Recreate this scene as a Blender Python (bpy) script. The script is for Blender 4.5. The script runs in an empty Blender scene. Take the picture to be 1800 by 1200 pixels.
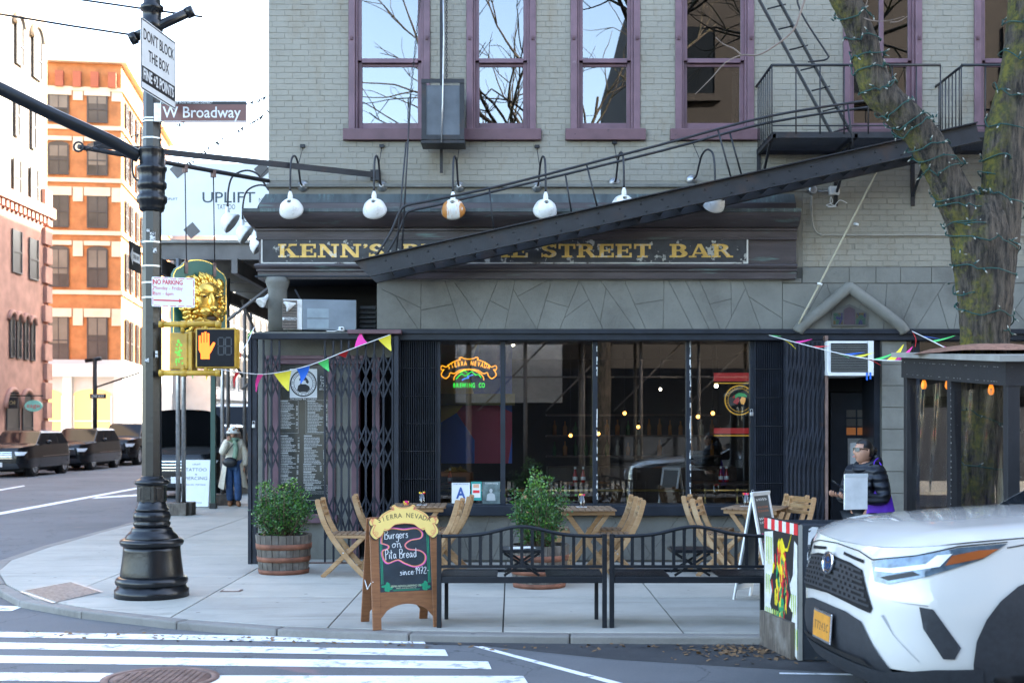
import bpy, bmesh, math, random
from mathutils import Vector, Matrix
random.seed(11)
R = math.radians
scn = bpy.context.scene
col = scn.collection
# ------------------------------------------------------------------ camera
FPX = 2200.0; HC = 1.82            # focal length in photo pixels, eye height above the pavement
cam_d = bpy.data.cameras.new('camera'); cam = bpy.data.objects.new('camera', cam_d); col.objects.link(cam)
cam.location = (0, 0, HC); cam.rotation_euler = (R(90), 0, 0)
cam_d.sensor_width = 36; cam_d.lens = 44.0; cam_d.shift_y = 145 / 1800
cam_d.clip_end = 2000; cam_d.clip_start = .1
cam_d.dof.use_dof = True; cam_d.dof.focus_distance = 14.2; cam_d.dof.aperture_fstop = 2.4
scn.camera = cam
# ------------------------------------------------------------------ light
SUN_A, SUN_E = R(40), R(28)
w = bpy.data.worlds.new('World'); scn.world = w; w.use_nodes = True
nt = w.node_tree; nt.nodes.clear()
sky = nt.nodes.new('ShaderNodeTexSky'); sky.sky_type = 'NISHITA'; sky.sun_disc = False
sky.sun_elevation = SUN_E; sky.sun_rotation = R(90) - SUN_A; sky.air_density = 1.0; sky.dust_density = 2.2; sky.ozone_density = .3
bg = nt.nodes.new('ShaderNodeBackground'); bg.inputs[1].default_value = .15
wo = nt.nodes.new('ShaderNodeOutputWorld')
nt.links.new(sky.outputs[0], bg.inputs[0]); nt.links.new(bg.outputs[0], wo.inputs[0])
sun_d = bpy.data.lights.new('sun', 'SUN'); sun_d.energy = 4.0; sun_d.angle = R(.53); sun_d.color = (1, .9, .76)
sun = bpy.data.objects.new('sun', sun_d); col.objects.link(sun); sun.location = (20, 20, 40)
sdir = Vector((math.cos(SUN_E) * math.cos(SUN_A), math.cos(SUN_E) * math.sin(SUN_A), math.sin(SUN_E)))
sun.rotation_euler = sdir.to_track_quat('Z', 'Y').to_euler()
vs = scn.view_settings; vs.view_transform = 'Standard'; vs.look = 'None'; vs.gamma = 1; vs.exposure = 3.2
scn.render.engine = 'CYCLES'; cy = scn.cycles
cy.max_bounces = 7; cy.diffuse_bounces = 3; cy.glossy_bounces = 4; cy.transmission_bounces = 6; cy.transparent_max_bounces = 16
cy.caustics_reflective = False; cy.caustics_refractive = False; cy.use_denoising = True; cy.sample_clamp_indirect = 6
# ------------------------------------------------------------------ helpers
def X(px, Y): return (px - 900) / FPX * Y
def Z(py, Y): return HC + (745 - py) / FPX * Y
def W(px, py, Y): return Vector((X(px, Y), Y, Z(py, Y)))
def G(px, py, z=0.0):
    Y = FPX * (HC - z) / (py - 745); return Vector((X(px, Y), Y, z))
MW = {}
def setp(o, label=None, cat=None, group=None, kind=None):
    if label: o['label'] = label
    if cat: o['category'] = cat
    if group: o['group'] = group
    if kind: o['kind'] = kind
    return o
def thing(name, label, cat, loc=(0, 0, 0), rz=0.0, group=None):
    o = bpy.data.objects.new(name, None); col.objects.link(o)
    o.empty_display_size = .1
    o.location = loc; o.rotation_euler = (0, 0, rz)
    MW[o] = Matrix.Translation(loc) @ Matrix.Rotation(rz, 4, 'Z')
    return setp(o, label, cat, group)
def mw(o): return MW.get(o) or (mw(o.parent) if o.parent else Matrix())
def copy_tree(o, parent=None):
    c = o.copy(); col.objects.link(c); c.parent = parent
    if o in MW: MW[c] = MW[o].copy()
    for ch in list(o.children): copy_tree(ch, c)
    return c
def put(o, loc, rz=0.0):
    o.location = loc; o.rotation_euler = (0, 0, rz); MW[o] = Matrix.Translation(loc) @ Matrix.Rotation(rz, 4, 'Z')
def frame(d, up=Vector((0, 0, 1))):
    d = d.normalized(); s = d.cross(up)
    if s.length < 1e-4: s = d.cross(Vector((0, 1, 0)))
    s.normalize(); return s, s.cross(d).normalized()
class MB:
    def __init__(self): self.v = []; self.f = []; self.s = []
    def add(self, vs, fs, smooth=False):
        b = len(self.v); self.v += [Vector(p) for p in vs]
        self.f += [tuple(i + b for i in f) for f in fs]; self.s += [smooth] * len(fs); return self
    def box(self, x0, x1, y0, y1, z0, z1, m=None):
        p = [(x0, y0, z0), (x1, y0, z0), (x1, y1, z0), (x0, y1, z0), (x0, y0, z1), (x1, y0, z1), (x1, y1, z1), (x0, y1, z1)]
        if m: p = [m @ Vector(q) for q in p]
        return self.add(p, [(3, 2, 1, 0), (4, 5, 6, 7), (0, 1, 5, 4), (1, 2, 6, 5), (2, 3, 7, 6), (3, 0, 4, 7)])
    def bar(self, p, q, wd, th=None, up=Vector((0, 0, 1))):
        p = Vector(p); q = Vector(q); th = th or wd; s, u = frame(q - p, up); s = s * wd / 2; u = u * th / 2
        return self.add([p - s - u, p + s - u, p + s + u, p - s + u, q - s - u, q + s - u, q + s + u, q - s + u],
                        [(0, 1, 2, 3), (7, 6, 5, 4), (4, 5, 1, 0), (5, 6, 2, 1), (6, 7, 3, 2), (7, 4, 0, 3)])
    def tube(self, pts, r, n=8, cap=True, closed=False, smooth=True):
        pts = [Vector(p) for p in pts]; m = len(pts)
        rs = r if isinstance(r, (list, tuple)) else [r] * m
        b = len(self.v); s0 = None
        for i, p in enumerate(pts):
            if closed: d = pts[(i + 1) % m] - pts[i - 1]
            else: d = pts[min(i + 1, m - 1)] - pts[max(i - 1, 0)]
            if d.length < 1e-7: d = Vector((0, 0, 1))
            d.normalize()
            if s0 is None: s, u = frame(d)
            else:
                s = s0 - d * s0.dot(d)
                if s.length < 1e-4: s, u = frame(d)
                s.normalize(); u = d.cross(s)
            s0 = s; u = d.cross(s).normalized()
            for k in range(n):
                a = 2 * math.pi * k / n
                self.v.append(p + (s * math.cos(a) + u * math.sin(a)) * rs[i])
        for i in range(m if closed else m - 1):
            for k in range(n):
                a = b + i * n + k; c = b + i * n + (k + 1) % n; j = b + ((i + 1) % m) * n
                self.f.append((a, c, j + (k + 1) % n, j + k)); self.s.append(smooth)
        if cap and not closed:
            self.f.append(tuple(b + k for k in range(n))[::-1]); self.s.append(False)
            self.f.append(tuple(b + (m - 1) * n + k for k in range(n))); self.s.append(False)
        return self
    def lathe(self, prof, n=24, m=None, smooth=True, a0=0.0, rfun=None, cap=True):
        b = len(self.v); m = m or Matrix()
        for j, (r, z) in enumerate(prof):
            for k in range(n):
                a = a0 + 2 * math.pi * k / n; q = r * (rfun(a, z) if rfun else 1)
                self.v.append(m @ Vector((q * math.cos(a), q * math.sin(a), z)))
        for j in range(len(prof) - 1):
            for k in range(n):
                k2 = (k + 1) % n
                self.f.append((b + j * n + k, b + j * n + k2, b + (j + 1) * n + k2, b + (j + 1) * n + k)); self.s.append(smooth)
        if cap:
            self.f.append(tuple(b + k for k in range(n))[::-1]); self.s.append(False)
            e = b + (len(prof) - 1) * n
            self.f.append(tuple(e + k for k in range(n))); self.s.append(False)
        return self
    def prism(self, poly, d, m):
        """poly in local xy, extruded from z=0 to z=d, placed by matrix m (front face at z=d)"""
        n = len(poly)
        if sum(poly[i][0] * poly[(i + 1) % n][1] - poly[(i + 1) % n][0] * poly[i][1] for i in range(n)) < 0: poly = poly[::-1]
        vs = [m @ Vector((x, y, 0)) for x, y in poly] + [m @ Vector((x, y, d)) for x, y in poly]
        fs = [tuple(range(n))[::-1], tuple(range(n, 2 * n))] + [(i, (i + 1) % n, n + (i + 1) % n, n + i) for i in range(n)]
        return self.add(vs, fs)
    def sphere(self, c, r, n=12, m=8, sc=(1, 1, 1)):
        c = Vector(c)
        return self.lathe([(max(1e-4, math.sin(math.pi * j / m)) * r, -math.cos(math.pi * j / m) * r) for j in range(m + 1)], n,
                          Matrix.Translation(c) @ Matrix.Diagonal((*sc, 1)), cap=False)
    def grid(self, rows, smooth=True, flip=False):
        nr = len(rows); nc = len(rows[0]); fs = []
        for i in range(nr - 1):
            for j in range(nc - 1):
                q = (i * nc + j, i * nc + j + 1, (i + 1) * nc + j + 1, (i + 1) * nc + j)
                fs.append(q[::-1] if flip else q)
        return self.add([p for r_ in rows for p in r_], fs, smooth)
    def build(self, name, mat, parent=None, world=False, bevel=0, seg=2, sub=0):
        vs = self.v
        if world and parent is not None:
            inv = mw(parent).inverted(); vs = [inv @ p for p in vs]
        me = bpy.data.meshes.new(name); me.from_pydata([tuple(p) for p in vs], [], self.f)
        me.polygons.foreach_set('use_smooth', self.s); me.update()
        o = bpy.data.objects.new(name, me); col.objects.link(o); me.materials.append(mat)
        if parent is not None: o.parent = parent
        if bevel:
            bm_ = o.modifiers.new('bevel', 'BEVEL'); bm_.width = bevel; bm_.segments = seg; bm_.limit_method = 'ANGLE'; bm_.angle_limit = R(40)
        if sub:
            s_ = o.modifiers.new('sub', 'SUBSURF'); s_.levels = sub; s_.render_levels = sub
        return o
def BX(name, mat, par, x0, x1, y0, y1, z0, z1, world=True, bevel=0):
    return MB().box(x0, x1, y0, y1, z0, z1).build(name, mat, par, world, bevel)
def rot_frame(loc, right, up):
    """matrix whose local x=right, y=up, z=right x up"""
    r_ = Vector(right).normalized(); u = Vector(up).normalized(); n = r_.cross(u)
    m = Matrix(((r_.x, u.x, n.x, loc[0]), (r_.y, u.y, n.y, loc[1]), (r_.z, u.z, n.z, loc[2]), (0, 0, 0, 1)))
    return m
FRONT = lambda x, y, z: rot_frame((x, y, z), (1, 0, 0), (0, 0, 1))   # faces the camera (-Y)
def text(s, size, mat, parent, m, name='lettering', ax='CENTER', world=True, sx=1.0, bold=0.0, sp=1.0, ext=.0006, shear=0.0, width=None):
    cu = bpy.data.curves.new('t', 'FONT'); cu.body = s; cu.size = size; cu.align_x = ax; cu.align_y = 'CENTER'
    cu.extrude = ext; cu.offset = bold; cu.space_character = sp; cu.shear = shear; cu.resolution_u = 3
    o = bpy.data.objects.new('t', cu)
    me = bpy.data.meshes.new_from_object(o)
    bpy.data.objects.remove(o); bpy.data.curves.remove(cu)
    if width and len(me.vertices):
        xs = [v.co.x for v in me.vertices]; sx = width / max(1e-6, max(xs) - min(xs))
    mm = m @ Matrix.Diagonal((sx, 1, 1, 1))
    if world and parent is not None: mm = mw(parent).inverted() @ mm
    me.transform(mm); me.materials.clear(); me.materials.append(mat)
    o = bpy.data.objects.new(name, me); col.objects.link(o)
    if parent is not None: o.parent = parent
    return o
def ribbon(mb, pts, wd, m, dz=0.0, closed=False):
    """flat stroke of width wd along 2D points, in plane of m"""
    n = len(pts); L = []
    for i, p in enumerate(pts):
        a = pts[(i - 1) % n] if (closed or i) else p; b = pts[(i + 1) % n] if (closed or i < n - 1) else p
        dx, dy = b[0] - a[0], b[1] - a[1]; l = math.hypot(dx, dy) or 1
        h = (wd[i] if isinstance(wd, list) else wd) / 2
        L.append(((p[0] - dy / l * h, p[1] + dx / l * h), (p[0] + dy / l * h, p[1] - dx / l * h)))
    vs = []
    for q in L: vs += [m @ Vector((*q[0], dz)), m @ Vector((*q[1], dz))]
    k = n if closed else n - 1
    mb.add(vs, [(2 * i + 1, 2 * ((i + 1) % n) + 1, 2 * ((i + 1) % n), 2 * i) for i in range(k)])
def spline(pts, n=8, closed=False):
    P = [Vector(p) for p in pts]; m = len(P); out = []
    for i in range(m if closed else m - 1):
        if closed: a, b, c, d = P[i - 1], P[i], P[(i + 1) % m], P[(i + 2) % m]
        else: a, b, c, d = P[max(i - 1, 0)], P[i], P[i + 1], P[min(i + 2, m - 1)]
        for k in range(n):
            t = k / n
            out.append(.5 * ((2 * b) + (c - a) * t + (2 * a - 5 * b + 4 * c - d) * t * t + (3 * b - a - 3 * c + d) * t ** 3))
    if not closed: out.append(P[-1].copy())
    return out
# ------------------------------------------------------------------ materials
def nodes(name):
    m = bpy.data.materials.new(name); m.use_nodes = True; t = m.node_tree
    return m, t, t.nodes['Principled BSDF']
def N(t, typ, **kw):
    n = t.nodes.new('ShaderNode' + typ)
    for k, v in kw.items():
        if k.startswith('i_'):
            key = k[2:]; key = int(key) if key.isdigit() else key.replace('_', ' ')
            n.inputs[key].default_value = v
        else: setattr(n, k, v)
    return n
def c4(c): return (c[0], c[1], c[2], 1)
def mixc(t, fac, a, b, blend='MIX'):
    n = t.nodes.new('ShaderNodeMix'); n.data_type = 'RGBA'; n.blend_type = blend
    for sock, val in ((n.inputs[0], fac), (n.inputs[6], a), (n.inputs[7], b)):
        if hasattr(val, 'links'): t.links.new(val, sock)
        else: sock.default_value = val if not isinstance(val, tuple) else (c4(val) if len(val) == 3 else val)
    return n.outputs[2]
def noise(t, scale, detail=4, rough=.55, vec=None, stretch=None, out=0):
    n = N(t, 'TexNoise'); n.inputs['Scale'].default_value = scale; n.inputs['Detail'].default_value = detail; n.inputs['Roughness'].default_value = rough
    if vec is None: vec = N(t, 'TexCoord').outputs['Object']
    if stretch:
        mp = N(t, 'Mapping'); mp.inputs['Scale'].default_value = stretch; t.links.new(vec, mp.inputs[0]); vec = mp.outputs[0]
    t.links.new(vec, n.inputs['Vector']); return n.outputs[out]
def ramp(t, v, lo, hi, a=0.0, b=1.0):
    n = N(t, 'MapRange'); n.inputs[1].default_value = lo; n.inputs[2].default_value = hi; n.inputs[3].default_value = a; n.inputs[4].default_value = b
    t.links.new(v, n.inputs[0]); return n.outputs[0]
def bump(t, p, h, strength=.3, dist=.01):
    b = N(t, 'Bump'); b.inputs['Strength'].default_value = strength; b.inputs['Distance'].default_value = dist
    t.links.new(h, b.inputs['Height']); t.links.new(b.outputs[0], p.inputs['Normal']); return b
WORLDPOS = lambda t: N(t, 'NewGeometry').outputs['Position']
def M(name, c, rough=.6, metal=0.0, var=.15, vs=6.0, bs=0.0, bsc=60.0, dirt=None, ds=3.0, dlo=.5, dhi=.7, stretch=None, coat=0.0, world=False, spec=.5):
    m, t, p = nodes(name); p.inputs['Roughness'].default_value = rough; p.inputs['Metallic'].default_value = metal
    p.inputs['Coat Weight'].default_value = coat; p.inputs['Specular IOR Level'].default_value = spec
    vec = WORLDPOS(t) if world else None
    if var or dirt:
        f = noise(t, vs, 5, vec=vec, stretch=stretch)
        o = mixc(t, ramp(t, f, .3, .7), tuple(x * (1 - var) for x in c), tuple(min(1, x * (1 + var)) for x in c))
        if dirt: o = mixc(t, ramp(t, noise(t, ds, 8, .65, vec=vec, stretch=stretch), dlo, dhi), o, dirt)
        t.links.new(o, p.inputs['Base Color'])
    else: p.inputs['Base Color'].default_value = c4(c)
    if bs: bump(t, p, noise(t, bsc, 6, .6, vec=vec, stretch=stretch), bs, .01)
    return m
def EM(name, c, s):
    m, t, p = nodes(name); p.inputs['Base Color'].default_value = c4(c)
    p.inputs['Emission Color'].default_value = c4(c); p.inputs['Emission Strength'].default_value = s; return m
def GLASS(name, refl, tint=(1, 1, 1), rough=0.0, ior=1.5, bs=0.0, bsc=2.0):
    """thin pane: clear view through plus a mirror share that grows at glancing angles"""
    m = bpy.data.materials.new(name); m.use_nodes = True; t = m.node_tree; t.nodes.clear()
    o = N(t, 'OutputMaterial'); mx = N(t, 'MixShader'); tr = N(t, 'BsdfTransparent'); gl = N(t, 'BsdfGlossy'); fr = N(t, 'Fresnel')
    tr.inputs[0].default_value = c4(tint); gl.inputs['Roughness'].default_value = rough; fr.inputs[0].default_value = ior
    ad = N(t, 'Math', operation='ADD', use_clamp=True); ad.inputs[1].default_value = refl
    t.links.new(fr.outputs[0], ad.inputs[0]); t.links.new(ad.outputs[0], mx.inputs[0]); t.links.new(tr.outputs[0], mx.inputs[1]); t.links.new(gl.outputs[0], mx.inputs[2]); t.links.new(mx.outputs[0], o.inputs[0])
    if bs:
        b = N(t, 'Bump'); b.inputs['Strength'].default_value = bs; b.inputs['Distance'].default_value = .02
        t.links.new(noise(t, bsc, 2), b.inputs['Height']); t.links.new(b.outputs[0], gl.inputs['Normal'])
    return m
def wood(name, c, dark, rough=.6, sc=(2, 30, 30), worn=None):
    m, t, p = nodes(name); p.inputs['Roughness'].default_value = rough
    f = noise(t, 3.0, 6, .6, stretch=sc); o = mixc(t, ramp(t, f, .3, .7), dark, c)
    if worn: o = mixc(t, ramp(t, noise(t, 5.0, 5), .5, .75), o, worn)
    t.links.new(o, p.inputs['Base Color']); bump(t, p, f, .25, .004); return m
def paint(name, c, rough=.4, chip=None, clo=.62, chi=.66, var=.12, metal=0.0, bs=.1, bsc=40, csc=9.0, spec=.5):
    return M(name, c, rough, metal, var, 4.0, bs, bsc, dirt=chip, ds=csc, dlo=clo, dhi=chi, spec=spec) if chip else M(name, c, rough, metal, var, 4.0, bs, bsc, spec=spec)
mt = {}
# wall paint
def grey_wall(name, c, stain):
    m, t, p = nodes(name); p.inputs['Roughness'].default_value = .75; P = WORLDPOS(t)
    o = mixc(t, ramp(t, noise(t, 1.1, 6, .6, vec=P), .3, .72), c, tuple(x * .82 for x in c))
    o = mixc(t, ramp(t, noise(t, 1.7, 7, .7, vec=P, stretch=(1.5, 1, .45)), .53, .75, 0, .85), o, stain)
    o = mixc(t, ramp(t, noise(t, 30, 4, .6, vec=P), .62, .72, 0, .5), o, tuple(x * .55 for x in c))
    t.links.new(o, p.inputs['Base Color'])
    bump(t, p, noise(t, 38, 6, .62, vec=P), .5, .012); return m
mt['brick'] = grey_wall('grey_brick_paint', (.300, .278, .225), (.225, .178, .118))
mt['joint'] = grey_wall('grey_joint_paint', (.245, .226, .182), (.17, .135, .092))
mt['stucco'] = M('grey_stucco', (.175, .172, .150), .8, 0, .2, 2.0, .5, 35, dirt=(.115, .11, .095), ds=1.6, dlo=.5, dhi=.75, world=True)
mt['groove'] = M('stucco_groove', (.09, .088, .078), .9)
mt['purple'] = paint('purple_paint', (.155, .085, .105), .5, (.28, .21, .22), .66, .74, var=.22, bsc=25)
mt['purple_sill'] = paint('purple_sill_paint', (.125, .062, .072), .55, (.05, .03, .035), .64, .70, var=.2)
mt['copper'] = M('cornice_metal', (.060, .048, .050), .45, .15, .3, 2.2, .2, 20, dirt=(.12, .19, .17), ds=2.4, dlo=.58, dhi=.74, stretch=(.6, 1, 5), world=True)
mt['verdigris'] = M('verdigris_metal', (.060, .072, .070), .55, .1, .35, 3.0, .15, 20, dirt=(.13, .20, .18), ds=4, dlo=.55, dhi=.74, stretch=(3, 1, .6), world=True)
mt['navy'] = paint('navy_black_paint', (.013, .017, .025), .5, (.13, .13, .12), .71, .74, var=.3, spec=.3)
mt['gate'] = M('gate_steel_paint', (.017, .020, .029), .5, 0, .35, 5, .15, 60, dirt=(.06, .03, .022), ds=7, dlo=.64, dhi=.76, spec=.3)
mt['black'] = M('black_iron', (.009, .010, .012), .4, 0, .3, 8, .12, 80, spec=.35)
mt['iron'] = M('escape_iron', (.017, .018, .022), .5, 0, .35, 5, .25, 50, dirt=(.042, .024, .018), ds=3.2, dlo=.54, dhi=.72, spec=.4)
mt['pole'] = M('pole_enamel', (.0045, .0055, .0075), .28, 0, .3, 9, .22, 28, spec=.45)
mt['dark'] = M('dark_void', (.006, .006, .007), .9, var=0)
mt['white'] = M('white_enamel', (.78, .77, .73), .35, 0, .08, 5, dirt=(.45, .42, .37), ds=8, dlo=.56, dhi=.72)
mt['plastic_white'] = M('white_plastic', (.74, .75, .74), .45, 0, .04, 5)
mt['steel'] = M('galvanised_steel', (.42, .42, .42), .38, .85, .2, 14)
mt['brass'] = M('brass', (.62, .44, .16), .28, .95, .15, 9)
mt['glass_up'] = GLASS('window_glass', .19, (.42, .42, .42), 0, 1.5, .012, 1.3)
mt['glass_shop'] = GLASS('shop_glass', .10, (.9, .92, .92), 0, 1.45, .006, .8)
mt['glass_far'] = M('far_glass', (.075, .068, .062), .3, 0, .5, .5, spec=.25)
mt['rope'] = M('white_cord', (.75, .75, .73), .8, var=.05)
for k, c in dict(red=(.75, .035, .045), pink=(.85, .045, .34), yellow=(.85, .72, .05), blue=(.02, .14, .62), green=(.10, .68, .17)).items():
    mt['flag_' + k] = M('flag_' + k, c, .5, var=.06)
mt['oak'] = wood('oiled_acacia', (.42, .25, .115), (.29, .155, .065), .5, (3, 3, 22), worn=(.46, .31, .17))
mt['slatwood'] = wood('weathered_slat', (.27, .17, .095), (.17, .10, .055), .65, (3, 30, 12), worn=(.33, .25, .17))
mt['soil'] = M('soil', (.03, .022, .014), .95, 0, .4, 30, .8, 60)
mt['text_white'] = M('white_print', (.8, .8, .78), .6, var=.03)
mt['text_black'] = M('black_print', (.012, .012, .014), .5, var=0)
# ------------------------------------------------------------------ ground
def asphalt():
    m, t, p = nodes('asphalt'); P = WORLDPOS(t); p.inputs['Roughness'].default_value = .8
    o = mixc(t, ramp(t, noise(t, .35, 5, .6, vec=P), .35, .68), (.075, .080, .087), (.135, .14, .147))
    o = mixc(t, ramp(t, noise(t, 220, 2, .6, vec=P), .45, .75), o, (.17, .17, .17))
    o = mixc(t, ramp(t, noise(t, 1.6, 8, .75, vec=P), .60, .66, 0, .55), o, (.035, .036, .04))
    v = N(t, 'TexVoronoi', feature='DISTANCE_TO_EDGE'); v.inputs['Scale'].default_value = .55
    wv = N(t, 'VectorMath', operation='ADD'); t.links.new(P, wv.inputs[0])
    nz = noise(t, 1.5, 4, .6, vec=P, out=1); t.links.new(nz, wv.inputs[1]); t.links.new(wv.outputs[0], v.inputs['Vector'])
    o = mixc(t, ramp(t, v.outputs[0], .0, .008, .7, 0), o, (.025, .025, .027))
    o = mixc(t, ramp(t, noise(t, .8, 3, .5, vec=P, stretch=(1, 2.4, 1)), .66, .69, 0, .35), o, (.34, .16, .15))
    t.links.new(o, p.inputs['Base Color']); bump(t, p, noise(t, 130, 4, .7, vec=P), .55, .01); return m
def concrete(name, c, dark, warm):
    m, t, p = nodes(name); P = WORLDPOS(t); p.inputs['Roughness'].default_value = .75
    oi = N(t, 'ObjectInfo').outputs['Random']
    o = mixc(t, ramp(t, noise(t, .9, 7, .65, vec=P), .3, .7), c, dark)
    o = mixc(t, oi, o, mixc(t, 1.0, o, (1.18, 1.17, 1.15), 'MULTIPLY'))
    o = mixc(t, ramp(t, noise(t, 2.2, 8, .7, vec=P), .58, .72, 0, .45), o, warm)
    gv = N(t, 'TexVoronoi'); gv.inputs['Scale'].default_value = 2.6; t.links.new(P, gv.inputs['Vector'])
    o = mixc(t, ramp(t, gv.outputs['Distance'], .055, .065, .75, 0), o, tuple(x * .35 for x in dark))
    o = mixc(t, ramp(t, noise(t, 1.2, 9, .75, vec=P, stretch=(.35, 2.2, 1)), .52, .68, 0, .55), o, tuple(x * .6 for x in dark))
    o = mixc(t, ramp(t, noise(t, 160, 2, .6, vec=P), .5, .8, 0, .35), o, tuple(x * .6 for x in dark))
    t.links.new(o, p.inputs['Base Color']); bump(t, p, noise(t, 90, 5, .7, vec=P), .35, .006); return m
mt['asphalt'] = asphalt()
mt['slab'] = concrete('pavement_concrete', (.42, .40, .35), (.30, .288, .252), (.205, .188, .15))
mt['kerb'] = concrete('kerb_stone', (.25, .235, .215), (.15, .14, .125), (.075, .06, .05))
mt['slabjoint'] = M('pavement_joint', (.07, .068, .062), .95, world=True)
mt['lane'] = M('road_paint', (.80, .80, .79), .6, 0, .06, 3, .3, 120, dirt=(.15, .15, .155), ds=6, dlo=.54, dhi=.68, world=True)
ZR = -.075
road = setp(BX('road', mt['asphalt'], None, -320, 320, -120, 700, ZR - .4, ZR), kind='structure')
# outline of the block's pavement, kerb side (convex)
KB = [(-7.06, 95), (-7.06, 21), (-7.02, 18.6), (-6.86, 16.7), (-6.50, 15.4), (-5.92, 14.2), (-5.1, 12.95), (-4.2, 12.2), (-3.1, 11.55), (-2.1, 11.15), (-.9, 10.9), (.5, 10.8), (2.2, 10.76), (45, 10.72)]
def inset(poly, d):
    out = []
    for i, p in enumerate(poly):
        a = poly[max(i - 1, 0)]; b = poly[min(i + 1, len(poly) - 1)]
        dx, dy = b[0] - a[0], b[1] - a[1]; l = math.hypot(dx, dy); out.append((p[0] - dy / l * d, p[1] + dx / l * d))
    return out
def clip(poly, a, b):
    """keep what lies left of a->b"""
    out = []; n = len(poly)
    def sd(p): return (b[0] - a[0]) * (p[1] - a[1]) - (b[1] - a[1]) * (p[0] - a[0])
    for i in range(n):
        p, q = poly[i], poly[(i + 1) % n]; s, t = sd(p), sd(q)
        if s >= 0: out.append(p)
        if s * t < 0:
            k = s / (s - t); out.append((p[0] + (q[0] - p[0]) * k, p[1] + (q[1] - p[1]) * k))
    return out
KI = inset(KB, .17)
base = MB(); n = len(KI)
top = [(x, y, -.014) for x, y in KI] + [(45, 95, -.014)]
base.add(top + [(x, y, ZR) for x, y, _ in top], [tuple(range(n + 1))] + [((i + 1) % (n + 1), i, i + n + 1, (i + 1) % (n + 1) + n + 1) for i in range(n + 1)])
sidewalk = setp(base.build('sidewalk', mt['slabjoint']), kind='structure')
xs = [-7.2, -4.78, -3.22, -1.65, -.08, 1.5, 3.06, 4.63, 6.2, 7.8, 9.4, 11.0]
cells = []
for i in range(len(xs) - 1):
    for y0, y1 in ((10.6, 13.2), (13.2, 14.95), (14.95, 17.2)):
        if i == 0 and y0 < 14: y0 = 10.6
        cells.append((xs[i], xs[i + 1], y0, y1))
for j in range(14):
    for x0, x1 in ((-7.2, -5.2), (-5.2, -3.2)): cells.append((x0, x1, 17.2 + 1.7 * j, 18.9 + 1.7 * j))
g = .007
for x0, x1, y0, y1 in cells:
    p = [(x0 + g, y0 + g), (x1 - g, y0 + g), (x1 - g, y1 - g), (x0 + g, y1 - g)]
    for i in range(n - 1):
        p = clip(p, KI[i], KI[i + 1])
        if len(p) < 3: break
    if len(p) < 3: continue
    MB().prism(p, .05 , Matrix.Translation((0, 0, -.05 + random.uniform(-.0015, .002)))).build('paving_slab', mt['slab'], sidewalk, bevel=.003, seg=1)
# far pavement and the pavement behind the camera
setp(BX('far_sidewalk', mt['slab'], None, -60, -19.6, 14, 400, ZR - .1, 0), kind='structure')
setp(BX('near_sidewalk', mt['slab'], None, -7, 60, -40, -.35, ZR - .1, 0), kind='structure')
# kerb stones
kerb = MB(); L = []
KO = []
for i in range(len(KB) - 1):
    a, b = Vector(KB[i]), Vector(KB[i + 1]); k = max(1, round((b - a).length / 1.6))
    for j in range(k): KO.append(a.lerp(b, j / k))
KO.append(Vector(KB[-1]))
kerb_o = setp(bpy.data.objects.new('kerb', None), kind='structure'); col.objects.link(kerb_o)
KO2 = inset([tuple(p) for p in KO], .165)
for i in range(len(KO) - 1):
    if KO[i].y > 60 or KO[i].x > 16: continue
    a, b = KO[i], KO[i + 1]; c, d = Vector(KO2[i + 1]), Vector(KO2[i]); e = (b - a).normalized() * .004
    q = [a + e, b - e, c - e, d + e]
    dz = random.uniform(-.006, .004)
    MB().prism([tuple(p) for p in q], .2, Matrix.Translation((0, 0, -.2 + dz))).build('kerb_stone', mt['kerb'], kerb_o, bevel=.018)
# painted markings: thin sheets 4 mm above the asphalt
def Gr(px, py): return G(px, py, ZR + .004)
marks = setp(bpy.data.objects.new('road_markings', None), kind='structure'); col.objects.link(marks)
def mark(name, pts):
    me = MB().add([Gr(*p) for p in pts], [tuple(range(len(pts)))[::-1]])
    return me.build(name, mt['lane'], marks)
for (a, b, c, d, x1) in ((1109, 1118.5, 1130.5, 1121, 742), (1127.5, 1139, 1152, 1140.5, 782), (1151, 1164, 1175, 1161.5, 858)):
    mark('crosswalk_bar', [(-160, a - 2), (x1, d), (x1 + 6, c), (-160, b - 2)])
mark('crosswalk_bar', [(-160, 1180), (200, 1182), (190, 1197), (-160, 1194)])
mark('crosswalk_bar', [(385, 1186), (920, 1187), (928, 1200), (365, 1200)])
mark('crosswalk_bar', [(-160, 1058), (42, 1065), (20, 1073), (-160, 1070)])
mark('lane_line', [(832, 1135), (848, 1135), (1096, 1200), (1072, 1200)])
mark('parking_line', [(1370, 1181), (1700, 1187), (1700, 1189.5), (1370, 1183.5)])
mark('lane_line', [(-90, 916), (240, 856.5), (262, 855), (-90, 921)])
mark('lane_line', [(-40, 866), (42, 852.5), (44, 854), (-40, 869)])
mark('stop_line', [(170, 873), (245, 868), (245, 871), (160, 876)])
mt['fresh'] = M('fresh_asphalt', (.034, .035, .038), .85, 0, .25, 2, .5, 130, dirt=(.06, .06, .062), ds=5, dlo=.5, dhi=.8, world=True)
ap = [(560, 1117), (760, 1121.5), (1000, 1124), (1340, 1125), (1420, 1150), (1560, 1185), (1380, 1176), (1240, 1168), (1080, 1158), (930, 1143), (850, 1134), (740, 1131), (600, 1125)]
setp(MB().add([G(a, b, ZR + .002) for a, b in ap], [tuple(range(len(ap)))[::-1]]).build('asphalt_patch', mt['fresh']), kind='structure')
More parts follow.
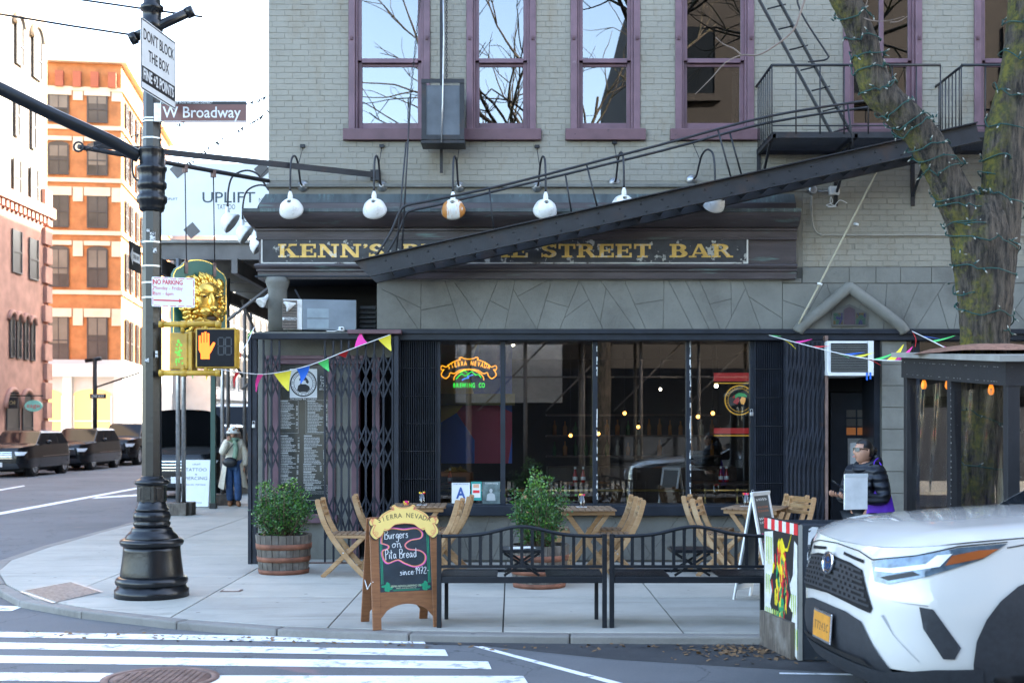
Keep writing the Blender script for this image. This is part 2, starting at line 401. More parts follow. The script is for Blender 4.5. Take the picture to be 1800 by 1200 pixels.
# manhole cover
mh = G(282, 1193, ZR); t_ = thing('manhole_cover', 'round rust-brown iron manhole cover between two crosswalk bars', 'manhole cover', mh)
mt['rust'] = M('rusty_iron', (.19, .125, .105), .65, .4, .35, 9, .5, 60)
MB().lathe([(.43, 0), (.43, .012), (.375, .014), (.37, .006)], 40, cap=False).build('rim', mt['rust'], t_)
lid = MB().lathe([(.362, .002), (.362, .010), (.0005, .010)], 40, cap=False).build('lid', mt['rust'], t_)
kn = MB()
for i in range(-7, 8):
    for j in range(-7, 8):
        if i * i + j * j < 47: kn.box(i * .048 - .016, i * .048 + .016, j * .048 - .016, j * .048 + .016, .010, .016)
kn.build('tread_pattern', mt['rust'], lid)
# ramp plate with raised bars at the corner, small utility lid
tp = thing('ramp_plate', 'worn grey ribbed metal plate set in the pavement at the corner', 'plate', G(110, 1041))
q = [G(34, 1040), G(92, 1060), G(182, 1040), G(128, 1022)]
MB().add([p + Vector((0, 0, .004)) for p in q], [(0, 1, 2, 3)]).build('plate', mt['steel'], tp, True)
for i in range(15):
    a = q[0].lerp(q[1], (i + .5) / 15); b = q[3].lerp(q[2], (i + .5) / 15)
    MB().bar(a.lerp(b, .06) + Vector((0, 0, .007)), a.lerp(b, .94) + Vector((0, 0, .007)), .022, .010).build('rib', mt['steel'], tp, True)
ul = thing('utility_lid', 'small rusty rectangular utility lid set in the pavement slab', 'utility lid', G(407, 1038))
MB().box(-.11, .11, -.08, .08, 0, .008).build('frame', mt['rust'], ul); MB().box(-.085, .085, -.055, .055, .008, .012).build('cover', mt['steel'], ul)
# leaf litter along the gutter
lm = M('dead_leaf', (.20, .115, .055), .8, 0, .5, 3)
lf = MB()
for i in range(420):
    if random.random() < .62: p = Vector((random.gauss(1.95, .28), random.gauss(10.45, .22), ZR + .01))
    else:
        x = random.uniform(-4.5, 2); p = Vector((x, 10.66 + max(0, -x - .4) * .17 + random.gauss(0, .07), ZR + .008))
    a = random.uniform(0, 6.3); s = random.uniform(.012, .035); u = Vector((math.cos(a), math.sin(a), random.uniform(-.3, .5))) * s; v_ = Vector((-math.sin(a), math.cos(a), random.uniform(-.2, .5))) * s * .6
    lf.add([p - u, p + v_, p + u, p - v_], [(0, 1, 2, 3)])
setp(lf.build('leaf_litter', lm), 'scattered brown dead leaves along the gutter', 'leaves', kind='stuff')
# ------------------------------------------------------------------ the bar building
YF = 16.6
XL = -3.23; HB = 25.0
bar = thing('corner_bar_building', 'grey painted brick corner building with purple windows above a dark storefront', 'building', (0, YF, 0))
wx = lambda px: X(px, YF)
WIN = [(613, 756), (820, 942), (1003, 1125), (1187, 1325), (1482, 1620), (1712, 1852)]
WIN = [(wx(a), wx(b)) for a, b in WIN]
ZW0, ZW1, ZM = Z(228, YF), 7.78, Z(105, YF)
XR = 9.2                                  # right end of modelled facade detail
# backing wall with openings
bk = MB(); yb0, yb1 = YF - .0012, YF + .34
ZB = 3.02
bk.box(XL + .02, XR + 22, yb0, yb1, ZW1, HB)
xsW = [XL + .004] + [x for w_ in WIN for x in w_] + [XR + 22]
for i in range(0, len(xsW), 2): bk.box(xsW[i], xsW[i + 1], yb0, yb1, ZW0 - .16, ZW1)
bk.box(XL + .004, XR + 22, yb0, yb1, 3.75, ZW0 - .16)
bk.box(XL + 1.6, XR + 22, yb0, yb1, ZB, 3.75)
bk.build('wall', mt['joint'], bar, True)
# side wall on the avenue, roof, back volume
mt['sidebrick'] = M('side_wall_paint', (.07, .06, .052), .8, world=True, bs=.5, bsc=12)
sd = MB().box(XL + .004, XL + .34, yb1, 60, 3.75, HB).box(XL + .34, 31, 59.7, 60, 0, HB).box(30.7, 31, yb1, 59.7, 0, HB).box(XL + .34, 30.7, yb1, 59.7, HB - .3, HB - .02)
sd.box(XL + .004, XL + .34, 20.4, 60, 0, 3.75)
sd.build('side_wall', mt['sidebrick'], bar, True)
MB().box(XR + .2, 30.7, yb0, yb1, 0, ZB - .001).build('storefront_wall', mt['navy'], bar, True)
# bricks: painted, each its own box, joints recessed
CH, BL = .0755, .213
def openings(z0, z1):
    out = []
    if z1 > ZW0 - .15 and z0 < ZW1:
        for a, b in WIN:
            if z0 < ZW0: out.append((a - .07, b + .07))
            else: out.append((a, b))
    return out
bricks = []
zb = Z(470, YF) + .01
row = 0; z = zb
while z < 7.62:
    x0 = XL if z > 4.98 else wx(1410)
    if z > 4.98 - CH and z <= 4.98 and z > 4.9: x0 = wx(1410)
    x1 = XR; op = openings(z, z + CH)
    segs = []; cur = x0
    for a, b in op:
        if a > cur: segs.append((cur, a))
        cur = max(cur, b)
    segs.append((cur, x1))
    off = (row % 2) * BL / 2 + (0 if row % 6 else BL / 4)
    for a, b in segs:
        k = math.floor((a - XL - off) / BL); xx = XL + off + k * BL
        while xx < b:
            l, r_ = max(xx, a), min(xx + BL, b)
            if r_ - l > .03: bricks.append((l + .0022, r_ - .0022, z + .0028, z + CH - .0028))
            xx += BL
    z += CH; row += 1
full = [i for i, q in enumerate(bricks) if q[1] - q[0] > BL * .9 and Z(330, YF) < q[2] < 7.4 and q[1] < wx(1480)]
random.shuffle(full)
full.sort(key=lambda i: -bricks[i][2] if bricks[i][2] < 5.7 else bricks[i][2] + 20)
single = set(full[:300])
sb = MB().box(-.5, .5, 0, .03, -.5, .5); sbm = None
rest = MB()
brickwork = None
for i, (l, r_, z0, z1) in enumerate(bricks):
    dy = random.gauss(0, .0008) - (.002 if random.random() < .1 else 0); dz = random.gauss(0, .0016)
    if i in single:
        if sbm is None:
            o = MB().box(-(BL - .0044) / 2, (BL - .0044) / 2, -.005, .02, -(CH - .0056) / 2, (CH - .0056) / 2).build('brick', mt['brick'], bar, bevel=.004, seg=1); sbm = o
        else:
            o = sbm.copy(); col.objects.link(o)
        o.location = ((l + r_) / 2, dy, (z0 + z1) / 2 + dz); o.rotation_euler = (random.gauss(0, .006), random.gauss(0, .003), random.gauss(0, .004))
    else:
        y = YF + dy - .005
        t = random.gauss(0, .0016); c = .004
        rest.add([(l, y + c + t, z0 + dz), (r_, y + c - t, z0 + dz), (r_, y + c - t, z1 + dz), (l, y + c + t, z1 + dz), (l + c, y + t, z0 + c + dz), (r_ - c, y - t, z0 + c + dz), (r_ - c, y - t, z1 - c + dz), (l + c, y + t, z1 - c + dz),
                  (l, YF + .02, z0), (r_, YF + .02, z0), (r_, YF + .02, z1), (l, YF + .02, z1)],
                 [(4, 5, 6, 7), (0, 1, 5, 4), (1, 2, 6, 5), (2, 3, 7, 6), (3, 0, 4, 7), (8, 9, 1, 0), (9, 10, 2, 1), (10, 11, 3, 2), (11, 8, 0, 3)])
setp(rest.build('brick_courses', mt['brick'], bar, True), kind='stuff')
# windows: frame, sashes, panes, sill
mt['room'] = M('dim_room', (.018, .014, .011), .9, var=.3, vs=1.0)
for k, (a, b) in enumerate(WIN):
    wv = bpy.data.objects.new('window', None); col.objects.link(wv); wv.parent = bar
    f = MB(); y0 = YF - .03
    f.box(a, a + .085, y0, YF + .16, ZW0, ZW1).box(b - .085, b, y0, YF + .16, ZW0, ZW1).box(a + .085, b - .085, y0, YF + .16, ZW1 - .1, ZW1)
    f.box(a + .0851, a + .115, y0 + .04, YF + .16, ZW0, ZW1 - .1).box(b - .115, b - .0851, y0 + .04, YF + .16, ZW0, ZW1 - .1)
    f.build('frame', mt['purple'], wv, True, bevel=.006, seg=1)
    a2, b2 = a + .115, b - .115
    fr = MB(); yu, yl = YF + .045, YF + .095
    fr.box(a2, a2 + .05, yu, yu + .04, ZM, ZW1 - .1).box(b2 - .05, b2, yu, yu + .04, ZM, ZW1 - .1).box(a2 + .05, b2 - .05, yu, yu + .04, ZM - .03, ZM + .03).box(a2 + .05, b2 - .05, yu, yu + .04, ZW1 - .16, ZW1 - .1)
    fr.build('upper_sash', mt['purple'], wv, True, bevel=.004, seg=1)
    fr = MB(); fr.box(a2, a2 + .055, yl, yl + .04, ZW0, ZM - .01).box(b2 - .055, b2, yl, yl + .04, ZW0, ZM - .01).box(a2 + .055, b2 - .055, yl, yl + .04, ZW0 + .01, ZW0 + .11).box(a2 + .055, b2 - .055, yl, yl + .04, ZM - .07, ZM - .031)
    if k == 4:   # the balcony window is divided in the middle
        m_ = (a2 + b2) / 2; fr.box(m_ - .03, m_ + .03, yu - .005, yu + .044, ZM + .03, ZW1 - .16)
    fr.build('lower_sash', mt['purple'], wv, True, bevel=.004, seg=1)
    BX('pane', mt['glass_up'], wv, a2 + .05, b2 - .05, yu + .018, yu + .022, ZM + .03, ZW1 - .16)
    BX('pane', mt['glass_up'], wv, a2 + .055, b2 - .055, yl + .018, yl + .022, ZW0 + .11, ZM - .07)
    for sx in (a + .04, b - .04):
        MB().box(sx - .016, sx + .016, y0 - .025, y0, Z(68, YF) - .022, Z(68, YF) + .022).tube([(sx, y0 - .03, Z(68, YF)), (sx, y0 - .012, Z(68, YF))], .01, 8).build('shutter_hook', mt['purple_sill'], wv, True)
    if k not in (1, 5): 
        zs = ZW0 - .15; l = a - .07
        r_ = b + .07 if k else WIN[1][1] + .07
        BX('sill', mt['purple_sill'], wv, l, r_, YF - .075, YF + .12, zs, ZW0 + .001, bevel=.008)
    if k == 5: BX('sill', mt['purple_sill'], wv, a - .07, b + .07, YF - .075, YF + .12, ZW0 - .15, ZW0 + .001, bevel=.008)
    # dim room behind
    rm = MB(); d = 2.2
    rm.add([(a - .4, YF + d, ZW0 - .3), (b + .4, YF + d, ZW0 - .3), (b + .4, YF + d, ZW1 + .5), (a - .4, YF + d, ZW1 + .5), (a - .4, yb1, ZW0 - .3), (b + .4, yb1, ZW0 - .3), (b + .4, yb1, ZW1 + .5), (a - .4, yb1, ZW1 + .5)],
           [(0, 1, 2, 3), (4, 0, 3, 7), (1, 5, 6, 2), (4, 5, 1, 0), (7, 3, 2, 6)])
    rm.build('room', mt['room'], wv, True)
    if k == 3: MB().box(b2 - .14, b2 - .06, YF + .2, YF + .22, ZW0 + .1, ZM - .1).build('blind_edge', mt['white'], wv, True)
# thin ledge
BX('ledge', mt['stucco'], bar, XL - .02, wx(1405), YF - .05, YF + .01, Z(330, YF), Z(324, YF), bevel=.006)
# ---- storefront cornice: a moulded run with a mitred return at the corner
XCR = 3.73
def sweep(name, mat, prof, x1=XCR, back=20.3, fs=.55):
    rows = []
    for (o, z) in prof:
        rows.append([(x1, YF - o, z), (XL - o * fs, YF - o, z), (XL - o * fs, back, z)])
    mb = MB().grid(rows, smooth=False, flip=True)
    e = [(x1, YF - o, z) for o, z in prof]; mb.add(e + [(x1, YF + .02, prof[0][1]), (x1, YF + .02, prof[-1][1])], [tuple(range(len(e))) + (len(e) + 1, len(e))])
    return mb.build(name, mat, bar, True)
def zo(py, o): return Z(py, YF - o)
sweep('cornice_flashing', mt['verdigris'], [(-.02, zo(340, .02)), (.05, zo(341, .05)), (.16, zo(357, .16))])
sweep('cornice_apron', mt['copper'], [(.14, zo(355, .14)), (.165, zo(357, .165)), (.17, zo(366, .17)), (.45, zo(366.5, .45)), (.45, zo(367, .45))])
sweep('cornice_edge', mt['verdigris'], [(.452, zo(366, .452)), (.462, zo(366, .462)), (.462, zo(372, .462)), (.45, zo(373, .45))])
crown = [(.452, zo(372, .45))] + [(.45 - .13 * (1 - math.cos(t * math.pi / 2)) - .02 * t, zo(374, .42) - t * .165) for t in [i / 6 for i in range(7)]] + [(.24, zo(400, .24))]
sweep('cornice_crown', mt['copper'], crown)
sweep('cornice_band', mt['copper'], [(.24, zo(400, .24)), (.25, zo(401, .25)), (.25, zo(405, .25)), (.215, zo(406, .215)), (.21, zo(418, .21)), (.225, zo(418.5, .225)), (.225, zo(421, .225)), (.17, zo(422, .17))])
sweep('frieze', mt['copper'], [(.17, zo(421, .17)), (.168, zo(464, .168))])
sweep('architrave', mt['copper'], [(.168, zo(463, .168)), (.25, zo(464, .25)), (.255, zo(467, .25)), (.24, zo(470, .24)), (.215, zo(473, .215)), (.215, zo(476, .215)), (.19, zo(478, .19)), (.185, zo(490, .185)), (-.02, zo(490.5, .1))])
# sign board on the frieze
YS = YF - .20
sg = thing('bar_sign', 'long weathered black signboard with gold slab serif letters on the cornice', 'sign', (0, YS, 0))
mt['signblack'] = M('peeling_sign_paint', (.022, .023, .026), .5, 0, .5, 8, .35, 40, dirt=(.36, .35, .31), ds=6.5, dlo=.585, dhi=.605, world=True)
mt['gold'] = M('gold_leaf', (.58, .36, .085), .35, .25, .25, 9, .2, 40, dirt=(.50, .43, .33), ds=9, dlo=.56, dhi=.62, world=True)
s0, s1, t0, t1 = X(462, YS), X(1312, YS), Z(461.5, YS), Z(421, YS)
BX('board', mt['signblack'], sg, s0, s1, YS - .012, YF - .165, t0, t1)
mt['trim'] = M('worn_white_trim', (.55, .53, .48), .6, 0, .2, 6, .3, 40, dirt=(.07, .05, .045), ds=5, dlo=.56, dhi=.62, world=True)
for q in ((s0 - .02, s1 + .02, t0 - .016, t0), (s0 - .02, s1 + .02, t1, t1 + .014), (s0 - .02, s0, t0, t1), (s1, s1 + .02, t0, t1)):
    BX('border', mt['trim'], sg, q[0], q[1], YS - .022, YF - .165, q[2], q[3])
# slab serif letters, unit height 1, drawn with strokes (x, y, w) -> polygons
def slab(ch):
    """returns (polygons, advance) for one capital of height 1"""
    T = .23; S = .13; e = .10
    def V(x, y0=0, y1=1, w_=T): return [(x, y0), (x + w_, y0), (x + w_, y1), (x, y1)]
    def Hh(x0, x1, y, h=S): return [(x0, y), (x1, y), (x1, y + h), (x0, y + h)]
    def ser(x, y, w_=T): return Hh(x - e, x + w_ + e, 0 if y == 0 else 1 - S)
    def arc(cx, cy, rx, ry, a0, a1, w0, w1=None, n=14):
        w1 = w1 if w1 is not None else w0; o_, i_ = [], []
        for k in range(n + 1):
            a = R(a0 + (a1 - a0) * k / n); wd = w0 * abs(math.cos(a)) + w1 * abs(math.sin(a))
            o_.append((cx + rx * math.cos(a), cy + ry * math.sin(a))); i_.append((cx + (rx - wd) * math.cos(a), cy + (ry - wd) * math.sin(a)))
        return [[o_[k], o_[k + 1], i_[k + 1], i_[k]] for k in range(n)]
    if ch == 'K': return [V(.1), ser(.1, 0), ser(.1, 1), [(.33, .42), (.40, .62), (.80, .93), (.62, .93)], [(.42, .60), (.58, .70), (.98, .08), (.72, .08)], Hh(.56, .98, 1 - S), Hh(.62, 1.12, 0)], 1.16
    if ch == 'E': return [V(.1), Hh(0, .86, 0), Hh(0, .84, 1 - S), Hh(.33, .62, .45, .11), V(.74, S, .34, .12), V(.72, .66, 1 - S, .12), V(.57, .34, .66, .09)], .95
    if ch == 'N': return [V(.12, 0, 1, .15), V(.84, 0, 1, .15), [(.05, 1), (.33, 1), (.99, 0), (.74, 0)], Hh(0, .40, 0), Hh(.70, 1.12, 1 - S)], 1.18
    if ch == "'": return [[(.06, .72), (.14, .70), (.28, .84), (.26, .98), (.10, 1.0), (.05, .86), (.16, .84)]], .34
    if ch == 'S':
        return arc(.42, .73, .38, .28, 20, 270, .2, .12) + arc(.42, .28, .40, .29, -160, 90, .2, .12) + [V(.72, .68, .98, .08), V(.02, .02, .32, .08)], .90
    if ch in 'BR':
        p = [V(.12), Hh(0, .52, 1 - S), Hh(.3, .54, .46, .11)] + arc(.5, .735, .36, .265, -90, 90, .22, .12)
        if ch == 'B': return p + [Hh(0, .55, 0)] + arc(.53, .27, .40, .275, -90, 90, .23, .12), 1.0
        return p + [ser(.12, 0), [(.48, .48), (.70, .52), (.98, .10), (.74, .06)], Hh(.74, 1.10, 0, .12)], 1.12
    if ch == 'O': return arc(.5, .5, .48, .52, 0, 360, .25, .12, 28), 1.04
    if ch == 'M': return [V(.12, 0, 1, .14), V(1.02, 0, 1, .22), [(.06, 1), (.34, 1), (.72, .12), (.56, .12)], [(1.1, 1), (.90, 1), (.56, .12), (.66, .12)], Hh(0, .38, 0), Hh(.9, 1.36, 0), Hh(1.0, 1.34, 1 - S), Hh(0, .3, 1 - S)], 1.42
    if ch == 'T': return [V(.36, 0, 1), Hh(.2, .75, 0), Hh(.03, .92, 1 - S), V(.03, .64, 1, .11), V(.81, .64, 1, .11)], .98
    if ch == 'A': return [[(.46, 1), (.66, 1), (1.04, .05), (.78, .05)], [(.46, 1), (.56, .92), (.26, .05), (.14, .05)], Hh(.28, .8, .27, .10), Hh(0, .40, 0, .12), Hh(.66, 1.16, 0, .12)], 1.2
    return [], .5
def slab_word(wd, px0, px1, py0, py1, Y, parent):
    tot = 0; gl = []
    for ch in wd:
        p, a = slab(ch); gl.append((ch, p, tot)); tot += a
    tot -= .06
    x0, x1 = X(px0, Y), X(px1, Y); zb_, zt = Z(py1, Y), Z(py0, Y); kx = (x1 - x0) / tot; kz = zt - zb_
    for ch, p, o_ in gl:
        mb = MB()
        for i, poly in enumerate(p):
            mb.prism([(x0 + (o_ + u) * kx, zb_ + v * kz) for u, v in poly], .006 + .0004 * i, FRONT(0, Y, 0))
        mb.build('letter', mt['gold'], parent, True)
for wd, a, b in (("KENN'S", 489, 676), ('BROOME', 706, 929), ('STREET', 951, 1144), ('BAR', 1177, 1287)):
    slab_word(wd, a, b, 429, 452.5, YS - .0125, sg)
# ------------------------------------------------------------------ stucco with incised joints
def voronoi(x0, x1, z0, z1, seeds, gap):
    out = []
    for i, s in enumerate(seeds):
        p = [(x0, z0), (x1, z0), (x1, z1), (x0, z1)]
        for j, t in enumerate(seeds):
            if i == j: continue
            dx, dz = t[0] - s[0], t[1] - s[1]; l = math.hypot(dx, dz)
            mx, mz = (s[0] + t[0]) / 2 - dx / l * gap, (s[1] + t[1]) / 2 - dz / l * gap
            p = clip(p, (mx, mz), (mx - dz, mz + dx))
            if len(p) < 3: break
        if len(p) >= 3: out.append(p)
    return out
def crazy(x0, x1, z0, z1, y, n, parent, seed, th=.012, mat='stucco', gap=.0022):
    rr = random.Random(seed); polys = [[(x0, z0), (x1, z0), (x1, z1), (x0, z1)]]
    ar = lambda p: abs(sum(p[i][0] * p[i - 1][1] - p[i - 1][0] * p[i][1] for i in range(len(p)))) / 2
    while len(polys) < n:          # long straight scored lines, splitting the biggest piece each time
        polys.sort(key=ar); p = polys.pop(); cx = sum(q[0] for q in p) / len(p); cz = sum(q[1] for q in p) / len(p)
        wx_ = max(q[0] for q in p) - min(q[0] for q in p); wz_ = max(q[1] for q in p) - min(q[1] for q in p)
        a_ = R(rr.choice((58, 72, 90, 112, 124)) + rr.uniform(-8, 8)) if wx_ > wz_ * .9 else R(rr.uniform(-38, 38))
        d = (math.cos(a_), math.sin(a_)); cx += rr.uniform(-.12, .12) * wx_; cz += rr.uniform(-.12, .12) * wz_; nx, nz = -d[1] * gap, d[0] * gap
        for q in (clip(p, (cx + nx, cz + nz), (cx + nx + d[0], cz + nz + d[1])), clip(p, (cx - nx, cz - nz), (cx - nx - d[0], cz - nz - d[1]))):
            if len(q) > 2: polys.append(q)
    for p in polys:
        MB().prism(p, th + rr.uniform(-.002, .002), FRONT(0, y + th, 0)).build('stucco_piece', mt[mat], parent, True, bevel=.003, seg=1)
def blocks(rects, y, parent, th=.012):
    for a, b, c, d in rects:
        MB().prism([(wx(a) + .004, Z(d, YF) + .004), (wx(b) - .004, Z(d, YF) + .004), (wx(b) - .004, Z(c, YF) - .004), (wx(a) + .004, Z(c, YF) - .004)], th, FRONT(0, y + th, 0)).build('stucco_piece', mt['stucco'], parent, True, bevel=.003, seg=1)
zt, zb_ = Z(491, YF), Z(581, YF)
BX('stucco_backing', mt['groove'], bar, wx(668), XR, YF - .085, YF + .008, zb_, Z(500, YF))
crazy(wx(670), wx(1372), zb_ + .002, zt - .03, YF - .1, 30, bar, 3)
BX('stucco_cap', mt['stucco'], bar, wx(668), wx(1372), YF - .105, YF + .0, zt - .03, zt + .02)
BX('stucco_backing', mt['groove'], bar, wx(1373), XR, YF - .06, YF + .008, Z(500, YF), Z(470, YF))
blocks([(1372, 1407, 490, 499), (1408, 1490, 471, 499), (1490, 1537, 471, 499), (1537, 1580, 471, 499), (1580, 1634, 471, 499), (1634, 1710, 471, 499), (1710, 1770, 471, 499), (1770, 1850, 471, 499), (1850, 1990, 471, 499)], YF - .075, bar)
crazy(wx(1373), XR, zb_ + .002, Z(500, YF), YF - .1, 22, bar, 8)
# gable hood with leaded light over the door
gp = [W(1402, 583, 16.42), W(1412, 570, 16.4), W(1450, 540, 16.4), W(1483, 512, 16.4), W(1493, 506, 16.4), W(1503, 512, 16.4), W(1545, 543, 16.4), W(1580, 570, 16.4), W(1590, 583, 16.42)]
MB().tube(spline(gp, 3), .075, 10).build('gable_hood', mt['stucco'], bar, True)
ll = bpy.data.objects.new('leaded_light', None); col.objects.link(ll); ll.parent = bar
yl = 16.47
pent = [(1462, 573), (1524, 573), (1524, 549), (1493, 534), (1462, 549)]
MB().prism([(X(a, yl), Z(b, yl)) for a, b in pent], .02, FRONT(0, yl + .02, 0)).build('frame', mt['groove'], ll, True)
cols = [M('leaded_' + n_, c, .15, 0, .2, spec=.8) for n_, c in (('green', (.02, .06, .045)), ('blue', (.012, .02, .07)), ('amber', (.07, .05, .02)), ('plum', (.045, .035, .05)))]
rr = random.Random(5)
for (a, b) in ((1465, 1481), (1505, 1521)):
    x0, x1, z0, z1 = X(a, yl), X(b, yl), Z(570, yl), Z(550, yl)
    for i, p in enumerate(voronoi(x0, x1, z0, z1, [(rr.uniform(x0, x1), rr.uniform(z0, z1)) for _ in range(11)], .003)):
        MB().prism(p, .006, FRONT(0, yl, 0)).build('pane', cols[i % 3], ll, True)
MB().prism([(X(a, yl), Z(b, yl)) for a, b in ((1483, 570), (1503, 570), (1503, 544), (1493, 539), (1483, 544))], .006, FRONT(0, yl, 0)).build('pane', cols[3], ll, True)
# ------------------------------------------------------------------ storefront frame
YG = 16.62
sf = bpy.data.objects.new('storefront', None); col.objects.link(sf); sf.parent = bar
ZH0, ZH1, ZS = Z(598, 16.45), Z(582.5, 16.45), Z(885, YG)
BX('header', mt['navy'], sf, wx(628), XR, YF - .17, YF + .1, ZH0, ZH1 + .02, bevel=.01)
BX('header_lip', mt['navy'], sf, wx(628), XR, YF - .21, YF - .16, ZH1 - .03, ZH1 + .03)
BX('sill', mt['navy'], sf, wx(703), wx(1382), YF - .22, YG + .05, Z(906, 16.4), Z(888, 16.4), bevel=.008)
BX('sill_board', mt['navy'], sf, wx(703), wx(1382), YF - .12, YG + .05, Z(888, 16.4) + .001, ZS, bevel=.006)
BX('stall_riser', mt['groove'], sf, wx(703), wx(1382), YF - .10, YF + .1, 0, Z(906, 16.4) - .001)
crazy(wx(705), wx(1380), .03, Z(907, 16.4), YF - .114, 20, sf, 21, gap=.0022)
GX = [wx(770), wx(884), wx(1046), wx(1210), wx(1322)]
for i, x in enumerate(GX):
    BX('mullion', mt['navy'], sf, x - .032, x + .032, YG - .05, YG + .05, ZS, ZH0, bevel=.004)
for i in range(4):
    BX('pane', mt['glass_shop'], sf, GX[i] + .033, GX[i + 1] - .033, YG - .004, YG + .004, ZS, ZH0)
# chipped white paint flecks on two mullions
fl = MB()
for x in (GX[2] + .026, GX[3] + .022, GX[3] + .026):
    for k in range(26):
        z = random.uniform(ZS, ZH0); fl.box(x - random.uniform(.002, .012), x + .004, YG - .0525, YG - .049, z, z + random.uniform(.01, .09))
fl.build('bare_flecks', mt['text_white'], sf, True)
# right of the door: block pier and second dark window
BX('pier', mt['groove'], bar, wx(1546), wx(1590), YF - .085, YF + .3, 0, ZH0 - .001)
ys_ = [600, 641, 678, 716, 754, 790, 828, 866, 905, 945, 983]
blocks([(1546, 1590, ys_[i], ys_[i + 1]) for i in range(10)], YF - .1, bar)
mt['chip'] = M('chipped_pier', (.33, .31, .27), .8)
BX('pane', mt['glass_shop'], sf, wx(1592), XR, YG - .004, YG + .004, .7, ZH0)
BX('stall_riser', mt['navy'], sf, wx(1590.5), XR, YF - .08, YF + .1, 0, .7)
for x in (1610, 1740, 1870): BX('mullion', mt['navy'], sf, wx(x) - .04, wx(x) + .04, YG - .05, YG + .05, .7, ZH0)
# ------------------------------------------------------------------ door recess
dr = bpy.data.objects.new('door', None); col.objects.link(dr); dr.parent = bar
yd = 17.15
BX('door_leaf', mt['navy'], dr, X(1460, yd), X(1552, yd), yd, yd + .05, .02, 2.25, bevel=.004)
BX('transom_panel', mt['dark'], dr, X(1450, yd), X(1556, yd), yd + .01, yd + .06, 2.26, 3.0)
BX('jamb', mt['navy'], dr, wx(1536), wx(1545.8), YF - .02, yd + .1, 0, ZH0 - .002)
BX('jamb', mt['navy'], dr, wx(1452), wx(1458), YF + .05, yd + .1, 0, ZH0 - .002)
mt['litpane'] = EM('lit_pane', (.30, .10, .025), .05)
for i in range(2):
    for j in range(3):
        x0 = X(1488 + i * 19, yd); z0 = Z(764 - j * 15.5, yd)
        BX('pane', mt['litpane'] if j == 0 else mt['glass_far'], dr, x0, x0 + .125, yd - .006, yd, z0, z0 + .10)
BX('notice_frame', mt['steel'], dr, X(1490, yd), X(1531, yd), yd - .012, yd, Z(818, yd), Z(770, yd))
BX('notice', mt['plastic_white'], dr, X(1494, yd), X(1527, yd), yd - .016, yd - .0125, Z(815, yd), Z(778, yd))
BX('threshold', mt['slab'], dr, wx(1458), wx(1545.8), YF - .05, yd, .001, .03)
# air conditioner above the door
ac = thing('air_conditioner', 'white window air conditioner with dark grille mounted above the black door', 'air conditioner', (wx(1494), 16.4, Z(660, 16.2)))
a0, a1, b0, b1 = X(1454, 16.2), X(1535, 16.2), Z(660, 16.2), Z(599, 16.2)
mt['grille'] = M('grille_slats', (.12, .125, .12), .5, var=.1)
MB().box(a0, a1, 16.21, 17.1, b0, b1).build('case', mt['plastic_white'], ac, True, bevel=.01)
BX('grille_back', mt['dark'], ac, a0 + .05, a1 - .075, 16.2, 16.209, b0 + .045, b1 - .03)
for i in range(17):
    z0 = b0 + .05 + i * (b1 - b0 - .09) / 17
    BX('louvre', mt['grille'], ac, a0 + .05, a1 - .075, 16.185, 16.2, z0, z0 + .010)
BX('bottom_trim', mt['plastic_white'], ac, a0, a1, 16.18, 16.209, b0, b0 + .04)
BX('side_trim', mt['plastic_white'], ac, a1 - .07, a1, 16.18, 16.209, b0 + .041, b1)
for i, x in enumerate((a1 - .10, a1 - .055)): BX('blue_tape', mt['flag_blue'], ac, x, x + .022, 16.172, 16.179, b0 - .06 + i * .012, b0 + .04)
# ------------------------------------------------------------------ folded gates beside the windows
def pleats(name, label, x0, x1, z0, z1, y, n, d=.07):
    t = thing(name, label, 'security gate', ((x0 + x1) / 2, y, z0))
    for i in range(n):
        xa = x0 + (x1 - x0) * i / n; xb = x0 + (x1 - x0) * (i + .5) / n; xc = x0 + (x1 - x0) * (i + 1) / n
        MB().add([(xa, y + d, z0), (xb, y, z0), (xb + .006, y, z0), (xc, y + d, z0), (xa, y + d, z1), (xb, y, z1), (xb + .006, y, z1), (xc, y + d, z1)],
                 [(0, 1, 5, 4), (1, 2, 6, 5), (2, 3, 7, 6), (4, 5, 6, 7)]).build('slat', mt['gate'], t, True)
    for k in range(1, 6):
        z = z0 + (z1 - z0) * k / 6
        MB().tube([(x0 + (x1 - x0) * i / 24, y - .006, z + .004 * math.sin(i * 2.1)) for i in range(25)], .005, 5).build('link_row', mt['iron'], t, True)
    return t
pleats('folded_shutter_gate', 'folded dark ribbed metal shutter left of the neon window', wx(703), wx(768), ZS - .03, ZH0, YF - .09, 17)
pleats('folded_shutter_gate', 'folded dark ribbed metal shutter right of the stained glass window', wx(1324), wx(1380), ZS - .1, ZH0, YF - .09, 15)
def padlock(name, label, px, py, y):
    t = thing(name, label, 'padlock', W(px, py, y))
    MB().box(-.022, .022, -.012, .012, -.05, 0).build('body', mt['steel'], t, bevel=.006)
    MB().tube([(-.015, 0, 0)] + [(-.015 * math.cos(a), 0, .025 + .015 * math.sin(a)) for a in [i * math.pi / 6 for i in range(7)]] + [(.015, 0, 0)], .0045, 6).build('shackle', mt['steel'], t)
padlock('padlock', 'steel padlock hanging at mid height on the right folded shutter', 1321, 724, YF - .14)
padlock('padlock', 'steel padlock hanging low on the right folded shutter by the brass rail', 1323, 866, YF - .14)
padlock('padlock', 'steel padlock on the left post of the scissor gate', 446, 745, 16.26)
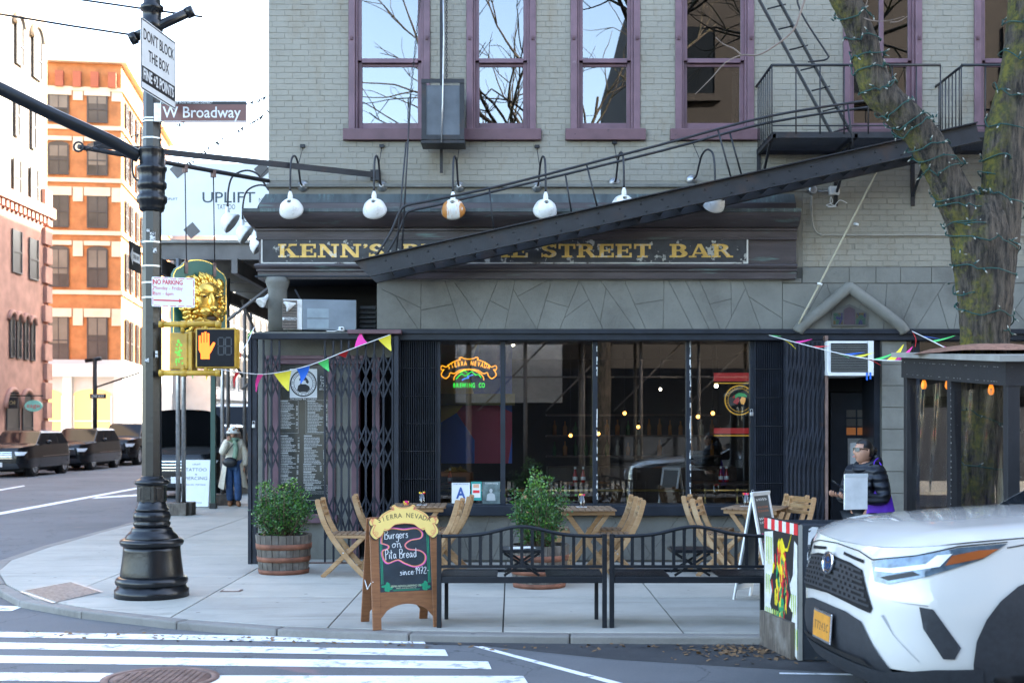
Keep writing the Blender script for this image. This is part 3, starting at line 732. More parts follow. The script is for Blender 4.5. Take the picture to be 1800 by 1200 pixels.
# ------------------------------------------------------------------ scissor gates
def scissor(t, xs, y, z0, z1, groups, hw=.013, dy=.022, diag=.011, skip=()):
    for i, x in enumerate(xs):
        MB().box(x - hw, x + hw, y, y + .02, z0, z1).build('upright', mt['gate'], t, True, bevel=.003, seg=1)
    for i in range(len(xs) - 1):
        if i in skip: continue
        a, b = xs[i], xs[i + 1]
        for (g0, g1) in groups:
            MB().bar((a, y - .004, g0), (b, y - .004, g1), .022, .006, Vector((0, 1, 0))).build('lattice_strip', mt['gate'], t, True)
            MB().bar((a, y + .025, g1), (b, y + .025, g0), .022, .006, Vector((0, 1, 0))).build('lattice_strip', mt['gate'], t, True)
YQ = 16.32
gt = thing('scissor_gate', 'dark folding scissor gate drawn across the menu window and corner door', 'security gate', (X(570, YQ), YQ, 0))
gx = lambda p: X(p, YQ)
zg = lambda p: Z(p, YQ)
grp = []
for base_ in (622, 747, 872): grp += [(zg(base_ + 39), zg(base_)), (zg(base_ + 78), zg(base_ + 39))]
XB = [463, 477, 491]
scissor(gt, [gx(p) for p in XB], YQ, .02, zg(597), grp)
XB2 = [571, 586, 600, 613, 628, 643, 658, 674, 690]
scissor(gt, [gx(p) for p in XB2], YQ, .02, zg(597), grp)
MB().box(gx(437), gx(443), YQ - .05, YQ + .05, 0, zg(586)).box(gx(444), gx(452), YQ - .03, YQ + .06, 0, zg(588)).build('end_post', mt['gate'], gt, True, bevel=.004)
MB().box(gx(693), gx(701), YQ - .03, YQ + .06, 0, zg(590)).build('end_post', mt['gate'], gt, True, bevel=.004)
MB().box(gx(444), gx(640), YQ - .04, YQ + .05, zg(596), zg(586), ).build('top_rail', mt['gate'], gt, True, bevel=.004)
MB().box(gx(612), gx(706), YQ - .09, YQ + .06, zg(587), zg(580)).build('purple_rail', mt['purple_sill'], gt, True, bevel=.004)
MB().box(gx(453), gx(693), YQ - .005, YQ + .04, .005, .02).build('floor_track', mt['rust'], gt, True)
fg = thing('scissor_gate', 'bunched dark scissor gate folded up between right shutter and black door', 'security gate', (X(1416, YQ), YQ, 0))
scissor(fg, [gx(p) for p in (1384, 1391, 1398, 1405, 1413, 1421, 1429, 1437, 1446, 1452)], YQ, .02, zg(600), [(zg(b + 39), zg(b)) for b in (625, 664, 745, 784, 865, 904)], hw=.014)
MB().box(gx(1380), gx(1452), YQ + .03, YQ + .12, .01, zg(598)).build('bundle_back', mt['gate'], fg, True)
MB().box(gx(1450), gx(1455), YQ - .02, YQ + .1, 0, zg(590)).build('end_post', mt['rust'], fg, True)
# ------------------------------------------------------------------ corner bay behind the gate
yv = 16.86
bay = bpy.data.objects.new('corner_bay', None); col.objects.link(bay); bay.parent = bar
vx = lambda p: X(p, yv); vz = lambda p: Z(p, yv)
XLB = vx(447)
BX('base_panel', mt['stucco'], bay, XLB, vx(632), yv, yv + .15, 0, vz(906))
BX('top_panel', mt['stucco'], bay, XLB, vx(690), yv, yv + .15, vz(628), vz(590))
BX('side_panel', mt['stucco'], bay, XLB, vx(478), yv, yv + .15, vz(906) + .001, vz(628) - .001)
BX('side_panel', mt['stucco'], bay, vx(590), vx(618), yv, yv + .15, vz(906) + .001, vz(628) - .001)
BX('post', mt['purple'], bay, vx(462), vx(470), yv - .02, yv + .1, vz(906), vz(628))
for a, b in ((478, 490), (577, 590), (618, 632), (655, 668)): BX('post', mt['purple'], bay, vx(a), vx(b), yv - .03, yv + .14, vz(912) if a < 600 else .02, vz(628), bevel=.008)
BX('lintel', mt['purple'], bay, vx(474), vx(640), yv - .06, yv + .1, vz(640), vz(632), bevel=.006)
BX('lintel', mt['purple'], bay, vx(470), vx(640), yv - .075, yv + .1, vz(631.5), vz(625), bevel=.006)
BX('window_sill', mt['purple'], bay, vx(474), vx(594), yv - .09, yv + .1, vz(918), vz(904), bevel=.006)
BX('side_wall', mt['stucco'], bay, XLB, XLB + .12, yv + .151, 20.4, 0, 3.0)
BX('bay_roof', mt['stucco'], bay, gx(446), wx(690), YF - .22, yv + .16, zg(586), zg(582))
BX('dark_back', mt['dark'], bay, vx(632), vx(720), yv + 1.4, yv + 1.45, 0, 3.0)
BX('niche_back', mt['dark'], bay, XL + .02, wx(690), YF + .9, YF + .95, 3.03, 3.76)
BX('niche_side', mt['stucco'], bay, wx(664), wx(672), YF - .1, YF + .9, 3.05, 3.74)
BX('shop_divider', mt['dark'], bay, wx(700), wx(704), YF - .05, 22, 0, 3.02)
BX('niche_ceiling', mt['navy'], bay, gx(446), wx(716), YF - .21, YF + .95, 3.745, 3.765)
MB().lathe([(.125, 3.04), (.125, 3.58), (.128, 3.60), (.15, 3.66), (.16, 3.68), (.16, 3.745)], 24, Matrix.Translation((X(488, 16.5), 16.5, 0))).build('column', mt['stucco'], bay, True)
lv = MB()
for k in range(5):
    z = Z(577 - k * 8, 16.9); lv.add([(vx(634), 16.72, z), (vx(662), 16.72, z), (vx(662), 16.80, z + .05), (vx(634), 16.80, z + .05)], [(0, 1, 2, 3)])
lv.build('louvres', mt['steel'], bay, True)
# menu window
mn = thing('menu_board', 'black menu board with white printed columns under a round portrait emblem', 'menu', (vx(533), yv, vz(885)))
mt['menubg'] = M('menu_black', (.022, .028, .030), .22, 0, .3, 2)
ym = yv + .02
BX('panel', mt['menubg'], mn, vx(490), vx(577), ym, ym + .03, vz(903), vz(640))
pr = MB(); rr = random.Random(4)
def lines(px0, px1, py0, py1, step, price=True):
    y = py0
    while y < py1:
        k = rr.random(); l = px0 + (px1 - px0) * (.45 + .4 * k)
        x = px0
        while x < l:
            wv = rr.uniform(1.2, 4.5); wv = min(wv, l - x)
            pr.box(vx(x), vx(x + wv), ym - .0012, ym - .0004, vz(y + step * .55), vz(y)); x += wv + .6
        if price and rr.random() < .7: pr.box(vx(px1 - 3), vx(px1), ym - .0012, ym - .0004, vz(y + step * .55), vz(y))
        y += step
for a in ((492, 523, 707, 721), (492, 523, 725, 753), (540, 575, 707, 722), (540, 575, 727, 760), (492, 526, 768, 792), (534, 573, 768, 786), (534, 571, 790, 815), (492, 525, 798, 815), (492, 524, 818, 834), (533, 565, 818, 828), (533, 571, 832, 850), (492, 523, 838, 850), (536, 573, 854, 862)):
    pr.box(vx(a[0]), vx(a[0] + 14), ym - .0012, ym - .0004, vz(a[2] - 1), vz(a[2] - 3.4)); lines(a[0], a[1], a[2] + .5, a[3], 2.6)
for a, b, c, d in ((490.5, 524, 703, 761), (537, 576.5, 703, 762), (534, 575, 852, 864), (534, 575, 867, 879)):
    for q in ((a, b, c, c + .4), (a, b, d - .4, d), (a, a + .4, c, d), (b - .4, b, c, d)): pr.box(vx(q[0]), vx(q[1]), ym - .0012, ym - .0004, vz(q[3]), vz(q[2]))
setp(pr.build('menu_print', M('menu_ink', (.42, .43, .42), .6), mn, True), kind='stuff')
text('Open\nEvery\nDay\n11 AM\ntill Late', .040, mt['text_white'], mn, FRONT(vx(567.5), ym - .002, vz(673)), width=.10)
text('since\n1972', .040, mt['text_white'], mn, FRONT(vx(500), ym - .002, vz(676)), width=.09)
text('The Great Bar of SoHo', .028, mt['text_white'], mn, FRONT(vx(533), ym - .002, vz(701)), width=.36)
em = BX('emblem_card', mt['plastic_white'], mn, vx(509), vx(557), ym - .006, ym - .001, vz(699), vz(648))
ec = FRONT(vx(533), ym - .0062, vz(673.5))
r0 = .172
ring = MB(); ribbon(ring, [(r0 * math.cos(a), r0 * math.sin(a)) for a in [i * math.pi / 18 for i in range(36)]], .018, ec, .0004, True)
ribbon(ring, [(.128 * math.cos(a), .128 * math.sin(a)) for a in [i * math.pi / 18 for i in range(36)]], .007, ec, .0004, True)
for k in range(40):
    a = 2 * math.pi * k / 40
    if rr.random() < .85: ribbon(ring, [(.140 * math.cos(a), .140 * math.sin(a)), (.158 * math.cos(a + .03), .158 * math.sin(a + .03))], .008, ec, .0004)
for poly, dz in (([(-.085, -.09), (-.05, -.115), (.05, -.115), (.09, -.08), (.08, -.04), (.03, -.01), (-.04, -.01), (-.07, -.03)], .0004), ([(-.06, .055), (-.02, .095), (.03, .09), (.06, .05), (.075, .02), (.06, -.005), (.035, .01), (.03, .04), (-.03, .04), (-.055, .035)], .0008), ([(-.035, .03), (-.045, -.005), (-.03, -.015), (-.02, .02)], .0012)):
    ring.prism(poly, dz, ec)
ring.build('emblem_print', mt['text_black'], em, True)
# big air conditioner standing on the bay roof
a2 = thing('air_conditioner', 'large grey box air conditioner standing on the ledge above the scissor gate', 'air conditioner', W(560, 583, 16.5))
m_ = Matrix.Translation(W(566, 583, 16.75)) @ Matrix.Rotation(R(10), 4, 'Z')
mt['acblue'] = M('ac_metal', (.20, .235, .27), .45, .3, .2, 3, .1, 20)
mt['mesh'] = M('ac_mesh', (.17, .14, .115), .7, var=.3, vs=60)
MB().box(-.26, .44, -.32, .3, 0, .40, m_).build('case', mt['acblue'], a2, True, bevel=.008)
MB().box(-.51, -.262, -.31, .3, .0, .40, m_).build('front_box', mt['white'], a2, True, bevel=.008)
MB().box(-.52, -.33, -.325, -.311, .01, .385, m_).build('mesh_grille', mt['mesh'], a2, True)
for i in range(10): MB().box(-.515, -.335, -.331, -.326, .02 + i * .037, .026 + i * .037, m_).build('grille_bar', mt['iron'], a2, True)
MB().box(-.20, .08, -.327, -.321, .02, .14, m_).box(-.20, .08, -.327, -.321, .16, .28, m_).build('side_panels', M('ac_panel', (.27, .33, .37), .35, .2), a2, True)
text('FRIEDRICH', .052, mt['text_white'], a2, m_ @ rot_frame((-.41, -.334, .14), (1, 0, 0), (0, 0, 1)), width=.17)
MB().lathe([(.0001, 0), (.012, 0), (.012, .002), (.0001, .002)], 10, m_ @ rot_frame((-.508, -.334, .14), (1, 0, 0), (0, 0, 1)) @ Matrix.Diagonal((1, 1.8, 1, 1))).build('badge', mt['text_white'], a2, True)
# ------------------------------------------------------------------ bar interior
it = setp(bpy.data.objects.new('bar_room', None), kind='structure'); col.objects.link(it)
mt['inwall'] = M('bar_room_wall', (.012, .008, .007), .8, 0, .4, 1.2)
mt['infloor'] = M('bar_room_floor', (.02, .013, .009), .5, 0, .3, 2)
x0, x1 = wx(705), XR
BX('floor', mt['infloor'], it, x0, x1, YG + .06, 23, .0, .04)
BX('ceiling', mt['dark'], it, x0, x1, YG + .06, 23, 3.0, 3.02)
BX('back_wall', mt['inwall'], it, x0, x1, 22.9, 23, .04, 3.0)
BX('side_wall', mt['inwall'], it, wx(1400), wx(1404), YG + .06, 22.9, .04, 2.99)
# painted panel with blue, yellow and red shapes on the wall behind the neon
def mural():
    m, t, p = nodes('painted_panel'); p.inputs['Roughness'].default_value = .6
    tc = N(t, 'TexCoord').outputs['Object']; v = N(t, 'TexVoronoi'); v.inputs['Scale'].default_value = 1.15
    mp = N(t, 'Mapping'); mp.inputs['Rotation'].default_value = (0, .6, 0); mp.inputs['Location'].default_value = (.3, 0, .8); t.links.new(tc, mp.inputs[0]); t.links.new(mp.outputs[0], v.inputs['Vector'])
    s = N(t, 'SeparateColor'); t.links.new(v.outputs['Color'], s.inputs[0]); cr = N(t, 'ValToRGB'); cr.color_ramp.interpolation = 'CONSTANT'
    el = cr.color_ramp.elements; el[0].color = (.02, .08, .36, 1); el[1].position = .3; el[1].color = (.42, .27, .02, 1)
    for q, c in ((.5, (.30, .015, .05, 1)), (.68, (.015, .05, .26, 1)), (.85, (.25, .22, .19, 1))):
        e = el.new(q); e.color = c
    t.links.new(s.outputs[0], cr.inputs[0]); t.links.new(cr.outputs[0], p.inputs['Base Color']); return m
pm = thing('painted_panel', 'large painted panel in blue, yellow and red behind the neon sign', 'mural', (wx(828), 18.2, 1.3))
BX('panel', mural(), pm, X(772, 18.2), X(900, 18.2), 18.2, 18.23, 1.25, 2.97)
BX('ledge', M('yellow_ledge', (.10, .075, .015), .6), pm, X(765, 18.2), X(905, 18.2), 18.0, 18.199, Z(712, 18.1), Z(692, 18.1))
# brass rail
br = thing('brass_rail', 'long horizontal brass rail on short posts inside the shop windows', 'rail', (1, 16.78, ZS))
zr = Z(861.5, 16.78)
MB().tube([(wx(774), 16.78, zr), (wx(1318), 16.78, zr)], .017, 10).build('rail', mt['brass'], br, True)
for p in (890, 985, 1105, 1243, 1300): MB().lathe([(.025, ZS - .02), (.025, ZS), (.012, ZS + .01), (.012, zr - .03), (.024, zr - .02), (.024, zr + .022), (.008, zr + .028)], 10, Matrix.Translation((wx(p), 16.78, 0))).build('post', mt['brass'], br, True)
BX('window_board', mt['navy'], it, wx(772), wx(1320), YG + .06, 16.95, ZS - .04, ZS - .005)
# tables, bottles, chairs inside
mt['ketchup'] = M('ketchup', (.33, .02, .015), .15, 0, .1, spec=.7)
mt['tablein'] = M('dark_table', (.06, .032, .02), .35)
def bottle(px, py, Y, label):
    t = thing('ketchup_bottle', label, 'bottle', W(px, py, Y), group='ketchup bottles inside the windows')
    MB().lathe([(.03, 0), (.033, .02), (.033, .09), (.028, .11), (.014, .16), (.013, .185)], 12).build('glass_body', mt['ketchup'], t)
    MB().lathe([(.0335, .035), (.0338, .036), (.0338, .08), (.0335, .081)], 12, cap=False).build('paper_label', mt['plastic_white'], t)
    MB().lathe([(.0145, .185), (.0155, .186), (.0155, .215), (.012, .218)], 12).build('cap', mt['plastic_white'], t)
def dtable(px, py, Y, w_, label):
    t = thing('inside_table', label, 'table', (X(px, Y), Y, .04)); z = Z(py, Y) - .04
    MB().box(-w_ / 2, w_ / 2, -.34, .34, z - .035, z).build('top', mt['tablein'], t, bevel=.006)
    MB().lathe([(.24, 0), (.22, .03), (.05, .06), (.035, .1), (.035, z - .06), (.12, z - .036)], 16).build('pedestal', mt['black'], t)
    return t
dtable(792, 850, 17.5, .8, 'dark inside table behind the neon window')
dtable(1020, 848, 17.4, .9, 'dark inside table behind the second window')
dtable(1272, 847, 17.4, .9, 'dark inside table behind the right window')
for a in ((791, 849.5, 17.45, 'ketchup bottle behind the grade card window'), (1011, 847.5, 17.35, 'left ketchup bottle of the pair in the middle window'), (1025, 847.5, 17.35, 'right ketchup bottle of the pair in the middle window'), (1267, 846.5, 17.35, 'left ketchup bottle of the pair in the right window'), (1277, 846.5, 17.37, 'right ketchup bottle of the pair in the right window')): bottle(*a)
bt = M('bentwood', (.13, .055, .025), .3)
def bent(px, Y, rz, label):
    t = thing('bentwood_chair', label, 'chair', (X(px, Y), Y, .04), rz, group='bentwood chairs inside the bar')
    MB().lathe([(.19, .44), (.2, .45), (.2, .465), (.19, .475)], 20).build('seat', bt, t)
    for sx in (-1, 1):
        for sy in (-1, 1): MB().tube([(sx * .14, sy * .14, .45), (sx * .19, sy * .19, 0)], [.016, .012], 6).build('leg', bt, t)
    MB().tube(spline([(-.19, .17, .45), (-.19, .21, .75), (-.1, .24, .9), (.1, .24, .9), (.19, .21, .75), (.19, .17, .45)], 5), .013, 6).build('back_hoop', bt, t)
    MB().tube(spline([(-.11, .18, .45), (-.1, .21, .7), (0, .23, .8), (.1, .21, .7), (.11, .18, .45)], 5), .011, 6).build('inner_hoop', bt, t)
bent(836, 18.0, .3, 'dark bentwood chair behind the neon window'); bent(957, 17.9, 2.6, 'dark bentwood chair behind the round bush'); bent(1085, 17.8, 1.7, 'dark bentwood chair behind the middle of the windows'); bent(1196, 17.7, -1.2, 'dark bentwood chair beside the right inside table')
# back bar with lit bottles
bb = thing('back_bar', 'back bar shelves with bottles glowing amber deep in the room', 'bar shelf', (X(1100, 21.8), 21.8, .04))
MB().box(X(960, 21.8), X(1290, 21.8), 21.0, 21.5, .04, 1.1).build('counter', mt['tablein'], bb, True, bevel=.01)
for z in (1.25, 1.62, 2.0): BX('shelf', mt['tablein'], bb, X(960, 22.6), X(1290, 22.6), 22.5, 22.85, z - .03, z)
bcol = [M('bottle_amber', (.35, .13, .02), .1, spec=.8), M('bottle_clear', (.35, .36, .33), .1, spec=.8), M('bottle_green', (.03, .12, .04), .1, spec=.8)]
rr = random.Random(9)
for z in (1.25, 1.62):
    for i in range(17):
        if rr.random() < .8:
            h = rr.uniform(.22, .3); r_ = rr.uniform(.035, .045)
            MB().lathe([(r_, 0), (r_, h * .6), (.014, h * .75), (.014, h)], 8, Matrix.Translation((X(975 + i * 18.5, 22.6), 22.65, z))).build('bottle', bcol[rr.randrange(3)], bb, True)
mt['bulb'] = EM('warm_bulb', (1, .42, .08), 1.2); mt['bulbw'] = EM('white_bulb', (1, .9, .7), 3)
def pend(px, py, Y, label, mat='bulb', r_=.03):
    t = thing('pendant_lamp', label, 'lamp', W(px, py, Y), group='lamps inside the bar')
    MB().sphere((0, 0, 0), r_, 10, 8).build('bulb', mt[mat], t)
    zt = 3.0 - Z(py, Y)
    if zt > .1: MB().tube([(0, 0, r_), (0, 0, r_ + .05)], .018, 8).tube([(0, 0, r_ + .05), (0, 0, zt)], .004, 5).build('cord', mt['black'], t)
for a in ((1003, 765, 21.2, 'amber pendant lamp over the back counter'), (1052, 762, 21.2, 'amber pendant lamp right of the middle mullion'), (1122, 750, 21.3, 'amber pendant lamp deep in the third window'), (1098, 726, 20.5, 'amber pendant lamp high in the third window'), (1227, 732, 19.5, 'left amber pendant lamp in the right window'), (1253, 726, 18.8, 'amber pendant lamp left of the stained glass portrait')): pend(*a)
pend(902, 606, 18.6, 'small white lamp under the ceiling behind the second window', 'bulbw', .022); pend(1259, 678, 19, 'round white lamp in the right window', 'bulbw', .03); pend(1161, 684, 19.5, 'small white lamp left of the right mullion', 'bulbw', .022)
# ---- letters helper: glyph meshes merged along an arc
_gc = {}
def glyph(ch, bold=0.0):
    if (ch, bold) not in _gc:
        cu = bpy.data.curves.new('t', 'FONT'); cu.body = ch; cu.size = 1; cu.align_x = 'CENTER'; cu.offset = bold; cu.resolution_u = 3; cu.extrude = .004
        o = bpy.data.objects.new('t', cu)
        me = bpy.data.meshes.new_from_object(o)
        bpy.data.objects.remove(o); bpy.data.curves.remove(cu)
        vs_ = [v.co.copy() for v in me.vertices]; fs_ = [tuple(p.vertices) for p in me.polygons]
        bpy.data.meshes.remove(me); _gc[(ch, bold)] = (vs_, fs_)
    return _gc[(ch, bold)]
def text_on(mb, s, size, m, curve, sx=1.0, bold=0.0):
    """curve(t in 0..1) -> (x, y, angle)"""
    n = len(s)
    for i, ch in enumerate(s):
        if ch == ' ': continue
        x, y, a = curve((i + .5) / n); v, f = glyph(ch, bold)
        mm = m @ Matrix.Translation((x, y, 0)) @ Matrix.Rotation(a, 4, 'Z') @ Matrix.Diagonal((size * sx, size, size, 1)) @ Matrix.Translation((0, -.35, 0))
        mb.add([mm @ p for p in v], f)
def scroll(sgn):     # right half of the scroll frame of the beer sign, unit width 1 (x 0..1)
    return None
SCROLL = [(0, .42), (.16, .44), (.26, .50), (.34, .46), (.30, .38), (.40, .36), (.62, .24), (.80, .06), (.94, .12), (1.0, .02), (.95, -.08), (.88, -.05), (.94, -.16), (.98, -.3), (.90, -.42), (.80, -.46), (.70, -.34), (.66, -.20), (.52, -.24), (.34, -.10), (.2, -.06), (0, -.04)]
# neon beer sign
ns = thing('neon_sign', 'glowing neon beer sign in yellow, orange and green hanging in the left shop window', 'neon sign', W(824, 652, 16.72))
nm = FRONT(*W(824, 655, 16.72))
ny, no_, ng, nb = EM('neon_yellow', (1, .36, .01), .32), EM('neon_orange', (1, .40, .02), .42), EM('neon_green', (.03, 1, .06), .22), EM('neon_blue', (.05, .3, 1), .22)
k_ = .375
half = [(x * k_, y * k_ * .78 + .06) for x, y in SCROLL]
outl = [(x, y, 0) for x, y in half] + [(-x, y, 0) for x, y in half[::-1][1:-1]]
MB().tube([nm @ p for p in spline([Vector(p) for p in outl], 4, True)], .0065, 6, closed=True).build('scroll_tube', ny, ns, True)
nl = MB()
text_on(nl, 'SIERRA NEVADA', .088, nm, lambda t: ((t - .5) * .58, .055 + .075 * math.cos((t - .5) * 2.6), -(t - .5) * .62), .60, .008)
nl.build('orange_lettering', no_, ns, True)
nl = MB(); text_on(nl, 'BREWING CO', .088, nm, lambda t: ((t - .5) * .43, -.165, 0), .60, .008); nl.build('green_lettering', ng, ns, True)
MB().tube([nm @ Vector((x, y, .004)) for x, y in ((-.17, -.085), (-.13, -.04), (-.09, -.01), (-.05, -.045), (-.01, -.02), (.04, .02), (.09, -.03), (.13, -.02), (.17, -.07))], .006, 6).tube([nm @ Vector((x, y, .004)) for x, y in ((-.12, .0), (-.06, .03), (-.02, .0))], .006, 6).build('mountain_tube', ng, ns, True)
MB().tube(spline([nm @ Vector((x, y, .008)) for x, y in ((-.09, -.10), (-.05, -.075), (.0, -.07), (-.02, -.05), (.03, -.035), (.06, -.03))], 4), .006, 6).build('river_tube', nb, ns, True)
MB().tube(spline([nm @ Vector((x, y, .002)) for x, y in ((-.20, -.10), (-.19, -.05), (-.12, .01), (0, .045), (.12, .01), (.19, -.05), (.20, -.10))], 4), .006, 6).build('arch_tube', ny, ns, True)
MB().tube([nm @ Vector((-.15, .24, .01)), nm @ Vector((-.15, .48, .01))], .003, 5).tube([nm @ Vector((.15, .24, .01)), nm @ Vector((.15, .48, .01))], .003, 5).build('hanging_wires', mt['black'], ns, True)
# grade card and two leaflets
def card(name, label, cat, px0, px1, py0, py1, mat):
    t = thing(name, label, cat, W((px0 + px1) / 2, py1, 16.56)); y = 16.56
    BX('card', mat, t, X(px0, y), X(px1, y), y, y + .003, Z(py1, y), Z(py0, y)); return t, y
t, y = card('grade_card', 'white card with a big blue letter A in the window', 'card', 794, 826, 848, 884, mt['plastic_white'])
ab = M('blue_print', (.025, .09, .33), .5)
text('A', .20, ab, t, FRONT(X(810, y), y - .002, Z(867, y)), bold=.006, width=.125)
text('SANITARY INSPECTION GRADE', .016, ab, t, FRONT(X(810, y), y - .002, Z(850.5, y)), width=.2)
text('NYC', .016, mt['text_black'], t, FRONT(X(820, y), y - .002, Z(881, y)))
t, y = card('teal_leaflet', 'teal leaflet with white screen and red button stuck in the window', 'leaflet', 828, 846.5, 846, 879, M('teal_print', (.02, .30, .27), .5))
BX('screen', mt['plastic_white'], t, X(830, y), X(844.5, y), y - .002, y, Z(874, y), Z(850, y))
BX('button', mt['flag_red'], t, X(831.5, y), X(843, y), y - .004, y - .0021, Z(866, y), Z(861, y))
oc = M('orange_print', (.7, .25, .08), .5)
for k in range(3): BX('text_block', oc, t, X(832, y), X(842, y), y - .004, y - .0021, Z(857 - k * 2.3, y), Z(855.5 - k * 2.3, y))
t, y = card('photo_poster', 'black and white photo poster of a seated figure in the window', 'poster', 848, 879, 846, 885, M('poster_grey', (.10, .14, .14), .4, 0, .7, 9))
MB().prism([(-.06, -.1), (.06, -.1), (.05, -.02), (.02, .0), (-.02, .0), (-.05, -.02)], .001, FRONT(X(863, y), y - .0003, Z(866, y))).prism([(.022 * math.cos(i * .6), .03 + .028 * math.sin(i * .6)) for i in range(10)], .001, FRONT(X(863, y), y - .0003, Z(866, y))).build('figure_print', M('poster_light', (.4, .42, .42), .5), t, True)
text('Celebrating', .028, mt['text_white'], t, FRONT(X(864, y), y - .002, Z(849, y)), width=.17)
# stained glass roundel with a face under a hat
rg = thing('stained_glass_roundel', 'round leaded glass portrait with green hat between red beams in the window', 'stained glass', W(1300, 700, 16.75))
yr = 16.75; rc = FRONT(*W(1300, 703, yr))
dk = M('roundel_black', (.01, .01, .01), .4)
def disc(r_, n=28): return [(r_ * math.cos(2 * math.pi * i / n), r_ * math.sin(2 * math.pi * i / n)) for i in range(n)]
MB().prism(disc(.21), .004, rc).build('disc', dk, rg, True)
ye, gr_, rd_, fc = EM('glass_yellow', (.75, .42, .04), .08), EM('glass_green', (.04, .35, .12), .07), EM('glass_red', (.5, .03, .03), .04), EM('glass_skin', (.8, .42, .12), .09)
b_ = MB(); ribbon(b_, disc(.195), .013, rc, .0045, True); ribbon(b_, disc(.155), .005, rc, .0045, True); b_.build('ring', ye, rg, True)
lt = MB(); text_on(lt, 'THE BROOME STREET BAR', .032, rc @ Matrix.Translation((0, 0, .006)), lambda t: (.173 * math.sin((t - .5) * 4.2), .173 * math.cos((t - .5) * 4.2), -(t - .5) * 4.2), .8); lt.build('lettering', ye, rg, True)
MB().prism([(.02, -.05), (.055, -.06), (.075, -.02), (.08, .03), (.03, .045), (.005, 0)], .006, rc).build('face', fc, rg, True)
MB().prism([(-.06, .02), (-.02, .05), (.09, .04), (.10, .06), (.06, .09), (-.01, .10), (-.06, .07)], .007, rc).build('hat', gr_, rg, True)
MB().prism([(-.09, -.03), (-.055, .02), (-.02, .04), (0, 0), (-.03, -.06)], .0065, rc).prism([(-.1, .03), (-.07, .07), (-.06, .03)], .0065, rc).build('hair', rd_, rg, True)
for py0, py1 in ((655, 670), (752, 762)):
    BX('beam', rd_, rg, X(1255, 16.85), X(1320, 16.85), 16.85, 16.87, Z(py1, 16.85), Z(py0, 16.85))
    BX('beam_edge', ye, rg, X(1255, 16.85), X(1320, 16.85), 16.845, 16.849, Z(py1 + 4, 16.85), Z(py1 + 2.5, 16.85))
# ------------------------------------------------------------------ gooseneck sign lamps
mt['shade_rust'] = M('rusted_enamel', (.76, .74, .68), .35, 0, .1, 4, dirt=(.50, .20, .045), ds=3.2, dlo=.48, dhi=.52, stretch=(3, 1, .4))
lamp_group = 'gooseneck sign lamps on the facade'
def gooseneck(label, shade='white'):
    t = thing('gooseneck_lamp', label, 'lamp', (0, 0, 0), 0, lamp_group)
    MB().lathe([(.075, 0), (.075, .012), (.05, .035), (.03, .05), (.022, .075)], 18, rot_frame((0, .02, 0), (1, 0, 0), (0, 0, 1))).build('rosette', mt['steel'], t)
    MB().tube(spline([(0, -.05, 0), (0, -.13, .03), (0, -.2, .13), (0, -.3, .26), (0, -.46, .30), (0, -.63, .22), (0, -.69, .04), (0, -.70, -.20)], 5), .0135, 8).build('arm', mt['iron'], t)
    ax = Vector((0, .80, -.60)); ce = Vector((0, -.64, -.43)); q = ax.to_track_quat('Z', 'Y').to_matrix().to_4x4(); mm = Matrix.Translation(ce) @ q
    prof = [(.028, -.155), (.045, -.15), (.09, -.125), (.13, -.08), (.150, -.02), (.155, .01), (.150, .012), (.125, -.07), (.06, -.12), (.02, -.13)]
    MB().lathe(prof, 24, mm, cap=False).build('shade', mt[shade] if shade != 'white' else mt['white'], t)
    MB().lathe([(.028, 0), (.032, .01), (.032, .07), (.027, .10), (.018, .12), (.016, .13)], 14, Matrix.Translation((0, -.703, -.33))).build('neck', mt['white'], t)
    MB().sphere(ce + ax * -.04, .04, 10, 8).build('bulb', mt['plastic_white'], t)
    MB().tube([(0, .02, .52), (-.005, -.25, .215)], .005, 5).box(-.03, .03, -.02, .02, .51, .55).build('brace_wire', mt['iron'], t)
    return t
labs = ['white gooseneck lamp nearest the building corner, first of the six', 'white gooseneck lamp second from the building corner', 'rust-streaked white gooseneck lamp third from the building corner', 'white gooseneck lamp fourth from the corner, above the word STREET', 'white gooseneck lamp fifth from the corner, half behind the stair beam', 'white gooseneck lamp at the right end, under the stair beam']
for i, (px, py, dx) in enumerate(((532, 327, -.05), (671, 327, -.03), (807, 328, -.06), (944, 328, .12), (1080, 321, .08), (1217, 316, .24))):
    t = gooseneck(labs[i], 'shade_rust' if i == 2 else 'white'); put(t, W(px, py, YF - .02), dx * 1.15)
sl = ['front lamp of the four on the avenue side', 'second lamp of the four on the avenue side', 'third lamp of the four on the avenue side', 'rear lamp of the four on the avenue side']
for i in range(4):
    t = gooseneck('white gooseneck ' + sl[i]); put(t, (XL, 17.3 + i * .95, 5.02 - .02 * i), R(-90))
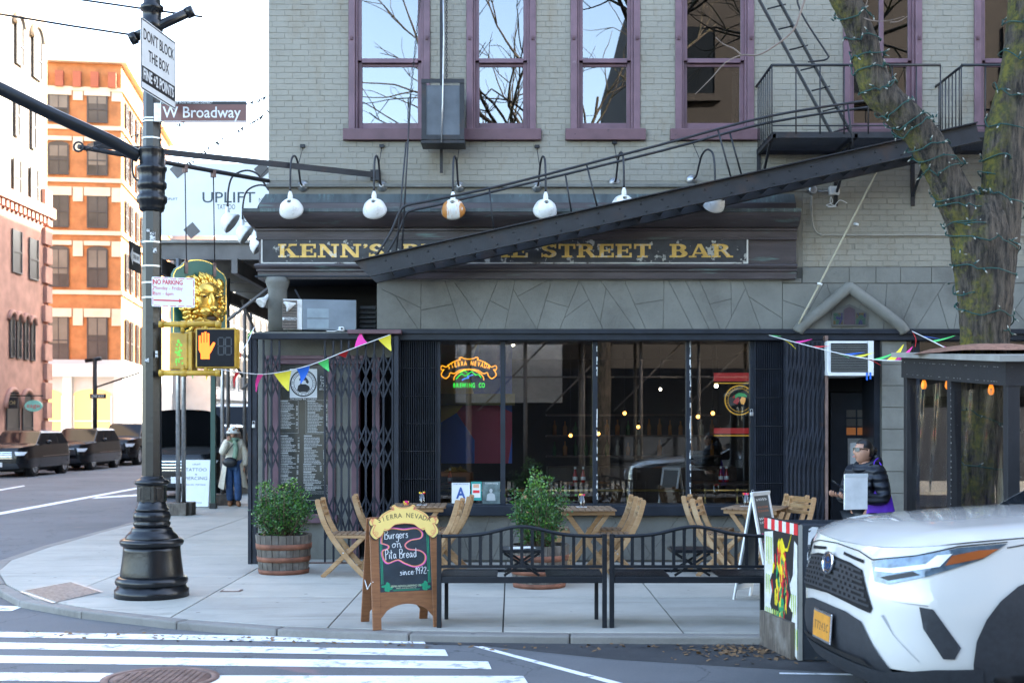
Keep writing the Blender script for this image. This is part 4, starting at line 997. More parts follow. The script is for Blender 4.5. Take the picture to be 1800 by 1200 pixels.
# ------------------------------------------------------------------ drop stair of the fire escape
st = thing('drop_stair', 'long black counterbalanced iron stair swung up diagonally across the facade', 'fire escape', W(1180, 340, 15.6))
YN, YA = 15.4, 16.05
def srow(Y, x, dy=0.0):       # top edge of the near stringer
    zz = Z(406.6 - .2217 * (x - 860) + dy, YN); return Vector((X(x, YN), Y, zz))
A, B = srow(YN, 622), srow(YN, 1716)
for Y, nm in ((YN, 'stringer'), (YA, 'stringer')):
    a, b = A.copy(), B.copy(); a.y = b.y = Y; up = Vector((0, 1, 0)); d = (b - a).normalized(); nrm = Vector((-d.z, 0, d.x)); H_ = .225
    mb = MB(); s = 1 if Y == YN else -1
    e = d * .16
    mb.add([a, b, b - nrm * H_, a + e - nrm * H_] + [p + Vector((0, .012 * s, 0)) for p in (a, b, b - nrm * H_, a + e - nrm * H_)], [(0, 3, 2, 1), (4, 5, 6, 7), (0, 1, 5, 4), (1, 2, 6, 5), (2, 3, 7, 6), (3, 0, 4, 7)])
    for o_, ss in ((0, 0), (H_, 1)):
        p0, p1 = a - nrm * o_ + (e if ss else Vector()), b - nrm * o_
        mb.bar(p0 + Vector((0, -.03 * s, 0)), p1 + Vector((0, -.03 * s, 0)), .012, .07, Vector((0, 1, 0)))
    mb.build(nm, mt['iron'], st, True)
rv = MB(); L = (B - A).length; d = (B - A).normalized(); nrm = Vector((-d.z, 0, d.x)); nst = 27
for i in range(nst):
    p = A + d * (.35 + i * (L - .6) / nst) - nrm * .12
    MB().box(-.09, .09, YN + .015, YA - .015, -.006, .006, Matrix.Translation((p.x, 0, p.z)) @ Matrix.Rotation(-math.atan2(d.z, d.x) + R(52), 4, 'Y')).build('tread', mt['iron'], st, True)
    for o_ in (.07, .16): rv.sphere(p + nrm * (.12 - o_) + Vector((o_ * .5, -p.y + YN - .003, 0)), .012, 6, 4)
rv.build('rivets', mt['iron'], st, True)
for Y, pts in ((YN + .02, [(662, 448), (686, 410), (703, 372), (716, 361), (760, 352), (900, 322), (1160, 255), (1350, 205), (1530, 176)]), (YA - .02, [(676, 452), (697, 415), (712, 380), (724, 370), (770, 360), (900, 329), (1160, 266), (1350, 216), (1545, 186)])):
    MB().tube(spline([W(a, b, Y) for a, b in pts], 4), .016, 8).build('handrail', mt['iron'], st, True)
for a, b, c, d_, Y in ((1031, 289, 1050, 364, YN + .02), (1262, 229, 1285, 312, YN + .02), (994, 308, 1005, 376, YA - .02), (1283, 234, 1303, 306, YA - .02), (860, 331, 868, 404, YN + .02), (1490, 184, 1500, 262, YN + .02)):
    MB().tube([W(a, b, Y), W(c, d_, Y)], .012, 6).build('rail_post', mt['iron'], st, True)
# hanger rods and chains
for a, b, c, d_, Y in ((722, 165, 706, 452, YN + .05), (714, 250, 695, 462, YN + .2)):
    MB().tube([W(a, b, Y), W(c, d_, Y)], .011, 6).build('hanger_rod', mt['steel' if 0 else 'iron'], st, True)
def chain(mb, p, q):
    p, q = Vector(p), Vector(q); n = int((q - p).length / .034); d = (q - p).normalized(); s, u = frame(d, Vector((0, 1, 0)))
    for i in range(n):
        c = p + d * (i + .5) * .034; w_ = s if i % 2 else u
        mb.tube([c + d * .022 * math.cos(a) + w_ * .012 * math.sin(a) for a in [k * math.pi / 4 for k in range(8)]], .004, 4, closed=True)
mb = MB(); chain(mb, W(742, -40, 15.7), W(722, 165, 15.5)); mb.build('chain', mt['iron'], st, True)
# counterweight box
cw = thing('counterweight_box', 'dark blue-grey iron counterweight box hanging by chain between two windows', 'counterweight', W(779, 250, 16.3))
yc = 16.12
MB().box(X(746, yc), X(809, yc), yc, yc + .34, Z(244, yc), Z(150, yc)).build('box', M('weight_box_paint', (.075, .085, .10), .4, .2, .3, 3, .2, 30, dirt=(.2, .16, .1), ds=4, dlo=.62, dhi=.7), cw, True, bevel=.006)
for a, b, c, d_ in ((741, 749, 140, 247), (808, 816, 140, 247)): BX('corner_bar', mt['iron'], cw, X(a, yc), X(b, yc), yc - .02, yc + .06, Z(d_, yc), Z(c, yc))
for c, d_ in ((140, 147), (238, 246)): BX('cross_bar', mt['iron'], cw, X(741, yc), X(816, yc), yc - .032, yc - .021, Z(d_, yc), Z(c, yc))
BX('base_plate', mt['iron'], cw, X(740, yc), X(817, yc), yc - .02, yc + .36, Z(252, yc), Z(246, yc))
MB().tube([W(778, -60, 16.07), W(780, 60, 16.07), W(778, 180, 16.05), W(776, 250, 16.05)], .010, 6).build('rope', mt['rope' if 0 else 'steel'], cw, True)
BX('guide_rail', mt['iron'], cw, wx(774), wx(779), YF - .12, YF - .07, Z(306, YF), 8.0)
mb = MB(); chain(mb, W(785, -50, 16.15), W(785, 143, 16.15)); mb.build('chain', mt['iron'], cw, True)
# ------------------------------------------------------------------ balconies and ladder
def balcony(label, xl, xr, yfr, rail_l=True, rail_r=True, mid=None, xin=None):
    t = thing('fire_escape_balcony', label, 'fire escape', ((xl + xr) / 2, YF, 5.46), group='fire escape balconies')
    zf, zr_ = 5.455, 6.29; fl_ = MB()
    n = 20
    for i in range(n):
        y = yfr + .02 + (YF - .04 - yfr) * i / n; fl_.box(xl, xr, y, y + .022, zf - .02, zf)
    fl_.build('floor_grating', mt['iron'], t, True)
    for y in (yfr, YF - .03): BX('edge_bar', mt['iron'], t, xl, xr, y, y + .014, zf - .07, zf + .004)
    k = max(2, int((xr - xl) / .95))
    for i in range(k + 1):
        x = xl + .03 + (xr - xl - .06) * i / k
        MB().bar((x, yfr, zf - .045), (x, YF, zf - .045), .04, .05).build('joist', mt['iron'], t, True)
        MB().bar((x, yfr + .25, zf - .07), (x, YF - .01, zf - .62), .03, .03).bar((x, YF - .015, zf - .05), (x, YF - .015, zf - .75), .05, .02).build('bracket', mt['iron'], t, True)
    xi = xl if xin is None else xin
    MB().tube([(xi, yfr, zr_), (xr, yfr, zr_)], .017, 8).build('top_rail', mt['iron'], t, True)
    MB().tube([(xi, yfr, zf + .08), (xr, yfr, zf + .08)], .010, 6).build('bottom_rail', mt['iron'], t, True)
    m_ = int((xr - xi) / .275)
    for i in range(m_ + 1):
        x = xi + (xr - xi) * i / m_; MB().tube([(x, yfr, zf - .02), (x, yfr, zr_)], .009, 6).build('baluster', mt['iron'], t, True)
    for flag, x in ((rail_l, xl), (rail_r, xr)):
        if not flag: continue
        MB().tube([(x, yfr, zr_), (x, YF, zr_)], .017, 8).build('end_rail', mt['iron'], t, True)
        for i in range(1, 8):
            y = yfr + (YF - yfr) * i / 8; MB().tube([(x, y, zf - .02), (x, y, zr_)], .008, 6).build('baluster', mt['iron'], t, True)
    return t
balcony('black iron fire escape balcony left of the leaning tree limb', 3.24, 5.34, 15.6, True, False)
balcony('black iron fire escape balcony behind the right tree limb', 5.62, 8.6, 15.6, True, False, xin=5.6)
ld = thing('fire_escape_ladder', 'steep grey iron ladder rising left from the balcony', 'ladder', W(1468, 232, 16.2))
yl_ = 16.15
for a, b in ((1328, 1462), (1362, 1497)):
    MB().bar(W(a, -12, yl_), W(b, 236, yl_), .012, .095, Vector((0, 1, 0))).build('rail', M('ladder_paint', (.05, .052, .058), .5, .1, .2), ld, True) if a < 1330 else MB().bar(W(a, -12, yl_ + .02), W(b, 236, yl_ + .02), .012, .095, Vector((0, 1, 0))).build('rail', bpy.data.materials['ladder_paint'], ld, True)
for i in range(7):
    y = 10 + i * 36; x = 1340 + (y + 12) * 134 / 248
    MB().tube([W(x - 3, y + 6, yl_ + .01), W(x + 29, y - 10 + 8, yl_ + .03)], .011, 6).build('rung', mt['iron'], ld, True)
MB().tube(spline([W(1398, -30, 16.0), W(1407, 20, 16.0), W(1452, 92, 16.0), W(1456, 101, 16.0), W(1448, 106, 16.0), W(1420, 109, 16.05)], 4), .012, 6).build('hand_loop', mt['iron'], ld, True)
# ------------------------------------------------------------------ conduit, boxes, slanted pole
mt['conduit'] = M('painted_conduit', (.30, .28, .235), .6)
cd = thing('wall_conduit', 'thin painted conduit bending along the brick wall right of the cornice', 'conduit', W(1427, 400, YF))
MB().tube(spline([W(1427, 343, YF - .03), W(1427, 375, YF - .03), W(1429, 395, YF - .03), W(1436, 409, YF - .03), W(1450, 413, YF - .03), W(1480, 413.5, YF - .03), W(1860, 413, YF - .03)], 4), .012, 6).build('pipe', mt['conduit'], cd, True)
MB().tube([W(1340, 334, YF - .03), W(1418, 335, YF - .03)], .012, 6).build('feed_pipe', mt['conduit'], cd, True)
MB().lathe([(.06, 0), (.06, .06), (.04, .085)], 14, FRONT(wx(1427), YF, Z(335, YF))).build('round_box', mt['steel'], cd, True)
jb = thing('junction_box', 'small cream outlet box with loose white wires on the brick wall', 'junction box', W(1465, 343, YF))
MB().box(wx(1456), wx(1473), YF - .08, YF, Z(344, YF), Z(329, YF)).build('box', mt['white'], jb, True, bevel=.006)
MB().box(wx(1459), wx(1463.5), YF - .085, YF - .08, Z(342, YF), Z(332, YF)).box(wx(1465.5), wx(1470), YF - .085, YF - .08, Z(342, YF), Z(332, YF)).build('socket_covers', mt['plastic_white'], jb, True)
MB().tube([W(1438, 336, YF - .04), W(1456, 336, YF - .04)], .012, 6).build('nipple', mt['steel'], jb, True)
for pts in ([(1461, 346), (1463, 356), (1452, 361), (1466, 362), (1476, 352), (1489, 357)], [(1460, 346), (1460, 358), (1470, 363), (1455, 364)]):
    MB().tube(spline([W(a, b, YF - .05) for a, b in pts], 5), .005, 5).build('loose_wire', mt['rope'], jb, True)
sp_ = thing('slanted_pole', 'thin pale pole leaning diagonally across the wall right of the cornice', 'pole', W(1404, 580, 16.3))
MB().tube(spline([W(1403, 580, 16.42), W(1405, 568, 16.36), W(1412, 553, 16.3), W(1440, 500, 16.25), W(1548, 288, 16.1)], 5), .013, 8).build('shaft', M('pale_pole', (.42, .38, .27), .6), sp_, True)
for a, b in ((1441, 499), (1505, 394)):
    MB().tube([W(a - 4, b - 1, 16.23), W(a + 4, b + 1, 16.2)], .017, 6).build('tie', mt['rope'], sp_, True)
# small flood lights under the cornice
def flood(px, py, Y, aim, label):
    t = thing('flood_light', label, 'flood light', W(px, py, Y)); q = Vector(aim).to_track_quat('Z', 'Y').to_matrix().to_4x4()
    MB().lathe([(.028, -.14), (.03, -.06), (.035, -.04), (.065, .03), (.07, .05), (.062, .052), (.0005, .03)], 16, q, cap=False).build('lamp_head', mt['white'], t)
    MB().tube([q @ Vector((0, 0, -.12)), q @ Vector((0, 0, -.15)) + Vector((0, .05, .06)), Vector((.06, .10, .22))], .014, 6).build('arm', mt['iron'], t)
flood(508, 537, 16.35, (-.8, -.5, -.3), 'white flood lamp pointing left beside the round column')
flood(462, 529, 16.4, (-.5, -.6, -.6), 'white flood lamp left of the round column')
cm = thing('security_camera', 'small white camera on the ledge above the scissor gate', 'camera', W(600, 581, 16.25))
MB().box(-.035, .035, -.03, .05, -.005, .05).build('body', mt['plastic_white'], cm, bevel=.01)
MB().lathe([(.014, 0), (.014, .006)], 10, FRONT(.01, -.03, .025)).build('lens', mt['text_black'], cm)
MB().tube(spline([(-.04, .02, .01), (-.1, .03, -.005), (-.2, .05, 0)], 3), .006, 5).build('cable', mt['rope'], cm)
# ------------------------------------------------------------------ bunting
def bunting(label, path, flags, Ys):
    """path: [(px,py,Y)], flags: [(t 0..1, colour, droop angle, swing, size)]"""
    P = spline([W(*p) for p in path], 10)
    t = thing('bunting', label, 'bunting', P[0], group='bunting strings')
    MB().tube(P, .006, 5).build('cord', mt['rope'], t, True)
    for (u, c, droop, swing, s) in flags:
        i = min(int(u * (len(P) - 1)), len(P) - 2); p = P[i]; d = (P[i + 1] - P[i]).normalized()
        dn = Vector((0, 0, -1)); dn = (dn - d * dn.dot(d)).normalized(); side = d.cross(dn)
        ax = (dn * math.cos(droop) + side * math.sin(droop)); rows = []
        n = 5
        for k in range(n + 1):
            f = k / n; wd = .10 * s * (1 - f * .93); c_ = p + ax * (.22 * s * f) + side * (.03 * s * math.sin(f * 3.2)) + d * (swing * f * f * .2 * s)
            rows.append([c_ - d * wd, c_ + side * .006, c_ + d * wd])
        MB().grid(rows).build('flag', mt['flag_' + c], t, True)
bunting('string of small coloured flags hanging across the scissor gate', [(340, 640, 13.4), (412, 653, 14.6), (470, 657, 15.9), (540, 643, 16.1), (610, 616, 16.15), (686, 588, 16.2)],
        [(.02, 'green', .3, .2, .7), (.1, 'yellow', .5, .1, .7), (.235, 'red', .2, -.2, .8), (.36, 'pink', .1, -.5, 1), (.49, 'yellow', .05, .1, 1.15), (.585, 'blue', .2, -.5, .9), (.68, 'green', .35, .1, .75), (.78, 'red', 1.2, 0, .8), (.87, 'pink', 2.6, .3, .9), (.965, 'yellow', .1, .1, .9)], 0)
bunting('short string of flags running from the signal up to the gate corner', [(330, 585, 13.3), (345, 640, 13.5), (420, 620, 15.2), (447, 575, 16.1)], [(.1, 'green', .3, .2, .6), (.22, 'red', .6, .3, .8), (.75, 'red', .3, .3, .8), (.96, 'green', .5, .5, .8)], 0)
bunting('string of flags blown sideways from the window corner to the shed', [(1352, 589, 16.2), (1400, 602, 15.4), (1480, 622, 14.2), (1540, 632, 13.4), (1594, 634, 12.75)],
        [(.03, 'green', 1.5, -.4, .8), (.16, 'yellow', .9, .6, .8), (.27, 'pink', 1.9, .6, .8), (.36, 'red', 1.7, .5, .8), (.45, 'green', 1.2, .7, .75), (.53, 'blue', 1.8, .7, .8), (.60, 'yellow', 1.9, .5, .8), (.68, 'red', 1.1, .5, .7), (.75, 'green', 2.0, .4, .85), (.80, 'blue', 1.5, .5, .8), (.86, 'yellow', 2.6, .5, .9), (.91, 'pink', 2.4, .4, .9), (.955, 'red', 1.6, .4, .75), (.985, 'green', .7, -.1, .8)], 0)
bunting('tangled flags between the wall and the tree trunk above the shed', [(1603, 582, 15.6), (1640, 600, 13.5), (1690, 626, 12.1)], [(.03, 'red', .2, 0, .9), (.3, 'blue', 1.4, .6, .9), (.5, 'green', 1.9, .6, 1), (.65, 'pink', 1.2, .5, .8), (.78, 'red', 1.6, .3, .8), (.9, 'yellow', .5, .2, .8)], 0)
bunting('flags right of the tree trunk above the shed roof', [(1765, 605, 12.3), (1790, 613, 12.8), (1850, 618, 13.2)], [(.15, 'red', 1.2, .3, .8), (.5, 'red', 1.6, .4, .8), (.8, 'blue', 1.0, .3, .8)], 0)
# ------------------------------------------------------------------ folding chairs and tables
def make_chair():
    t = thing('folding_chair', 'x', 'chair', (0, 0, 0), 0, 'wooden folding chairs outside the bar')
    stile = [(-.335, .93), (-.325, .86), (-.27, .68), (-.19, .52), (-.09, .37), (.06, .18), (.24, .0)]
    for s in (-1, 1):
        P = spline([Vector((x, s * .215, z)) for x, z in stile], 4); rows = []
        mb = MB(); n = len(P)
        for i, p in enumerate(P):
            d = (P[min(i + 1, n - 1)] - P[max(i - 1, 0)]).normalized(); nr = Vector((-d.z, 0, d.x)); h = .031 if i else .018
            mb.v += [p + nr * h + Vector((0, -.014, 0)), p + nr * h + Vector((0, .014, 0)), p - nr * h + Vector((0, .014, 0)), p - nr * h + Vector((0, -.014, 0))]
        for i in range(n - 1):
            for k in range(4): mb.f.append((i * 4 + k, i * 4 + (k + 1) % 4, i * 4 + 4 + (k + 1) % 4, i * 4 + 4 + k)); mb.s.append(False)
        mb.f += [(3, 2, 1, 0), tuple(4 * (n - 1) + k for k in range(4))]; mb.s += [False, False]
        mb.build('stile', mt['oak'], t, bevel=.006)
        MB().bar((.20, s * .17, .475), (-.29, s * .17, 0), .026, .052, Vector((0, 0, 1))).build('cross_leg', mt['oak'], t, bevel=.005)
        MB().box(-.20, .235, s * .19 - .012, s * .19 + .012, .465, .50).build('seat_rail', mt['oak'], t, bevel=.006)
        MB().tube([(-.03, s * .232, .295), (-.03, s * .15, .295)], .010, 8).build('pivot_bolt', mt['steel'], t)
    for i in range(6):
        x = -.185 + i * .071; MB().box(x, x + .058, -.205, .205, .50, .52).build('seat_slat', mt['slatwood'], t, bevel=.005)
    for k, z in enumerate((.885, .815, .745)):
        x = -.328 + (0.885 - z) * .33; MB().bar((x, -.2, z), (x, .2, z), .018, .045, Vector((.25, 0, 1))).build('back_slat', mt['oak'], t, bevel=.004)
    for x, z in ((.13, .11), (-.2, .085)): MB().bar((x, -.17, z), (x, .17, z), .02, .04).build('stretcher', mt['oak'], t, bevel=.004)
    return t
ch0 = make_chair()
CH = [(612, 15.05, 0, 'folding wooden chair left of the chalkboard, facing right, in front of the scissor gate'), (671, 15.85, .08, 'folding wooden chair half hidden behind the chalkboard, at the left table'),
      (760, 14.95, math.pi - .1, 'nearer folding chair on the right side of the left table'), (780, 15.65, math.pi - .05, 'farther folding chair on the right side of the left table'),
      (968, 15.75, .0, 'folding chair mostly hidden behind the round bush at the middle table'), (1067, 15.65, math.pi + .05, 'farther folding chair on the right side of the middle table'), (1079, 14.95, math.pi - .02, 'nearer folding chair on the right side of the middle table'),
      (1254, 15.65, -.32, 'farther folding chair on the left side of the right table'), (1272, 15.05, -.35, 'nearer folding chair on the left side of the right table'),
      (1362, 15.75, math.pi + .42, 'farther folding chair at the right table, beside the bunched gate'), (1372, 15.25, math.pi + .45, 'nearer folding chair at the right table, behind the mural barrier')]
for i, (px, Y, rz, lab) in enumerate(CH):
    c = ch0 if i == 0 else copy_tree(ch0); put(c, (X(px, Y), Y, 0), rz); c['label'] = lab
def make_table():
    t = thing('folding_table', 'x', 'table', (0, 0, 0), 0, 'wooden folding tables outside the bar')
    for i in range(9):
        x = -.335 + i * .0752; MB().box(x, x + .066, -.38, .38, .785, .805).build('top_slat', mt['slatwood'], t, bevel=.005)
    for s in (-1, 1):
        MB().box(-.32, .32, s * .30 - .012, s * .30 + .012, .735, .784).build('apron', mt['oak'], t, bevel=.005)
        MB().bar((-.25, s * .27, .76), (.30, s * .27, 0), .024, .052).build('cross_leg', mt['oak'], t, bevel=.004)
        MB().bar((.25, s * .24, .76), (-.30, s * .24, 0), .024, .052).build('cross_leg', mt['oak'], t, bevel=.004)
    for x in (-.2, .2): MB().bar((x, -.24, .14), (x, .24, .14), .02, .04).build('stretcher', mt['oak'], t)
    return t
tb0 = make_table()
TB = [(737, 15.75, 0, 'slatted folding table left, behind the chalkboard'), (1030, 15.2, .03, 'slatted folding table in the middle, right of the round bush'), (1328, 15.35, -.42, 'slatted folding table at right, behind the white narrow sandwich board')]
for i, (px, Y, rz, lab) in enumerate(TB):
    c = tb0 if i == 0 else copy_tree(tb0); put(c, (X(px, Y), Y, 0), rz); c['label'] = lab
mt['tumbler'] = GLASS('tumbler_glass', .08, (.93, .93, .93))
def cup(px, Y, lab, glass=True, seed=1):
    rr = random.Random(seed); t = thing('sugar_cup', lab, 'cup', (X(px, Y), Y, .806), group='cups of sugar packets on the outdoor tables')
    if glass: MB().lathe([(.030, 0), (.032, .01), (.043, .14), (.040, .14), (.030, .012), (.001, .01)], 14, cap=False).build('glass', mt['tumbler'], t)
    for i in range(9):
        a = i * .7; r_ = .016; c = ['red', 'yellow', 'pink', 'red', 'yellow'][i % 5]
        h = (.10, .165) if glass else (.01, .06)
        p = Vector((r_ * math.cos(a), r_ * math.sin(a), h[0] - .085 if glass else .0)); q = Vector((r_ * 2.0 * math.cos(a), r_ * 2.0 * math.sin(a), rr.uniform(h[1] - .03, h[1])))
        MB().bar(p, q, .040, .004, Vector((math.cos(a), math.sin(a), 0))).build('packet', mt['flag_' + c], t)
    if glass: MB().box(-.07, .06, -.05, .05, -.0005, .002).build('napkin', mt['plastic_white'], t)
cup(742, 15.75, 'glass of red and yellow sugar packets on the left table', True, 2); cup(714, 15.7, 'small heap of colourful packets behind the chalkboard top', False, 3)
cup(1023, 15.35, 'glass of red and yellow packets on the middle table', True, 4); cup(1311, 15.5, 'glass of red and yellow packets on the right table', True, 5)
# ------------------------------------------------------------------ barrel planters
mt['barrel'] = wood('barrel_oak', (.15, .125, .10), (.06, .048, .04), .8, (9, 9, 1.2), worn=(.22, .20, .175))
mt['hoop'] = M('rusty_hoop', (.21, .085, .05), .7, .3, .35, 7, .3, 50)
leafm = []
for i, c in enumerate(((.032, .10, .02), (.055, .16, .025), (.12, .26, .03), (.022, .07, .024))):
    m, t_, p = nodes('bush_leaf_%s' % 'abcd'[i]); p.inputs['Base Color'].default_value = c4(c); p.inputs['Roughness'].default_value = .33
    p.inputs['Subsurface Weight'].default_value = .0; leafm.append(m)
stemm = M('bush_stem', (.11, .075, .045), .8)
def planter(label, c, rt, rb, h, bush, seed):
    rr = random.Random(seed); t = thing('barrel_planter', label, 'planter', c)
    rad = lambda z: rb + (rt - rb) * (z / h) ** .8
    ns = 24
    for k in range(ns):
        a0, a1 = 2 * math.pi * (k + .04) / ns, 2 * math.pi * (k + .96) / ns; vs = []; dr = rr.uniform(-.003, .003)
        for z in (0, h * .33, h * .66, h + rr.uniform(-.006, .004)):
            r_ = rad(z) + dr; vs += [(r_ * math.cos(a0), r_ * math.sin(a0), z), (r_ * math.cos(a1), r_ * math.sin(a1), z), ((r_ - .03) * math.cos(a1), (r_ - .03) * math.sin(a1), z), ((r_ - .03) * math.cos(a0), (r_ - .03) * math.sin(a0), z)]
        fs = [(3, 2, 1, 0), (12, 13, 14, 15)]
        for j in range(3):
            for q in range(4): fs.append((j * 4 + q, j * 4 + (q + 1) % 4, j * 4 + 4 + (q + 1) % 4, j * 4 + 4 + q))
        MB().add(vs, fs).build('stave', mt['barrel'], t)
    for z0, z1 in ((.0, .055), (.15, .21), (.30, .365)):
        z0 *= h / .47; z1 *= h / .47
        MB().lathe([(rad(z0) + .0045, z0), (rad(z0) + .008, z0), (rad(z1) + .008, z1), (rad(z1) + .0045, z1)], 40, cap=False).build('hoop', mt['hoop'], t)
    MB().lathe([(.001, h - .05), (rad(h) - .031, h - .06)], 24, cap=False).build('soil', mt['soil'], t)
    # bush: stems and many small leaves in clumps
    bw, bh, lean = bush; B = thing('box_bush', label.replace('barrel planter with iron hoops', 'green leafy bush growing in the barrel planter'), 'bush', Vector(c) + Vector((0, 0, h - .05)))
    stm = MB(); tips = []
    for i in range(70):
        a = rr.uniform(0, 6.283); u = math.sqrt(rr.random()); top = rr.uniform(.45, 1.0) * (1 - .30 * u * u) + .06 * rr.gauss(0, 1)
        e = Vector((math.cos(a) * u * bw, math.sin(a) * u * bw * .9, bh * top)); b = Vector((math.cos(a) * u * .09, math.sin(a) * u * .09, 0))
        m_ = b.lerp(e, .5) + Vector((math.cos(a), math.sin(a), 0)) * bw * .18 * u + Vector((rr.gauss(0, .015), rr.gauss(0, .015), 0)); P = spline([b, m_, e], 4)
        stm.tube(P, [.006, .0055, .005, .005, .0045, .004, .003, .0025, .002], 4, cap=False); tips.append(P)
    stm.build('stems', stemm, B)
    lv = [MB() for _ in range(4)]
    for P in tips:
        # side twigs with leaves, denser to the outside and the top
        for k in range(85):
            f = 1 - rr.random() ** 1.5 * .80; i = min(int(f * (len(P) - 1)), len(P) - 2); p = P[i].lerp(P[i + 1], f * (len(P) - 1) - i)
            d = (P[i + 1] - P[i]).normalized(); a = rr.uniform(0, 6.283); s, u = frame(d)
            o = (s * math.cos(a) + u * math.sin(a)); r_ = abs(rr.gauss(0, .04)) + .006
            p = p + o * r_ + d * rr.uniform(-.01, .03)
            l = rr.uniform(.017, .032); ax = (o * .75 + d * rr.uniform(.1, .9) + Vector((rr.gauss(0, .3), rr.gauss(0, .3), rr.gauss(0, .2)))).normalized()
            sd = ax.cross(Vector((rr.gauss(0, 1), rr.gauss(0, 1), rr.gauss(0, 1)))).normalized() * l * .42
            hi = p.z > bh * .8 and rr.random() < .45
            w_ = 2 if hi or rr.random() < .10 else rr.choice((0, 0, 1, 1, 3))
            lv[w_].add([p, p + ax * l * .55 + sd, p + ax * l * 1.25, p + ax * l * .55 - sd], [(0, 1, 2, 3)])
    for i, q in enumerate(lv): setp(q.build('leaves', leafm[i], B), kind='stuff')
    return t
planter('weathered barrel planter with iron hoops in front of the scissor gate', (X(499, 15.35), 15.35, 0), .345, .295, .475, (.345, .74, 0), 31)
planter('weathered barrel planter with iron hoops behind the left bench', (X(948, 14.05), 14.05, 0), .335, .285, .475, (.32, .86, 0), 37)
# ------------------------------------------------------------------ benches
mt['bench'] = M('black_bench_paint', (.007, .009, .013), .4, 0, .3, 6, .06, 70, spec=.35)
def make_bench():
    t = thing('metal_bench', 'x', 'bench', (0, 0, 0), 0, 'black metal benches along the kerb'); Wd = 1.52
    for x in (0.02, Wd - .02): MB().box(x - .021, x + .021, -.021, .021, 0, .838).build('back_leg', mt['bench'], t, bevel=.003)
    for x in (.06, Wd - .06): MB().box(x - .018, x + .018, .47, .506, 0, .44).build('front_leg', mt['bench'], t, bevel=.003)
    arch = lambda x: .818 + .085 * math.exp(-((x - Wd / 2) / .29) ** 2)
    P = [(Wd * i / 40, 0, arch(Wd * i / 40)) for i in range(1, 40)]
    MB().tube([(.04, 0, arch(0))] + P + [(Wd - .04, 0, arch(0))], .0165, 8).build('top_rail', mt['bench'], t)
    MB().box(.041, Wd - .041, -.013, .013, .532, .560).build('lower_rail', mt['bench'], t)
    for i in range(15):
        x = .041 + (Wd - .082) * (i + .75) / 15.5; MB().box(x - .0145, x + .0145, -.005, .005, .56, arch(x) - .004).build('back_slat', mt['bench'], t)
    MB().box(.041, Wd - .041, -.015, .015, .40, .455).build('seat_rail', mt['bench'], t, bevel=.003); MB().box(.03, Wd - .03, .475, .505, .44, .468).build('front_rail', mt['bench'], t, bevel=.003)
    for x0, x1 in ((.03, .54), (.98, Wd - .03)):
        MB().box(x0, x1, .016, .474, .449, .455).build('seat_panel', mt['bench'], t)
        for k in range(11): MB().box(x0, x1, .03 + k * .04, .056 + k * .04, .4555, .462).build('seat_slat', mt['bench'], t)
    tp = MB().box(.57, .95, .10, .45, .655, .685).build('flip_table', mt['bench'], t, bevel=.004)
    for y in (.13, .42):
        MB().bar((.60, y, .652), (.92, y + .012, .45), .016, .022).bar((.92, y, .652), (.60, y + .012, .45), .016, .022).build('table_leg', mt['bench'], tp)
    return t
bn = make_bench(); put(bn, (X(768, 11.2), 11.2, 0)); bn['label'] = 'left black metal bench with arched slatted back, beside the chalkboard'
b2 = copy_tree(bn); put(b2, (X(1071.5, 11.2), 11.2, 0)); b2['label'] = 'right black metal bench with arched slatted back, next to the mural barrier'
pp = thing('paper_sheets', 'white paper sheets lying on the left bench flip table', 'paper', (X(768, 11.2) + .76, 11.45, .686))
MB().box(-.11, .02, -.08, .1, 0, .003).build('sheet', mt['plastic_white'], pp); MB().box(.0, .12, -.06, .09, .0035, .006, Matrix.Rotation(.2, 4, 'Z')).build('sheet', mt['plastic_white'], pp)
# ------------------------------------------------------------------ chalkboard sandwich board
mt['cherry'] = wood('stained_frame', (.27, .115, .045), (.18, .07, .028), .45, (3, 3, 18))
mt['chalkbg'] = M('chalkboard', (.014, .027, .038), .5, 0, .5, 3, dirt=(.035, .045, .055), ds=5, dlo=.45, dhi=.8)
sb_ = thing('chalkboard_sign', 'wooden sandwich chalkboard topped by a yellow scroll, Burgers on Pita Bread', 'sandwich board', (X(717, 11.15), 11.15, 0), R(19)); sb_.scale = (1.16, 1, 1)
def leanm(y0, z0, ang, flip=1): return Matrix.Translation((0, y0, z0)) @ rot_frame((0, 0, 0), (1, 0, 0), (0, math.sin(ang) * flip, math.cos(ang)))
LF = leanm(0, 0, R(9)); LB = leanm(.50, 0, R(14), -1)
def fr_panel(L, tag):
    MB().box(-.273, -.205, 0, 1.0, -.022, .0, L).build('frame_post', mt['cherry'], sb_, bevel=.004); MB().box(.205, .273, 0, 1.0, -.022, .0, L).build('frame_post', mt['cherry'], sb_, bevel=.004)
    arc_ = [(-.205, .33), (-.205, .10)] + [(-.19 + .38 * i / 12, .12 + .10 * math.sin(math.pi * i / 12) ** .6) for i in range(13)] + [(.205, .10), (.205, .33)]
    MB().prism(arc_[::-1], .016, L @ Matrix.Translation((0, 0, -.019))).build('bottom_rail', mt['cherry'], sb_)
    MB().box(-.205, .205, .93, .999, -.019, -.003, L).build('top_rail', mt['cherry'], sb_)
    return MB().box(-.205, .205, .3301, .9299, -.017, -.006, L).build('board', mt['chalkbg'], sb_)
bd = fr_panel(LF, 1); fr_panel(LB, 2)
BL_ = LF @ Matrix.Translation((0, 0, -.0055))
